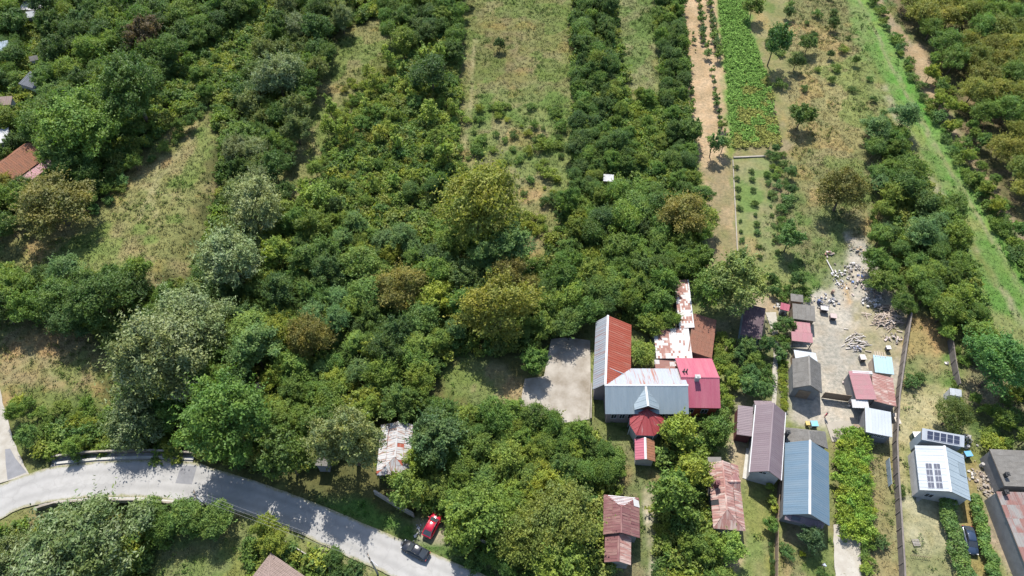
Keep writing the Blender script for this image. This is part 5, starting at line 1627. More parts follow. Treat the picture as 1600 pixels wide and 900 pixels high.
scatter([(1125, 520), (1150, 530), (1145, 640), (1130, 650), (1120, 600)], [('bush', YGREEN, 3), ('bush', GREEN, 2), ('fruit', YGREEN, 1)], 2.0, (1.0, 1.6), "leafy shrub in the strip right of the pink annex", "shrubs right of the pink annex", seed=24, zc=1.0)
scatter([(1155, 545), (1195, 540), (1203, 560), (1200, 625), (1180, 625), (1158, 600)], [('fruit', BLUEG, 2), ('fruit', GREEN, 2), ('bush', GREEN, 2)], 2.6, (1.2, 1.9), "small garden fruit tree behind the brown house", "vegetable garden fruit trees", seed=25, zc=1.4)
scatter([(1210, 495), (1232, 500), (1232, 560), (1222, 570), (1212, 540)], [('fruit', BLUEG, 2), ('bush', GREEN, 1)], 2.4, (0.9, 1.5), "small tree between the garden path and the yard sheds", "trees beside the garden path", seed=26, zc=1.4)
scatter([(1200, 430), (1260, 440), (1270, 455), (1235, 465), (1205, 460)], [('fruit', BLUEG, 2), ('bush', GREEN, 2)], 2.4, (1.0, 1.7), "grey-green tree behind the yard shed row", "trees behind the shed row", seed=27, zc=1.4)
scatter([(1345, 190), (1410, 185), (1440, 275), (1470, 310), (1505, 330), (1490, 400), (1420, 395), (1360, 370), (1385, 300)], [('broad', GREEN, 3), ('fine', GREEN, 2), ('broad', DARK, 2), ('acacia', BLUEG, 1), ('bush', GREEN, 2)], 4.6, (1.8, 3.1), "green tree of the belt between the right field and the grassy lane", "tree belt by the grassy lane", seed=28, nm='belt_tree')
scatter([(1365, 395), (1500, 395), (1530, 470), (1570, 540), (1500, 535), (1465, 480), (1400, 470), (1370, 430)], [('broad', GREEN, 3), ('fine', GREEN, 2), ('broad', DARK, 1), ('fruit', YGREEN, 1), ('bush', GREEN, 1.5)], 4.0, (1.7, 2.9), "green tree between the rubbish heaps and the lane", "trees beyond the rubbish heaps", seed=29, nm='belt_tree')
scatter([(1520, 600), (1650, 600), (1650, 700), (1600, 700), (1530, 690)], [('bush', GREEN, 3), ('bush', YGREEN, 1), ('fruit', GREEN, 1)], 3.4, (1.2, 2.2), "scattered green shrub on the scrubby plot at the right edge", "shrubs of the right scrub plot", seed=30, zc=1.0)
scatter([(1300, -40), (1330, 60), (1395, 170), (1380, 190), (1320, 130), (1180, 150), (1200, 60), (1240, -40)], [('bush', DARK, 3), ('bush', GREEN, 2), ('fruit', DARK, 1)], 8.5, (1.0, 1.9), "dark bush standing alone in the right field", "bushes of the right field", seed=31, zc=1.0)
scatter([(1190, 235), (1225, 230), (1240, 300), (1225, 400), (1205, 300)], [('bush', BLUEG, 2), ('bush', GREEN, 1), ('fruit', BLUEG, 1)], 3.2, (0.9, 1.7), "grey-green bush along the path right of the enclosed garden", "bushes beside the enclosed garden", seed=32, zc=1.0)
scatter([(225, 800), (320, 798), (345, 808), (330, 825), (290, 825), (240, 830)], [('broad', GREEN, 2), ('fine', DARK, 1)], 3.2, (1.9, 2.9), "green tree below the road near the left power pole", "trees below the road by the pole", seed=33)
scatter([(385, 805), (440, 825), (430, 850), (400, 850)], [('fruit', GREEN, 2), ('fine', YGREEN, 1)], 2.8, (1.6, 2.4), "green tree between the road and the beige tiled house", "trees above the beige tiled house", seed=34)
scatter([(470, 860), (560, 890), (560, 940), (490, 930)], [('bush', GREEN, 2), ('fruit', DARK, 1)], 2.8, (1.0, 1.8), "dark bush right of the beige tiled house", "bushes right of the beige tiled house", seed=35, zc=1.0)
scatter([(400, 620), (520, 640), (505, 690), (440, 690), (400, 680)], [('broad', DARK, 2), ('fine', GREEN, 2)], 3.2, (1.8, 2.8), "dark green tree lining the upper side of the road", "trees lining the road", seed=36)
scatter([(1480, 520), (1500, 560), (1490, 620), (1530, 640), (1540, 560)], [('bush', GREEN, 2), ('fruit', GREEN, 1)], 3.0, (1.0, 1.6), "green bush along the second garden wall", "bushes by the second garden wall", seed=37, zc=1.0)

# --- orchard in rows
rows = 0
og = random.Random(9)
oA, oB = at(1380, -20), at(1640, 430)
od = (oB - oA).normalized()
on = Vector((-od.y, od.x, 0)) * -1
if on.x < 0:
    on = -on
OW = gpoly([(1385, -70), (1690, -70), (1690, 520), (1600, 380), (1500, 190), (1455, 95), (1400, 10)], 3.0)
ORCH = []
for i in range(-8, 30):
    for j in range(0, 16):
        q = oA + od * (i * 6.6) + on * (3.5 + j * 6.0) + Vector((og.uniform(-.7, .7), og.uniform(-.7, .7), 0))
        px, py = to_px(q.x, q.y, 3.5)
        if not (1370 < px < 1632 and -24 < py < 620) or not inpoly(np.array([[q.x, q.y]]), OW)[0] or og.random() < 0.05:
            continue
        ot = plant('olive', q.x, q.y, og.uniform(3.3, 4.2), "olive-green orchard tree standing in the rows at the upper right", "orchard trees", OLIVE + [(0.085, 0.10, 0.022)] * 2 + GREEN[:1], name="orchard_tree", sz=og.uniform(.8, 1.0))
        ORCH.append((i, j, ot))
_ri = sorted({i for i, j, o in ORCH})
for i in _ri:
    for k, (j, o) in enumerate(sorted(((j, o) for a, j, o in ORCH if a == i), key=lambda t: t[0])):
        o["label"] = "%s orchard tree from the lane in the %s row from the top" % (ordw(k), ordw(_ri.index(i)))
scatter([(1440, 95), (1475, 95), (1530, 200), (1560, 290), (1620, 400), (1590, 400), (1525, 280), (1470, 160)], [('fruit', YGREEN, 2), ('fruit', GREEN, 2), ('bush', GREEN, 2)], 4.5, (1.3, 2.0), "small bright green tree at the edge of the orchard by the track", "small trees edging the orchard", seed=38, zc=1.8)

# --- hedge along the lane
hl = [(1350, -30), (1385, 40), (1425, 120), (1470, 200), (1520, 290), (1575, 380), (1620, 450)]
hr_ = random.Random(4)
for i in range(len(hl) - 1):
    for k in range(7):
        t = (k + .5 + hr_.uniform(-.3, .3)) / 7
        q = at(hl[i][0] + (hl[i + 1][0] - hl[i][0]) * t, hl[i][1] + (hl[i + 1][1] - hl[i][1]) * t)
        plant('bush', q.x + hr_.uniform(-.9, .9), q.y + hr_.uniform(-.9, .9), hr_.uniform(1.0, 1.7), "%s green bush from the top in the straggling hedge along the orchard track" % ordw(i * 7 + k), "hedge bushes along the lane", GREEN + BLUEG, cat="shrub", name="hedge_bush")

# --- young trees on the bare strip
rw = random.Random(6)
YC = {}
for line, nn, r_, lab in (([(1085, -20), (1098, 55)], 9, .8, "left"), ([(1104, -20), (1112, 40), (1122, 92)], 15, .85, "right"), ([(1098, 62), (1102, 90)], 4, .8, "left"), ([(1110, 115), (1118, 160), (1128, 205)], 11, .7, "right"), ([(1083, 55), (1084, 80)], 3, .5, "left"), ([(1075, 130), (1082, 165)], 4, .6, "left")):
    for k in range(nn):
        t = k / max(1, nn - 1) * (len(line) - 1)
        i = min(int(t), len(line) - 2)
        f_ = t - i
        q = at(line[i][0] + (line[i + 1][0] - line[i][0]) * f_, line[i][1] + (line[i + 1][1] - line[i][1]) * f_)
        YC[lab] = YC.get(lab, 0) + 1
        plant('slim', q.x + rw.uniform(-.4, .4), q.y + rw.uniform(-.5, .5), r_ * rw.uniform(.6, 1.5), "%s young tree of the %s row on the bare earth strip" % (ordw(YC[lab] - 1), lab), "young trees, %s row" % lab, GREEN + DARK, sz=0.75)
for px, py, r_, lab in ((1088, 210, 13, "bushy upright tree at the lower end of the bare strip"), (1115, 225, 13, "spiky upright tree beside the garden corner on the bare strip"), (1132, 222, 11, "grey-green tree at the corner of the enclosed garden")):
    tree_px('slim', px, py, r_, lab, GREEN + BLUEG, cat="tree")

# --- rows in the enclosed garden
for c_, (x0, y0, x1, y1) in enumerate(((1150, 262, 1160, 395), (1174, 268, 1186, 400), (1198, 275, 1214, 395))):
    for k in range(9):
        t = (k + rw.uniform(-.2, .2)) / 8
        q = at(x0 + (x1 - x0) * t, y0 + (y1 - y0) * t)
        plant('bush', q.x, q.y, rw.uniform(.35, .8), "%s round shrub from the far end in the %s row of the enclosed garden" % (ordw(k), ("left", "middle", "right")[c_]), "garden shrubs, %s row" % ("left", "middle", "right")[c_], DARK + BLUEG, cat="shrub", name="garden_shrub")


# --- hedges, vines
def hedge(name, label, line, w_, h_, cols, seed, nleaf, ls=0.17, wob=0.25):
    rg = random.Random(seed)
    P = [xy(at(*p, h_ * .6), 0) for p in line]
    L = []
    o = P[0]
    for i in range(len(P) - 1):
        dd = P[i + 1] - P[i]
        m_ = max(2, int(dd.length / 0.7))
        nn = Vector((-dd.y, dd.x, 0)).normalized()
        for k in range(m_):
            q = P[i] + dd * (k / m_) - o + nn * rg.uniform(-wob, wob) * w_
            L.append((q.x, q.y, h_ * rg.uniform(.5, .62), w_ * rg.uniform(.42, .6), w_ * rg.uniform(.5, .65), h_ * rg.uniform(.4, .5)))
    V, t = leaf_arrays(L, nleaf, ls, seed, low=0.25)
    e_ = tag(empty(name, o), label, "hedge")
    link("foliage", leaf_mesh("foliage", V, t, M['leaf']), e_, None, cols)
    mb = MB()
    for q in L[::2]:
        mb.tube((q[0], q[1], -0.3), (q[0] + rg.uniform(-.2, .2), q[1], h_ * .6), 0.05, 0.03, 5)
    mb.build("stems", M['bark'], e_)
    return e_


hedge("hedge", "tall clipped hedge to the left of the parked dark blue car", [(1477, 772), (1490, 830), (1508, 905), (1520, 950)], 2.2, 2.2, (0.060, 0.098, 0.028), 41, 9000)
hedge("hedge", "hedge to the right of the parked dark blue car", [(1524, 780), (1537, 840), (1552, 890), (1575, 950)], 1.7, 1.9, (0.064, 0.108, 0.028), 42, 7000)
vr = random.Random(12)
for k in range(11):
    for s_ in range(3):
        f_ = k / 10
        q = at(1316 + s_ * 13 + 4 * f_ + vr.uniform(-3, 3), 684 + 148 * f_ + vr.uniform(-4, 4))
        plant('bush', q.x, q.y, vr.uniform(1.15, 1.6), "%s yellow-green grapevine from the far end in the arbour's %s row" % (ordw(k), ("left", "middle", "right")[s_]), "grapevines of the arbour", [(0.12, 0.17, 0.028), (0.10, 0.155, 0.028), (0.135, 0.175, 0.03)], name="grapevine", cat="vine", sz=1.25)
for k in range(6):
    q = at(1352 + vr.uniform(-3, 3), 800 + k * 18)
    plant('bush', q.x, q.y, vr.uniform(.8, 1.2), "%s green bush in the line below the vine arbour" % ordw(k), "bushes below the arbour", GREEN + YGREEN, cat="shrub")
for px, py, r_, lab, cl in ((1375, 845, 13, "spiky dark shrub in the weedy garden right of the vine arbour", DARK), (1408, 765, 8, "dark bush against the long wall", DARK), (1228, 860, 11, "blue-green bush by the boundary fence below the blue roofed house", BLUEG), (1254, 865, 5, "small yellow bush in front of the blue roofed house", [(0.22, 0.22, 0.02)]), (1560, 695, 12, "yellow-green bush behind the grey outbuilding", [(0.15, 0.16, 0.025)]), (1425, 595, 12, "grey-green bush on the dry plot by the long wall", BLUEG), (1437, 590, 9, "dark bush beside the grey-green bush on the dry plot", DARK), (1285, 895, 9, "blue-green clump at the bottom edge near the gardener", BLUEG), (1250, 812, 0.1, None, None)):
    if lab:
        tree_px('bush', px, py, r_, lab, cl, cat="shrub")
for px0, py0, px1, py1, nn, lab in ((1204, 850, 1207, 895, 6, "small round shrub in the row along the boundary fence"), (1222, 560, 1224, 640, 9, "bright green plant in the bed along the garden path")):
    for k in range(nn):
        q = at(px0 + (px1 - px0) * k / (nn - 1), py0 + (py1 - py0) * k / (nn - 1))
        plant('bush', q.x, q.y, 0.42 if nn == 6 else 0.75, ordw(k) + " " + lab, lab + "s", DARK if nn == 6 else YGREEN, cat="shrub")
for k, (px, py) in enumerate(((1200, 765), (1203, 785), (1206, 800))):
    q = at(px, py)
    plant('slim', q.x, q.y, 0.8, ordw(k) + " slender light green climber along the fence in front of the brown house", "climbers along the fence", YGREEN, sz=.7)


# ------------------------------------------------------------------ uncountable cover: undergrowth, grass, crop
def clump_mesh(name, label, cat, pts, rad, nleaf, ls, cols, seed, templates=7):
    """many small leaf clumps as one mass; pts (n,3), rad (n,), cols (n,3)"""
    rg = np.random.RandomState(seed)
    T = []
    for t in range(templates):
        rr = random.Random(seed * 10 + t)
        L = [(rr.uniform(-.5, .5), rr.uniform(-.5, .5), rr.uniform(.2, .6), .55, .55, .45) for _ in range(3)]
        V, _ = leaf_arrays(L, nleaf, ls, seed * 20 + t, low=0.05, fuzz=0.4)
        T.append(V)
    Vs, Cs = [], []
    ti = rg.randint(0, templates, len(pts))
    an = rg.rand(len(pts)) * 6.283
    for t in range(templates):
        k = np.where(ti == t)[0]
        if not len(k):
            continue
        V = T[t]
        c, s = np.cos(an[k]), np.sin(an[k])
        X = (V[None, :, 0] * c[:, None] - V[None, :, 1] * s[:, None]) * rad[k, None] + pts[k, 0][:, None]
        Y = (V[None, :, 0] * s[:, None] + V[None, :, 1] * c[:, None]) * rad[k, None] + pts[k, 1][:, None]
        Z = V[None, :, 2] * rad[k, None] + pts[k, 2][:, None]
        Vs.append(np.stack([X, Y, Z], 2).reshape(-1, 3))
        lv = rg.uniform(.6, 1.35, size=(len(k), V.shape[0] // 4))
        cc = cols[k][:, None, :] * lv[:, :, None]
        Cs.append(np.repeat(cc, 4, axis=1).reshape(-1, 3))
    V = np.concatenate(Vs)
    C = np.concatenate(Cs)
    me = np_mesh(name, V, np.arange(len(V)).reshape(-1, 4), {"col": ('FLOAT_COLOR', np.concatenate([C, np.ones((len(C), 1))], 1))})
    return tag(link(name, me, mat=M['grass']), label, cat, kind='stuff')


KEEP_OUT = [ROADPOLY, gpoly([(861, 530), (922, 530), (923, 655), (880, 662), (809, 652), (820, 592)])] + [gpoly(z) for z in (
    [(925, 500), (990, 500), (990, 580), (1020, 535), (1050, 440), (1085, 440), (1125, 500), (1128, 650), (1040, 660), (1025, 710), (990, 710), (985, 665), (940, 655)],
    [(1150, 475), (1240, 470), (1240, 760), (1170, 750), (1145, 690)], [(1222, 665), (1300, 680), (1300, 830), (1220, 815)],
    [(1235, 455), (1290, 455), (1420, 490), (1400, 690), (1290, 690), (1235, 665)], [(1425, 680), (1510, 690), (1520, 785), (1432, 775)],
    [(1552, 705), (1650, 705), (1700, 910), (1595, 910)], [(1105, 725), (1155, 725), (1165, 825), (1115, 825)],
    [(1060, -60), (1232, -60), (1232, 250), (1150, 430), (1100, 430), (1075, 200)], [(-40, 560), (5, 600), (45, 745), (-60, 770)])]


def free(P):
    ok = np.ones(len(P), bool)
    for z in KEEP_OUT:
        ok &= ~inpoly(P, z)
    return ok


def frame_pts(n, rg, m=60):
    """random ground points inside the picture's footprint and a margin round it"""
    c = gpoly([(-m, -m), (1600 + m, -m), (1600 + m, 900 + m), (-m, 900 + m)])
    lo, hi = c.min(0), c.max(0)
    P = rg.rand(n, 2) * (hi - lo) + lo
    return P[inpoly(P, c)]


rg = np.random.RandomState(21)
# undergrowth of the woods
WOODS = [gpoly(z) for z in ([(-80, -80), (720, -80), (715, 250), (850, 440), (860, 540), (700, 560), (660, 640), (480, 740), (280, 715), (60, 715), (150, 600), (0, 500), (0, 300), (-80, 200)],
                            [(890, -80), (950, -80), (990, 230), (1040, 150), (1030, -80), (1065, -80), (1100, 300), (1090, 440), (1050, 540), (930, 490), (860, 530), (840, 420), (900, 300)],
                            [(640, 640), (860, 650), (970, 700), (950, 900), (820, 910), (640, 780)], [(1020, 660), (1110, 660), (1110, 910), (1030, 910)],
                            [(1380, 210), (1405, 210), (1450, 300), (1495, 350), (1540, 520), (1490, 530), (1400, 420)], [(-20, 830), (230, 800), (560, 880), (200, 960), (-80, 960)])]
P = frame_pts(42000, rg)
inw = np.zeros(len(P), bool)
for w_ in WOODS:
    inw |= inpoly(P, w_)
MEADOWS = [gpoly(z) for z in ([(330, 165), (335, 280), (290, 425), (200, 445), (70, 428), (0, 405), (0, 345), (120, 325), (190, 280), (240, 230), (285, 185)], ZONES[3][0], ZONES[5][0])]
for w_ in MEADOWS:
    inw &= ~(sdf(P, w_) < 1.0)
inw &= ~inpoly(P, gpoly([(235, 850), (300, 835), (390, 835), (395, 960), (215, 960)]))
P = P[inw & free(P)]
P = P[:15000]
base = np.array([(0.066, 0.102, 0.024), (0.092, 0.128, 0.027), (0.050, 0.084, 0.022), (0.105, 0.120, 0.033), (0.076, 0.112, 0.032), (0.115, 0.135, 0.028)])
cols = base[rg.randint(0, 6, len(P))] * rg.uniform(.8, 1.2, (len(P), 1))


def node_cover(name, label, cat, pts, scl, cols, mat, seed, nvar=6, nleaf=420, ls=0.13):
    """a mass of leafy clumps set on points by geometry nodes"""
    tc = bpy.data.collections.new(name + "_clumps")
    for v in range(nvar):
        rr = random.Random(seed * 10 + v)
        L = [(rr.uniform(-.6, .6), rr.uniform(-.6, .6), rr.uniform(.25, .95), rr.uniform(.3, .6), rr.uniform(.3, .6), rr.uniform(.3, .55)) for _ in range(6)]
        V, t = leaf_arrays(L, nleaf, ls, seed * 20 + v, low=0.1, fuzz=0.5, flip=0.8, spray=22)
        tc.objects.link(bpy.data.objects.new("clump", leaf_mesh("clump", V, t, mat)))
    me = bpy.data.meshes.new(name)
    me.vertices.add(len(pts))
    me.vertices.foreach_set("co", np.asarray(pts, np.float32).ravel())
    rg_ = np.random.RandomState(seed)
    for nm, ty, arr in (("sc", 'FLOAT', scl), ("rot", 'FLOAT', rg_.rand(len(pts)) * 6.283), ("ti", 'INT', rg_.randint(0, nvar, len(pts)))):
        q = me.attributes.new(nm, ty, 'POINT')
        q.data.foreach_set("value", np.asarray(arr, np.int32 if ty == 'INT' else np.float32))
    q = me.attributes.new("ucol", 'FLOAT_COLOR', 'POINT')
    q.data.foreach_set("color", np.concatenate([cols, np.ones((len(cols), 1))], 1).astype(np.float32).ravel())
    me.update()
    o = tag(link(name, me, mat=mat), label, cat, kind='stuff')
    ng = bpy.data.node_groups.new(name + "_nodes", 'GeometryNodeTree')
    ng.interface.new_socket("Geometry", in_out='INPUT', socket_type='NodeSocketGeometry')
    ng.interface.new_socket("Geometry", in_out='OUTPUT', socket_type='NodeSocketGeometry')
    N = ng.nodes.new
    gi, go = N("NodeGroupInput"), N("NodeGroupOutput")
    iop, ci = N("GeometryNodeInstanceOnPoints"), N("GeometryNodeCollectionInfo")
    ci.inputs[0].default_value = tc
    ci.inputs[1].default_value = True
    ci.inputs[2].default_value = True

    def named(nm, ty):
        n_ = N("GeometryNodeInputNamedAttribute")
        n_.data_type = ty
        n_.inputs[0].default_value = nm
        return n_.outputs[0]
    cx = N("ShaderNodeCombineXYZ")
    lk = ng.links.new
    lk(gi.outputs[0], iop.inputs["Points"])
    lk(ci.outputs[0], iop.inputs["Instance"])
    iop.inputs["Pick Instance"].default_value = True
    lk(named("ti", 'INT'), iop.inputs["Instance Index"])
    lk(named("rot", 'FLOAT'), cx.inputs[2])
    lk(cx.outputs[0], iop.inputs["Rotation"])
    lk(named("sc", 'FLOAT'), iop.inputs["Scale"])
    lk(iop.outputs[0], go.inputs[0])
    o.modifiers.new("Cover", 'NODES').node_group = ng
    return o


node_cover("undergrowth", "tangled green undergrowth filling the ground between the trees", "undergrowth", np.c_[P, hgt(P[:, 0], P[:, 1])], 0.6 + 1.3 * rg.rand(len(P)) ** 1.6, cols, M['leaf_under'], 5)
# crop strip
cp = gpoly([(1116, -60), (1157, -60), (1172, 50), (1203, 130), (1222, 228), (1144, 232), (1134, 120)])
P = rg.rand(9000, 2) * (cp.max(0) - cp.min(0)) + cp.min(0)
P = P[inpoly(P, cp)][:3600]
yel = inpoly(P, gpoly([(1170, 105), (1205, 120), (1230, 240), (1140, 240), (1150, 180)]) + 0)
yel = yel & (vnoise(P[:, 0], P[:, 1], 3, 5) > 0.55)
cols = np.where(yel[:, None], np.array([(0.19, 0.20, 0.05)]), np.array([(0.125, 0.22, 0.045)])) * rg.uniform(.75, 1.25, (len(P), 1))
clump_mesh("crop", "bright green leafy crop filling the narrow strip at the upper right", "crop", np.c_[P, np.full(len(P), -0.15)], rg.uniform(.4, .75, len(P)), 26, 0.26, cols, 6)
# weeds in gardens and fields
P = frame_pts(60000, rg)
C, D, Hh = zone_at(P[:, 0], P[:, 1])
pick = free(P) & (rg.rand(len(P)) < D * 0.7) & (vnoise(P[:, 0], P[:, 1], 4.5, 31) + 0.5 * vnoise(P[:, 0], P[:, 1], 1.6, 32) > 0.86)
P, C = P[pick][:12000], C[pick][:12000]
gcol = C * np.array((0.72, 0.95, 0.6)) * rg.uniform(.7, 1.15, (len(P), 1))
clump_mesh("weeds", "patches of rank weeds scattered through the fields and verges", "weeds", np.c_[P, hgt(P[:, 0], P[:, 1])], rg.uniform(.25, .6, len(P)), 20, 0.30, gcol, 7)


def grass(n, seed):
    rg = np.random.RandomState(seed)
    P = frame_pts(n, rg)
    C, D, Hh = zone_at(P[:, 0], P[:, 1])
    ok = (rg.rand(len(P)) < D) & free(P)
    P, C, Hh = P[ok], C[ok], Hh[ok]
    n = len(P)
    Z = hgt(P[:, 0], P[:, 1])
    nb = 6
    a = rg.rand(n, nb) * 6.283
    ln = Hh[:, None] * rg.uniform(.4, .95, (n, nb))
    out = rg.uniform(.4, 1.1, (n, nb))
    ox, oy = rg.normal(0, .22, (n, nb)), rg.normal(0, .22, (n, nb))
    bx, by = P[:, 0:1] + ox, P[:, 1:2] + oy
    tx, ty = bx + np.cos(a) * ln * out, by + np.sin(a) * ln * out
    tz = Z[:, None] + ln * 0.75
    wd = rg.uniform(.04, .10, (n, nb))
    px_, py_ = -np.sin(a) * wd, np.cos(a) * wd
    V = np.stack([np.stack([bx - px_, by - py_, np.repeat(Z[:, None], nb, 1) - .03], 2), np.stack([bx + px_, by + py_, np.repeat(Z[:, None], nb, 1) - .03], 2), np.stack([tx, ty, tz], 2)], 2).reshape(-1, 3)
    cl = C[:, None, :] * rg.uniform(.82, 1.35, (n, 1, 1)) * rg.uniform(.85, 1.15, (n, nb, 1))
    straw = (rg.rand(n, 1, 1) < 0.22)
    cl = np.where(straw, cl * np.array((1.22, 1.1, 1.0)), cl)
    Cc = np.repeat(cl.reshape(-1, 3), 3, axis=0)
    me = np_mesh("grass", V, np.arange(len(V)).reshape(-1, 3), {"col": ('FLOAT_COLOR', np.concatenate([Cc, np.ones((len(Cc), 1))], 1))})
    tag(link("grass", me, mat=M['grass']), "rough dry and green grass covering the meadows, fields and verges", "grass", kind='stuff')


grass(150000, 33)
finish_labels()
print("PLANTS", COUNT)

# ------------------------------------------------------------------ bridge
bo = at(195, 748)
br = tag(empty("bridge", (bo.x, bo.y, 0)), "concrete road bridge with panelled parapets and pale kerbs over the willow stream", "bridge")


def rel(p, o):
    return (p[0] - o[0], p[1] - o[1], p[2])


def poly_pts(line, z, step):
    P = [at(x, y, z) for x, y in line]
    out = [P[0]]
    for i in range(len(P) - 1):
        d_ = P[i + 1] - P[i]
        n_ = max(1, round(d_.length / step))
        for k in range(n_):
            out.append(P[i] + d_ * ((k + 1) / n_))
    return out


def run(parent, o, line, step, z0, z1, th, pname, mat, post=None, pmat=None, rail=None, pw=0.22, zm=None, gap=0.0):
    """fence or wall in bays: panels, posts and a coping, each its own part"""
    P = poly_pts(line, zm if zm is not None else (z0 + z1) / 2, step)
    for i in range(len(P) - 1):
        a_, b_ = P[i], P[i + 1]
        d_ = b_ - a_
        L_ = d_.length
        c_ = (a_ + b_) / 2
        rz = math.atan2(d_.y, d_.x)
        MB().box((c_.x - o.x, c_.y - o.y, (z0 + z1) / 2), (L_ - (pw if post else 0.004) - gap, th, z1 - z0), rz).build(pname, mat, parent)
        if rail:
            MB().box((c_.x - o.x, c_.y - o.y, z1 + 0.063), (L_ - 0.004, th + 0.14, 0.12), rz).build(rail, pmat or mat, parent)
    if post:
        for q in P:
            MB().box((q.x - o.x, q.y - o.y, (z0 + z1) / 2 - 0.003), (pw, pw, z1 - z0 - 0.006), math.atan2(P[1].y - P[0].y, P[1].x - P[0].x)).build(post, pmat or mat, parent)


UPK, LOK = [(86, 724), (150, 717.5), (220, 714.5), (303, 717)], [(84, 786), (150, 780), (220, 780), (272, 785)]
UPP, LOP = [(82, 717), (130, 710.5), (178, 708), (240, 707), (305, 710.5)], [(58, 797), (88, 788), (150, 783.5), (220, 783.5), (276, 789)]
run(br, bo, UPP, 2.3, -0.3, 0.95, 0.16, "parapet_panel", M['wall_dark'], "parapet_post", M['concrete'], "coping", 0.30, zm=0)
run(br, bo, LOP, 2.3, -0.3, 0.80, 0.16, "parapet_panel", M['concrete_dk'], "parapet_post", M['concrete'], "coping", 0.30, zm=0)
for ln, w_ in ((UPK, 0.45), (LOK, 0.5)):
    P = poly_pts(ln, 0, 2.2)
    for i in range(len(P) - 1):
        c_, d_ = (P[i] + P[i + 1]) / 2, P[i + 1] - P[i]
        MB().box((c_.x - bo.x, c_.y - bo.y, 0.06), (d_.length - 0.012, w_, 0.25), math.atan2(d_.y, d_.x)).build("kerb_stone", M['kerb'], br)
mb = MB()
P1, P2 = poly_pts(UPP, 0, 4), poly_pts(LOP, 0, 4)
n = min(len(P1), len(P2))
for i in range(n - 1):
    mb.prism([rel(P1[i], bo)[:2], rel(P2[i], bo)[:2], rel(P2[i + 1], bo)[:2], rel(P1[i + 1], bo)[:2]], -0.7, -0.05)
mb.build("deck", M['concrete_dk'], br)


# ------------------------------------------------------------------ walls and fences
def wall(name, label, cat, line, step, h, th, mat, **kw):
    o = at(*line[0])
    o.z = 0
    r_ = tag(empty(name, o), label, cat)
    run(r_, o, line, step, -0.25, h, th, kw.pop('pname', "panel"), mat, **kw)
    return r_


wall("garden_wall", "long grey-brown precast concrete wall running down between the dirt yard and the dry plot", "wall", [(1422, 492), (1413, 550), (1403, 620), (1399, 690), (1401, 740), (1405, 800), (1410, 880), (1412, 930)], 2.4, 1.7, 0.12, M['wall_dark'], post="post", pmat=M['wall_dark'], zm=1.0, rail="coping")
wall("garden_wall", "short dark second garden wall above the white box hut", "wall", [(1485, 530), (1490, 565), (1497, 602)], 2.4, 1.7, 0.12, M['wall_dark'], post="post", zm=0.8)
wall("roadside_wall", "grey coping-topped roadside wall left of the parked red car", "wall", [(585, 768), (615, 786), (645, 803)], 2.6, 1.5, 0.18, M['concrete'], post="post", rail="coping", zm=1.2)
wall("roadside_wall", "grey roadside wall under the walnut at the bottom middle", "wall", [(752, 845), (790, 862), (832, 880)], 2.6, 1.5, 0.18, M['concrete'], post="post", rail="coping", zm=1.2)
wall("boundary_fence", "thin brown boundary fence from the brown house down to the bottom edge", "fence", [(1218, 752), (1215, 800), (1214, 850), (1213, 930)], 2.2, 1.5, 0.06, M['wood'], post="post", pmat=M['wood'], pw=0.12, zm=0.8)
wall("low_wall", "low pale kerb wall closing the top of the enclosed garden", "wall", [(1146, 246), (1170, 245), (1196, 244)], 2.0, 0.15, 0.35, M['dirt'], zm=0)
wall("low_wall", "low pale strip wall on the left side of the enclosed garden", "wall", [(1145, 250), (1148, 310), (1153, 410)], 3.0, 0.12, 0.2, M['dirt'], zm=0)
wall("yard_wall", "pale low wall on the right edge of the concrete yard", "wall", [(924, 600), (923, 655)], 2.0, 1.0, 0.2, M['concrete'], zm=0.5)
wall("verge_wall", "dark low wall between the road verge and the beige tiled house", "wall", [(448, 848), (500, 880), (545, 905)], 2.4, 1.2, 0.15, M['concrete_dk'], post="post", zm=0.6)
wall("trellis", "narrow green trellis in the weedy garden beside the long wall", "trellis", [(1387, 718), (1391, 758)], 1.3, 1.3, 0.05, M['wood_blue'], post="post", pmat=M['wood_blue'], pw=0.08, zm=0.6)
o = at(1286, 616)
o.z = 0
pf = tag(empty("plank_gate", o), "tall brown plank gate wall between the grey barn and the pink roofed shed", "fence")
run(pf, o, [(1286, 617), (1328, 623)], 0.32, 0.0, 2.0, 0.05, "plank", M['wood'], gap=0.02, zm=1.0)
run(pf, o, [(1286, 615), (1328, 621)], 4.4, 0.9, 1.02, 0.06, "rail", M['wood'], zm=1.0)
# ------------------------------------------------------------------ power poles and wires
def pole(px, py, h, label):
    g = at(px, py)
    z = h1(g.x, g.y)
    r_ = tag(empty("power_pole", (g.x, g.y, z)), label, "pole")
    MB().tube((0, 0, -0.5), (0, 0, h), 0.17, 0.10, 8).build("mast", M['concrete_dk'], r_)
    MB().box((0, 0, h - 0.5), (0.12, 1.6, 0.12), R(25)).build("crossarm", M['wood'], r_)
    for k in (-.65, 0, .65):
        x_, y_ = -math.sin(R(25)) * k, math.cos(R(25)) * k
        MB().tube((x_, y_, h - .42), (x_, y_, h - .15), 0.06, 0.04, 6).build("insulator", M['r_pale'], r_)
    MB().tube((0, 0, h - 1.2), (1.3, -1.0, h - 0.9), 0.04, 0.04, 5).build("lamp_arm", M['alu'], r_)
    return Vector((g.x, g.y, z + h - 0.15))


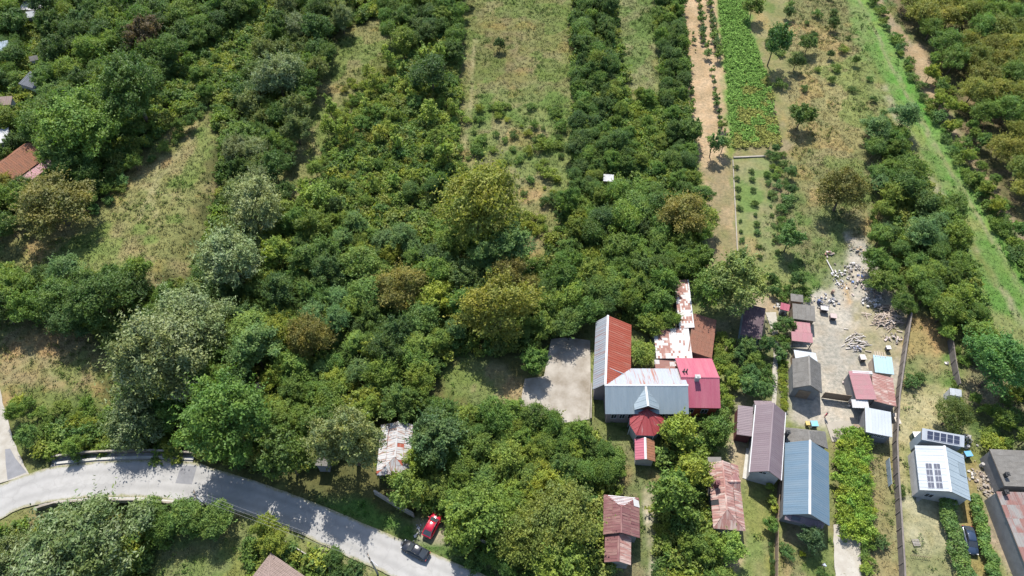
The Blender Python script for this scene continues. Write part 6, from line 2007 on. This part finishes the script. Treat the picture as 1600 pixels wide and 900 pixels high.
t1 = pole(334, 803, 9.0, "power pole standing below the road at the right end of the bridge")
t2 = pole(590, 896, 8.6, "power pole on the verge below the black car")
for k, (nm, off) in enumerate((("uppermost", .65), ("middle", 0), ("lowest", -.65))):
    ov = Vector((-math.sin(R(25)) * off, math.cos(R(25)) * off, 0))
    a_, b_ = t1 + ov, t2 + ov
    mb = MB()
    N_ = 14
    P = [a_ + (b_ - a_) * (i / N_) - Vector((0, 0, 0.9 * 4 * (i / N_) * (1 - i / N_))) for i in range(N_ + 1)]
    for i in range(N_):
        mb.tube(P[i] - a_, P[i + 1] - a_, 0.012, 0.012, 4, False)
    w_ = mb.build("overhead_wire", M['wire'])
    w_.location = a_
    tag(w_, "%s of the three overhead wires between the two power poles" % nm, "wire", "overhead wires")


# ------------------------------------------------------------------ cars
def car(label, front, rear, paint, z=0.03, L=4.4, hatch=False):
    f_, r_ = at(*front, 0.6), at(*rear, 0.6)
    d_ = f_ - r_
    c_ = (f_ + r_) / 2
    k = L / 4.4
    root = tag(empty("parked_car" if paint != M['paint_black'] else "car", (c_.x, c_.y, z), math.atan2(d_.y, d_.x)), label, "car")
    def sec(x, hw, zl, zh, sh=0.86):
        return [(x * k, s_ * hw * a_, zz) for s_, a_, zz in ((-1, .88, zl), (-1, 1, zl + .14), (-1, 1, zh - .16), (-1, .96, zh - .07), (-1, sh, zh), (1, sh, zh), (1, .96, zh - .07), (1, 1, zh - .16), (1, 1, zl + .14), (1, .88, zl))]
    S = [(-2.2, .66, .46, .80), (-2.12, .80, .34, .90), (-1.8, .86, .26, .95), (-1.2, .88, .24, .96), (0, .89, .24, .95), (.9, .88, .24, .93), (1.5, .86, .25, .86), (1.9, .82, .28, .77), (2.12, .72, .34, .68), (2.2, .58, .42, .60)]
    MB().loft([sec(*q) for q in S]).build("body", paint, root, smooth=True)
    G = [(-2.0 if hatch else -1.75, .70, .90, .95), (-1.35 if hatch else -1.05, .63, .90, 1.36), (-.3, .62, .90, 1.44), (.35, .61, .90, 1.38), (1.15, .70, .86, .93)]
    gl = MB().loft([[(x * k, -hw * 1.08, zb), (x * k, -hw, zt), (x * k, hw, zt), (x * k, hw * 1.08, zb)] for x, hw, zb, zt in G]).build("windows", M['glass'], root)
    T = [(-1.32 if hatch else -1.0, .58, 1.372), (-.7, .585, 1.425), (-.3, .585, 1.458), (.1, .575, 1.43), (.36, .56, 1.395)]
    MB().loft([[(x * k, -hw, zt), (x * k, -hw * .9, zt + .03), (x * k, hw * .9, zt + .03), (x * k, hw, zt)] for x, hw, zt in T]).build("roof", paint, root, smooth=True)
    for s_ in (-1, 1):
        for (xa, za, xb, zb) in ((1.12, .94, .36, 1.41), (-1.72 if not hatch else -1.98, .96, -1.02 if not hatch else -1.32, 1.385), (-.35, .95, -.35, 1.45)):
            MB().tube((xa * k, s_ * .70, za), (xb * k, s_ * .605, zb), .035, .03, 5).build("pillar", paint, root)
        for xw in (1.35, -1.3):
            w_ = MB()
            prof = [(.20, -.10), (.30, -.10), (.325, -.06), (.325, .06), (.30, .10), (.20, .10)]
            w_.loft([[(xw * k + r2 * math.cos(a_), s_ * .80 + y_, .325 + r2 * math.sin(a_)) for r2, y_ in prof] for a_ in [2 * math.pi * i / 14 for i in range(15)]], False)
            wo_ = w_.build("wheel", M['rubber'], root)
            MB().tube((xw * k, s_ * .80 - .07, .325), (xw * k, s_ * .80 + .09 * s_, .325), .215, .20, 10).build("rim", M['chrome'], wo_)
        MB().box((2.06 * k, s_ * .58, .64), (.16, .28, .12), s_ * -.35).build("headlight", M['light'], root)
        MB().box((-2.14 * k, s_ * .62, .80), (.10, .26, .14), s_ * .25).build("tail_lamp", M['lamp_red'], root)
        MB().box((.85 * k, s_ * 1.0, .98), (.14, .2, .12)).build("mirror", paint, root)
    MB().box((2.195 * k, 0, .48), (.03, .5, .11)).build("number_plate", M['r_pale'], root)
    MB().box((-2.19 * k, 0, .62), (.03, .5, .11)).build("number_plate", M['r_pale'], root)
    return root


car("black saloon car on the road below the parked red car", (628.5, 849), (670, 871), M['paint_black'], L=4.5)
car("dark red car parked on the gravel pull-in beside the road", (684, 804), (667, 837), M['paint_red'], 0.0, 4.1, True)
car("dark blue car parked between the two hedges at the bottom right", (1521, 866), (1510, 823), M['paint_blue'], 0.0, 4.3, True)


# ------------------------------------------------------------------ people
def person(label, px, py, heading, shirt, trousers, bend=0.0, reach=0.1):
    g = at(px, py)
    root = tag(empty("person", (g.x, g.y, 0.01), heading), label, "person")
    def tilt(v):
        x_, y_, z_ = v
        if z_ > 0.95:
            dz = z_ - 0.95
            return (x_, y_ + math.sin(bend) * dz, 0.95 + math.cos(bend) * dz)
        return v
    def skin(name, V, E, col, parent):
        me = bpy.data.meshes.new(name)
        me.from_pydata([tilt(v[:3]) for v in V], E, [])
        o = link(name, me, parent, M['objcol'], col)
        o.modifiers.new("Skin", 'SKIN').use_smooth_shade = True
        for i, v in enumerate(V):
            me.skin_vertices[0].data[i].radius = (v[3], v[4] if len(v) > 4 else v[3])
            me.skin_vertices[0].data[i].use_root = (i == 0)
        sb = o.modifiers.new("Sub", 'SUBSURF')
        sb.levels = sb.render_levels = 1
        return o
    V = [(0, 0, .95, .13, .10), (0, 0, 1.15, .12, .09), (0, 0, 1.38, .15, .10), (0, .0, 1.5, .055), (0, .02, 1.6, .085, .095), (0, .03, 1.70, .075, .085)]
    E = [(0, 1), (1, 2), (2, 3), (3, 4), (4, 5)]
    V.append((0, .115, 1.615, .012))
    E.append((4, 6))
    for s_ in (-1, 1):
        b_ = len(V)
        sw = s_ * reach
        V += [(s_ * .18, 0, 1.42, .055), (s_ * .29, .02 + sw, 1.17, .042), (s_ * .31, .14 + sw * 1.6, .96, .030), (s_ * .31, .18 + sw * 1.8, .89, .030, .018)]
        E += [(2, b_), (b_, b_ + 1), (b_ + 1, b_ + 2), (b_ + 2, b_ + 3)]
        for f_ in range(4):
            q = len(V)
            ln = (.07, .085, .08, .06)[f_]
            V += [(s_ * .31 + (f_ - 1.5) * .019, .20 + sw * 1.8, .845, .0095), (s_ * .31 + (f_ - 1.5) * .02, .215 + sw * 1.8, .845 - ln, .008)]
            E += [(b_ + 3, q), (q, q + 1)]
        q = len(V)
        V += [(s_ * .31 - s_ * .04, .215 + sw * 1.8, .885, .011), (s_ * .31 - s_ * .055, .24 + sw * 1.8, .85, .009)]
        E += [(b_ + 2, q), (q, q + 1)]
        b_ = len(V)
        st = s_ * .14
        V += [(s_ * .09, 0, .90, .085), (s_ * .10, .03 + st * .6, .50, .058), (s_ * .10, -.02 + st, .09, .04), (s_ * .11, .14 + st, .035, .035)]
        E += [(0, b_), (b_, b_ + 1), (b_ + 1, b_ + 2), (b_ + 2, b_ + 3)]
    body = skin("body", V, E, (0.32, 0.18, 0.12), root)
    V = [(0, 0, .93, .155, .125), (0, 0, 1.15, .145, .115), (0, 0, 1.38, .175, .125), (0, 0, 1.47, .075)]
    E = [(0, 1), (1, 2), (2, 3)]
    for s_ in (-1, 1):
        b_ = len(V)
        sw = s_ * reach
        V += [(s_ * .18, 0, 1.42, .075), (s_ * .28, .02 + sw * .9, 1.19, .062)]
        E += [(2, b_), (b_, b_ + 1)]
    skin("shirt", V, E, shirt, root)
    V = [(0, 0, .97, .15, .12)]
    E = []
    for s_ in (-1, 1):
        b_ = len(V)
        st = s_ * .14
        V += [(s_ * .09, 0, .88, .105), (s_ * .10, .03 + st * .6, .50, .078), (s_ * .10, -.02 + st, .12, .062)]
        E += [(0, b_), (b_, b_ + 1), (b_ + 1, b_ + 2)]
    skin("trousers", V, E, trousers, root)
    V = [(0, .0, 1.66, .085, .095), (0, -.015, 1.735, .075, .08), (0, -.06, 1.60, .06)]
    skin("hair", V, [(0, 1), (0, 2)], (0.05, 0.035, 0.025), root)
    for s_ in (-1, 1):
        e_ = tilt((s_ * .035, .112, 1.645))
        MB().box(e_, (.022, .012, .014)).build("eye", M['dark'], body)
        MB().box(tilt((s_ * .092, .01, 1.63)), (.018, .04, .055)).build("ear", M['objcol'], body, (0.32, 0.18, 0.12))
    MB().box(tilt((0, .112, 1.565)), (.045, .012, .01)).build("mouth", M['dark'], body)
    return root


person("person in a bright red top walking across the dirt yard", 1288, 652, 0.4, (0.62, 0.02, 0.06), (0.55, 0.04, 0.07), 0.05, 0.18)
person("person in a pale blue shirt bending over the garden near the bottom edge", 1285, 884, 2.6, (0.42, 0.52, 0.66), (0.05, 0.055, 0.08), 0.9, 0.05)


# ------------------------------------------------------------------ heaps
def heap(name, label, cat, px, py, rx, ry, hh, n, cols, seed, pn="scrap", long=False, mat=None):
    """heap of separate pieces lying on each other"""
    rg_ = random.Random(seed)
    g = at(px, py)
    r_ = tag(empty(name, (g.x, g.y, 0)), label, cat)
    for k in range(n):
        a_, q = rg_.uniform(0, 6.283), math.sqrt(rg_.random()) * (1.0 if rg_.random() < .7 else rg_.uniform(1, 2.1))
        x_, y_ = math.cos(a_) * q * rx, math.sin(a_) * q * ry
        zt = hh * max(0, 1 - q * q) * rg_.uniform(.2, 1) + 0.03
        if long:
            L_ = rg_.uniform(.8, 2.1)
            mb = MB().box((0, 0, 0), (L_, rg_.uniform(.08, .2), rg_.uniform(.04, .12)))
            o = mb.build(pn, mat or M['objcol'], r_, rg_.choice(cols))
            o.rotation_euler = (rg_.uniform(-.3, .3), rg_.uniform(-.25, .25), rg_.gauss(0.1, .55))
        else:
            mb = MB()
            w_ = .14 + .6 * rg_.random() ** 2
            d_ = w_ * rg_.uniform(.5, 1.1)
            m_ = 5
            ang = sorted(rg_.uniform(0, 6.283) for _ in range(6))
            ring = [(math.cos(t) * w_ * rg_.uniform(.7, 1) * .7, math.sin(t) * d_ * rg_.uniform(.7, 1) * .7) for t in ang]
            th = rg_.uniform(.03, .16)
            mb.loft([[(x2, y2, rg_.uniform(-.06, .0)) for x2, y2 in ring], [(x2 * .85 + rg_.uniform(-.05, .05), y2 * .85, th + rg_.uniform(-.04, .06)) for x2, y2 in ring]])
            o = mb.build(pn, M['objcol'], r_, rg_.choice(cols))
            o.rotation_euler = (rg_.uniform(-.4, .4), rg_.uniform(-.4, .4), rg_.uniform(0, 6.28))
        o.location = (x_, y_, zt)
    return r_


WHT, PNK, BRN = (0.62, 0.595, 0.56), (0.52, 0.42, 0.38), (0.22, 0.16, 0.12)
GRY, BLU, DRK = (0.30, 0.29, 0.28), (0.07, 0.17, 0.42), (0.05, 0.045, 0.045)
TIM = [(0.32, 0.24, 0.17), (0.42, 0.32, 0.24), (0.24, 0.18, 0.13), (0.46, 0.38, 0.32)]
heap("timber_pile", "large pile of broken timber beside the top of the long wall", "wood pile", 1387, 500, 2.6, 1.5, 1.0, 110, TIM, 1, "board", True)
heap("timber_pile", "brushwood and old planks behind the large timber pile", "wood pile", 1382, 481, 1.7, 0.7, 0.6, 30, [(0.16, 0.12, 0.09), (0.24, 0.19, 0.14)], 2, "board", True)
heap("timber_pile", "scattered pale boards in the middle of the dirt yard", "wood pile", 1338, 533, 1.5, 1.8, 0.3, 45, [(0.40, 0.34, 0.28), (0.30, 0.25, 0.20), (0.46, 0.43, 0.40)], 3, "board", True)
heap("rubbish_heap", "white and grey rubbish heap beside the leaning plank at the edge of the grass", "rubbish", 1310, 436, 1.1, 2.2, 0.4, 60, [WHT, WHT, GRY, (0.5, 0.5, 0.55), BRN], 4)
heap("rubbish_heap", "pinkish and blue rubbish heap in the middle of the yard's far end", "rubbish", 1346, 442, 2.0, 2.4, 0.6, 95, [PNK, PNK, WHT, (0.5, 0.4, 0.32), BLU, BRN], 5)
heap("rubbish_heap", "bright white rubbish heap at the lower end of the dump", "rubbish", 1359, 473, 1.9, 1.2, 0.5, 55, [WHT, WHT, WHT, (0.55, 0.5, 0.55), GRY], 6)
heap("rubbish_heap", "white rubbish under the bushes at the upper end of the dump", "rubbish", 1366, 407, 1.5, 1.1, 0.4, 35, [WHT, PNK, GRY], 7)
heap("rubbish_heap", "grey rubble heap above the pinkish rubbish", "rubbish", 1336, 416, 1.2, 1.0, 0.35, 35, [GRY, (0.38, 0.35, 0.32), WHT], 8)
heap("rubbish_heap", "blue-white scrap between the boards and the cyan roof", "rubbish", 1340, 545, 0.7, 0.6, 0.4, 14, [(0.4, 0.42, 0.55), WHT, DRK], 9)
heap("junk_heap", "dark scrap and pale bits heap behind the two hutches", "rubbish", 1290, 471, 2.2, 1.1, 0.5, 60, [DRK, GRY, WHT, (0.2, 0.21, 0.25)], 10)
heap("junk_heap", "pale sacks and scrap piled against the dusty pink roofed shed", "rubbish", 1326, 600, 0.7, 1.5, 0.9, 30, [WHT, PNK, GRY, DRK], 11)
heap("junk_heap", "rusty scrap pile on the grass above the rubbish", "rubbish", 1294, 396, 0.8, 0.6, 0.6, 16, [(0.3, 0.12, 0.08), PNK, BRN], 12)
heap("rubble_heap", "pale stone rubble beside the outbuilding at right", "rubble", 1537, 756, 1.3, 2.2, 0.35, 60, [(0.36, 0.31, 0.26), (0.45, 0.4, 0.34), BRN], 13)
heap("timber_pile", "leaning grey planks in front of the outbuilding wall", "wood pile", 1553, 775, 1.2, 1.0, 0.6, 18, [(0.28, 0.24, 0.2), (0.2, 0.17, 0.14)], 14, "board", True)
heap("junk_heap", "white and black bundle beside the white house on the right", "rubbish", 1520, 742, 0.5, 0.6, 0.7, 12, [WHT, WHT, DRK], 15)
heap("junk_heap", "scrap and sacks near the plank gate corner", "rubbish", 1327, 632, 0.5, 0.6, 0.6, 12, [WHT, (0.4, .1, .1), DRK], 16)
heap("junk_heap", "white odds and ends beside the tiny pink kennel", "rubbish", 1214, 478, 0.5, 1.0, 0.6, 14, [WHT, WHT, GRY], 17)
heap("junk_heap", "village junk heap below the grey roof at the left edge", "rubbish", 10, 92, 2.2, 1.6, 0.8, 40, [WHT, PNK, (0.4, 0.25, 0.2), GRY], 18)
heap("rubble_heap", "pale rubble strewn beside the second garden wall", "rubble", 1484, 568, 0.5, 0.6, 0.4, 12, [WHT, GRY, (0.4, 0.25, 0.25)], 19)
heap("junk_heap", "metal junk behind the raised solar roof", "rubbish", 1512, 688, 0.9, 1.0, 0.5, 22, [WHT, DRK, GRY], 20)
heap("junk_heap", "white and grey litter beside the parked red car", "rubbish", 655, 829, 0.6, 1.0, 0.2, 14, [(0.4, 0.42, 0.47), WHT, GRY], 21)
heap("junk_heap", "white village junk at the top left under the shelter roof", "rubbish", 28, 24, 1.6, 1.2, 0.6, 20, [WHT, GRY, (0.3, .15, .1)], 22)
heap("junk_heap", "pots and white scraps along the yard shed row", "rubbish", 1233, 512, 0.4, 2.0, 0.5, 24, [WHT, PNK, GRY], 23)
heap("rubbish_heap", "brown and grey rubble strewn below the big timber pile", "rubbish", 1395, 528, 1.6, 1.2, 0.25, 40, [(0.34, 0.28, 0.22), GRY, BRN, PNK], 24)
heap("rubbish_heap", "orange-brown soil heap with scraps at the top of the dump", "rubbish", 1338, 390, 1.4, 1.3, 0.4, 40, [(0.38, 0.26, 0.13), (0.42, 0.32, 0.2), GRY], 25)
heap("rubbish_heap", "mixed dark rubbish between the white heap and the timber", "rubbish", 1372, 462, 1.3, 1.0, 0.35, 36, [BRN, GRY, DRK, PNK], 26)
heap("rubbish_heap", "dirty litter between the leaning plank and the pinkish heap", "rubbish", 1326, 426, 1.0, 1.8, 0.15, 36, [WHT, GRY, (0.36, 0.33, 0.28), BRN], 27)
o = at(1297, 417)
pl = MB().box((0, 0, 0.12), (0.22, 3.6, 0.1), R(8)).build("plank", M['kerb'])
pl.location = (o.x, o.y, -.03)
tag(pl, "long pale plank lying beside the white rubbish heap", "plank")


# ------------------------------------------------------------------ small yard things
def chest(name, label, cat, px, py, sx, sy, sz, lid, body, rz=0.0, feet=True):
    g = at(px, py, sz / 2)
    r_ = tag(empty(name, (g.x, g.y, 0), rz), label, cat)
    MB().box((0, 0, sz / 2 + .08), (sx, sy, sz - .1)).build("body", M['objcol'], r_, body)
    MB().box((0, .02, sz + .06), (sx + .16, sy + .16, 0.07), 0, -0.06).build("lid", M['objcol'], r_, lid)
    MB().box((0, -sy / 2 - .011, sz / 2 + .05), (sx * .7, .02, sz * .55)).build("door", M['dark'], r_)
    for i in (-1, 1):
        for j in (-1, 1):
            MB().box((i * (sx / 2 - .06), j * (sy / 2 - .06), .0), (.08, .08, .16)).build("foot", M['wood'], r_)


chest("hutch", "grey-lidded rabbit hutch nearest the yard shed row", "hutch", 1287, 484, 1.25, 0.85, 0.9, (0.42, 0.40, 0.40), (0.15, 0.11, 0.09), -.2)
chest("hutch", "pinkish-lidded hutch standing out in the dirt yard", "hutch", 1301, 496, 1.0, 0.9, 0.9, (0.42, 0.31, 0.29), (0.17, 0.11, 0.10), -.2)
chest("well_box", "white box with a cyan lid behind the blue roofed house", "box", 1271, 664, 1.0, 0.9, 1.0, (0.12, 0.42, 0.55), (0.62, 0.62, 0.6))
chest("crate", "pale crate beside the cyan lean-to", "crate", 1347, 560, 0.9, 1.0, 0.8, (0.5, 0.46, 0.42), (0.3, 0.26, 0.22))
chest("crate", "white-topped dark crate behind the cyan lean-to", "crate", 1387, 545, 0.65, 0.6, 0.8, (0.55, 0.55, 0.57), (0.05, 0.05, 0.055))
chest("cold_frame", "white box with bluish glass top among trees right of the pink entrance", "box", 1085, 692, 1.5, 1.4, 0.8, (0.25, 0.35, 0.45), (0.6, 0.6, 0.58))
chest("water_tank", "dark green tank with a white top at the corner of the solar house", "tank", 1431, 684, 1.2, 1.3, 1.5, (0.6, 0.6, 0.57), (0.02, 0.09, 0.05))
chest("cool_box", "bright blue box beside the solar house", "box", 1511, 711, 1.0, 0.8, 0.9, (0.05, 0.33, 0.6), (0.45, 0.48, 0.5), .1)
chest("beehive", "yellow box next to the cyan-lidded box", "box", 1261, 663, 0.5, 0.6, 0.7, (0.5, 0.36, 0.05), (0.45, 0.33, 0.08))
chest("boiler", "cream cylinder-like boiler box leaning on the long wall", "box", 1399.5, 656, 0.7, 1.9, 0.9, (0.52, 0.45, 0.37), (0.4, 0.35, 0.3))
g = at(1431, 848)
pt = tag(empty("pallet", (g.x, g.y, 0), .05), "grey wooden pallet lying on the pale dry plot", "pallet")
for k in range(5):
    MB().box((0, -.42 + k * .21, .13), (1.1, .14, .03)).build("slat", M['concrete_dk'], pt)
for k in (-.48, 0, .48):
    MB().box((k, 0, .06), (.1, 1.0, .1)).build("bearer", M['wood'], pt)
# bench on the paved terrace
g = at(1338, 667)
bn = tag(empty("bench", (g.x, g.y, 0.02), -.3), "small dark bench on the paving left of the workshop", "bench")
MB().box((0, 0, .44), (1.1, .35, .05)).build("seat", M['wood'], bn)
for k in (-.45, .45):
    MB().box((k, 0, .21), (.07, .3, .42)).build("leg", M['wood'], bn)
# car tyres by the outbuilding
for px, py, lab in ((1544, 733, "old tyre at the far corner of the grey outbuilding"), (1568, 842, "old tyre leaning on the side wall of the long rusty building"), (1222, 498, "old tyre lying in front of the tiny pink kennel")):
    g = at(px, py)
    mb = MB()
    prof = [(.18, 0), (.32, .02), (.35, .1), (.32, .19), (.18, .21)]
    mb.loft([[(r2 * math.cos(a_), r2 * math.sin(a_), z2) for r2, z2 in prof] for a_ in [2 * math.pi * i / 14 for i in range(15)]], False)
    o = mb.build("tyre", M['rubber'])
    o.location = (g.x, g.y, 0.02)
    o.rotation_euler = (.15, .1, 0)
    tag(o, lab, "tyre")
# stick fence on the dry plot
g = at(1423, 868)
st = tag(empty("stick_fence", (g.x, g.y, 0)), "low row of sticks across the pale dry plot", "fence")
for k in range(9):
    MB().tube((k * .33, -.05 * k, -.2), (k * .33 + .03, -.05 * k, .55), .035, .03, 5).build("stake", M['wood'], st)
MB().tube((-.1, 0, .42), (2.8, -.4, .40), .03, .03, 5).build("rail", M['wood'], st)
# barrels and buckets about the yards
for px, py, col, lab in ((1278, 473, (0.08, 0.13, 0.3), "blue barrel behind the grey-lidded hutch"), (1233, 545, (0.1, 0.1, 0.1), "dark barrel at the back corner of the grey barn"), (1328, 612, (0.3, 0.3, 0.32), "grey barrel against the left side of the dusty pink shed"), (1348, 648, (0.06, 0.06, 0.07), "black barrel under the white canopy by the workshop"), (1509, 700, (0.5, 0.5, 0.5), "pale barrel between solar house and scrub"), (1222, 490, (0.04, 0.04, 0.045), "black barrel in front of the tiny pink kennel"), (1300, 458, (0.35, 0.2, 0.12), "rusty barrel at the far edge of the dirt yard"), (1532, 728, (0.5, 0.48, 0.46), "whitish barrel beside the old tyre by the grey outbuilding")):
    g = at(px, py)
    r_ = tag(empty("barrel", (g.x, g.y, 0)), lab, "barrel")
    prof = [(.27, 0), (.29, .25), (.30, .27), (.29, .30), (.29, .58), (.30, .6), (.29, .63), (.27, .88)]
    n_ = 12
    mb = MB()
    mb.loft([[(r2 * math.cos(2 * math.pi * i / n_), r2 * math.sin(2 * math.pi * i / n_), z2) for i in range(n_)] for r2, z2 in prof])
    mb.build("drum", M['objcol'], r_, col)
    MB().tube((0, 0, .882), (0, 0, .90), .245, .245, 12).build("lid", M['objcol'], r_, tuple(c * .7 for c in col))
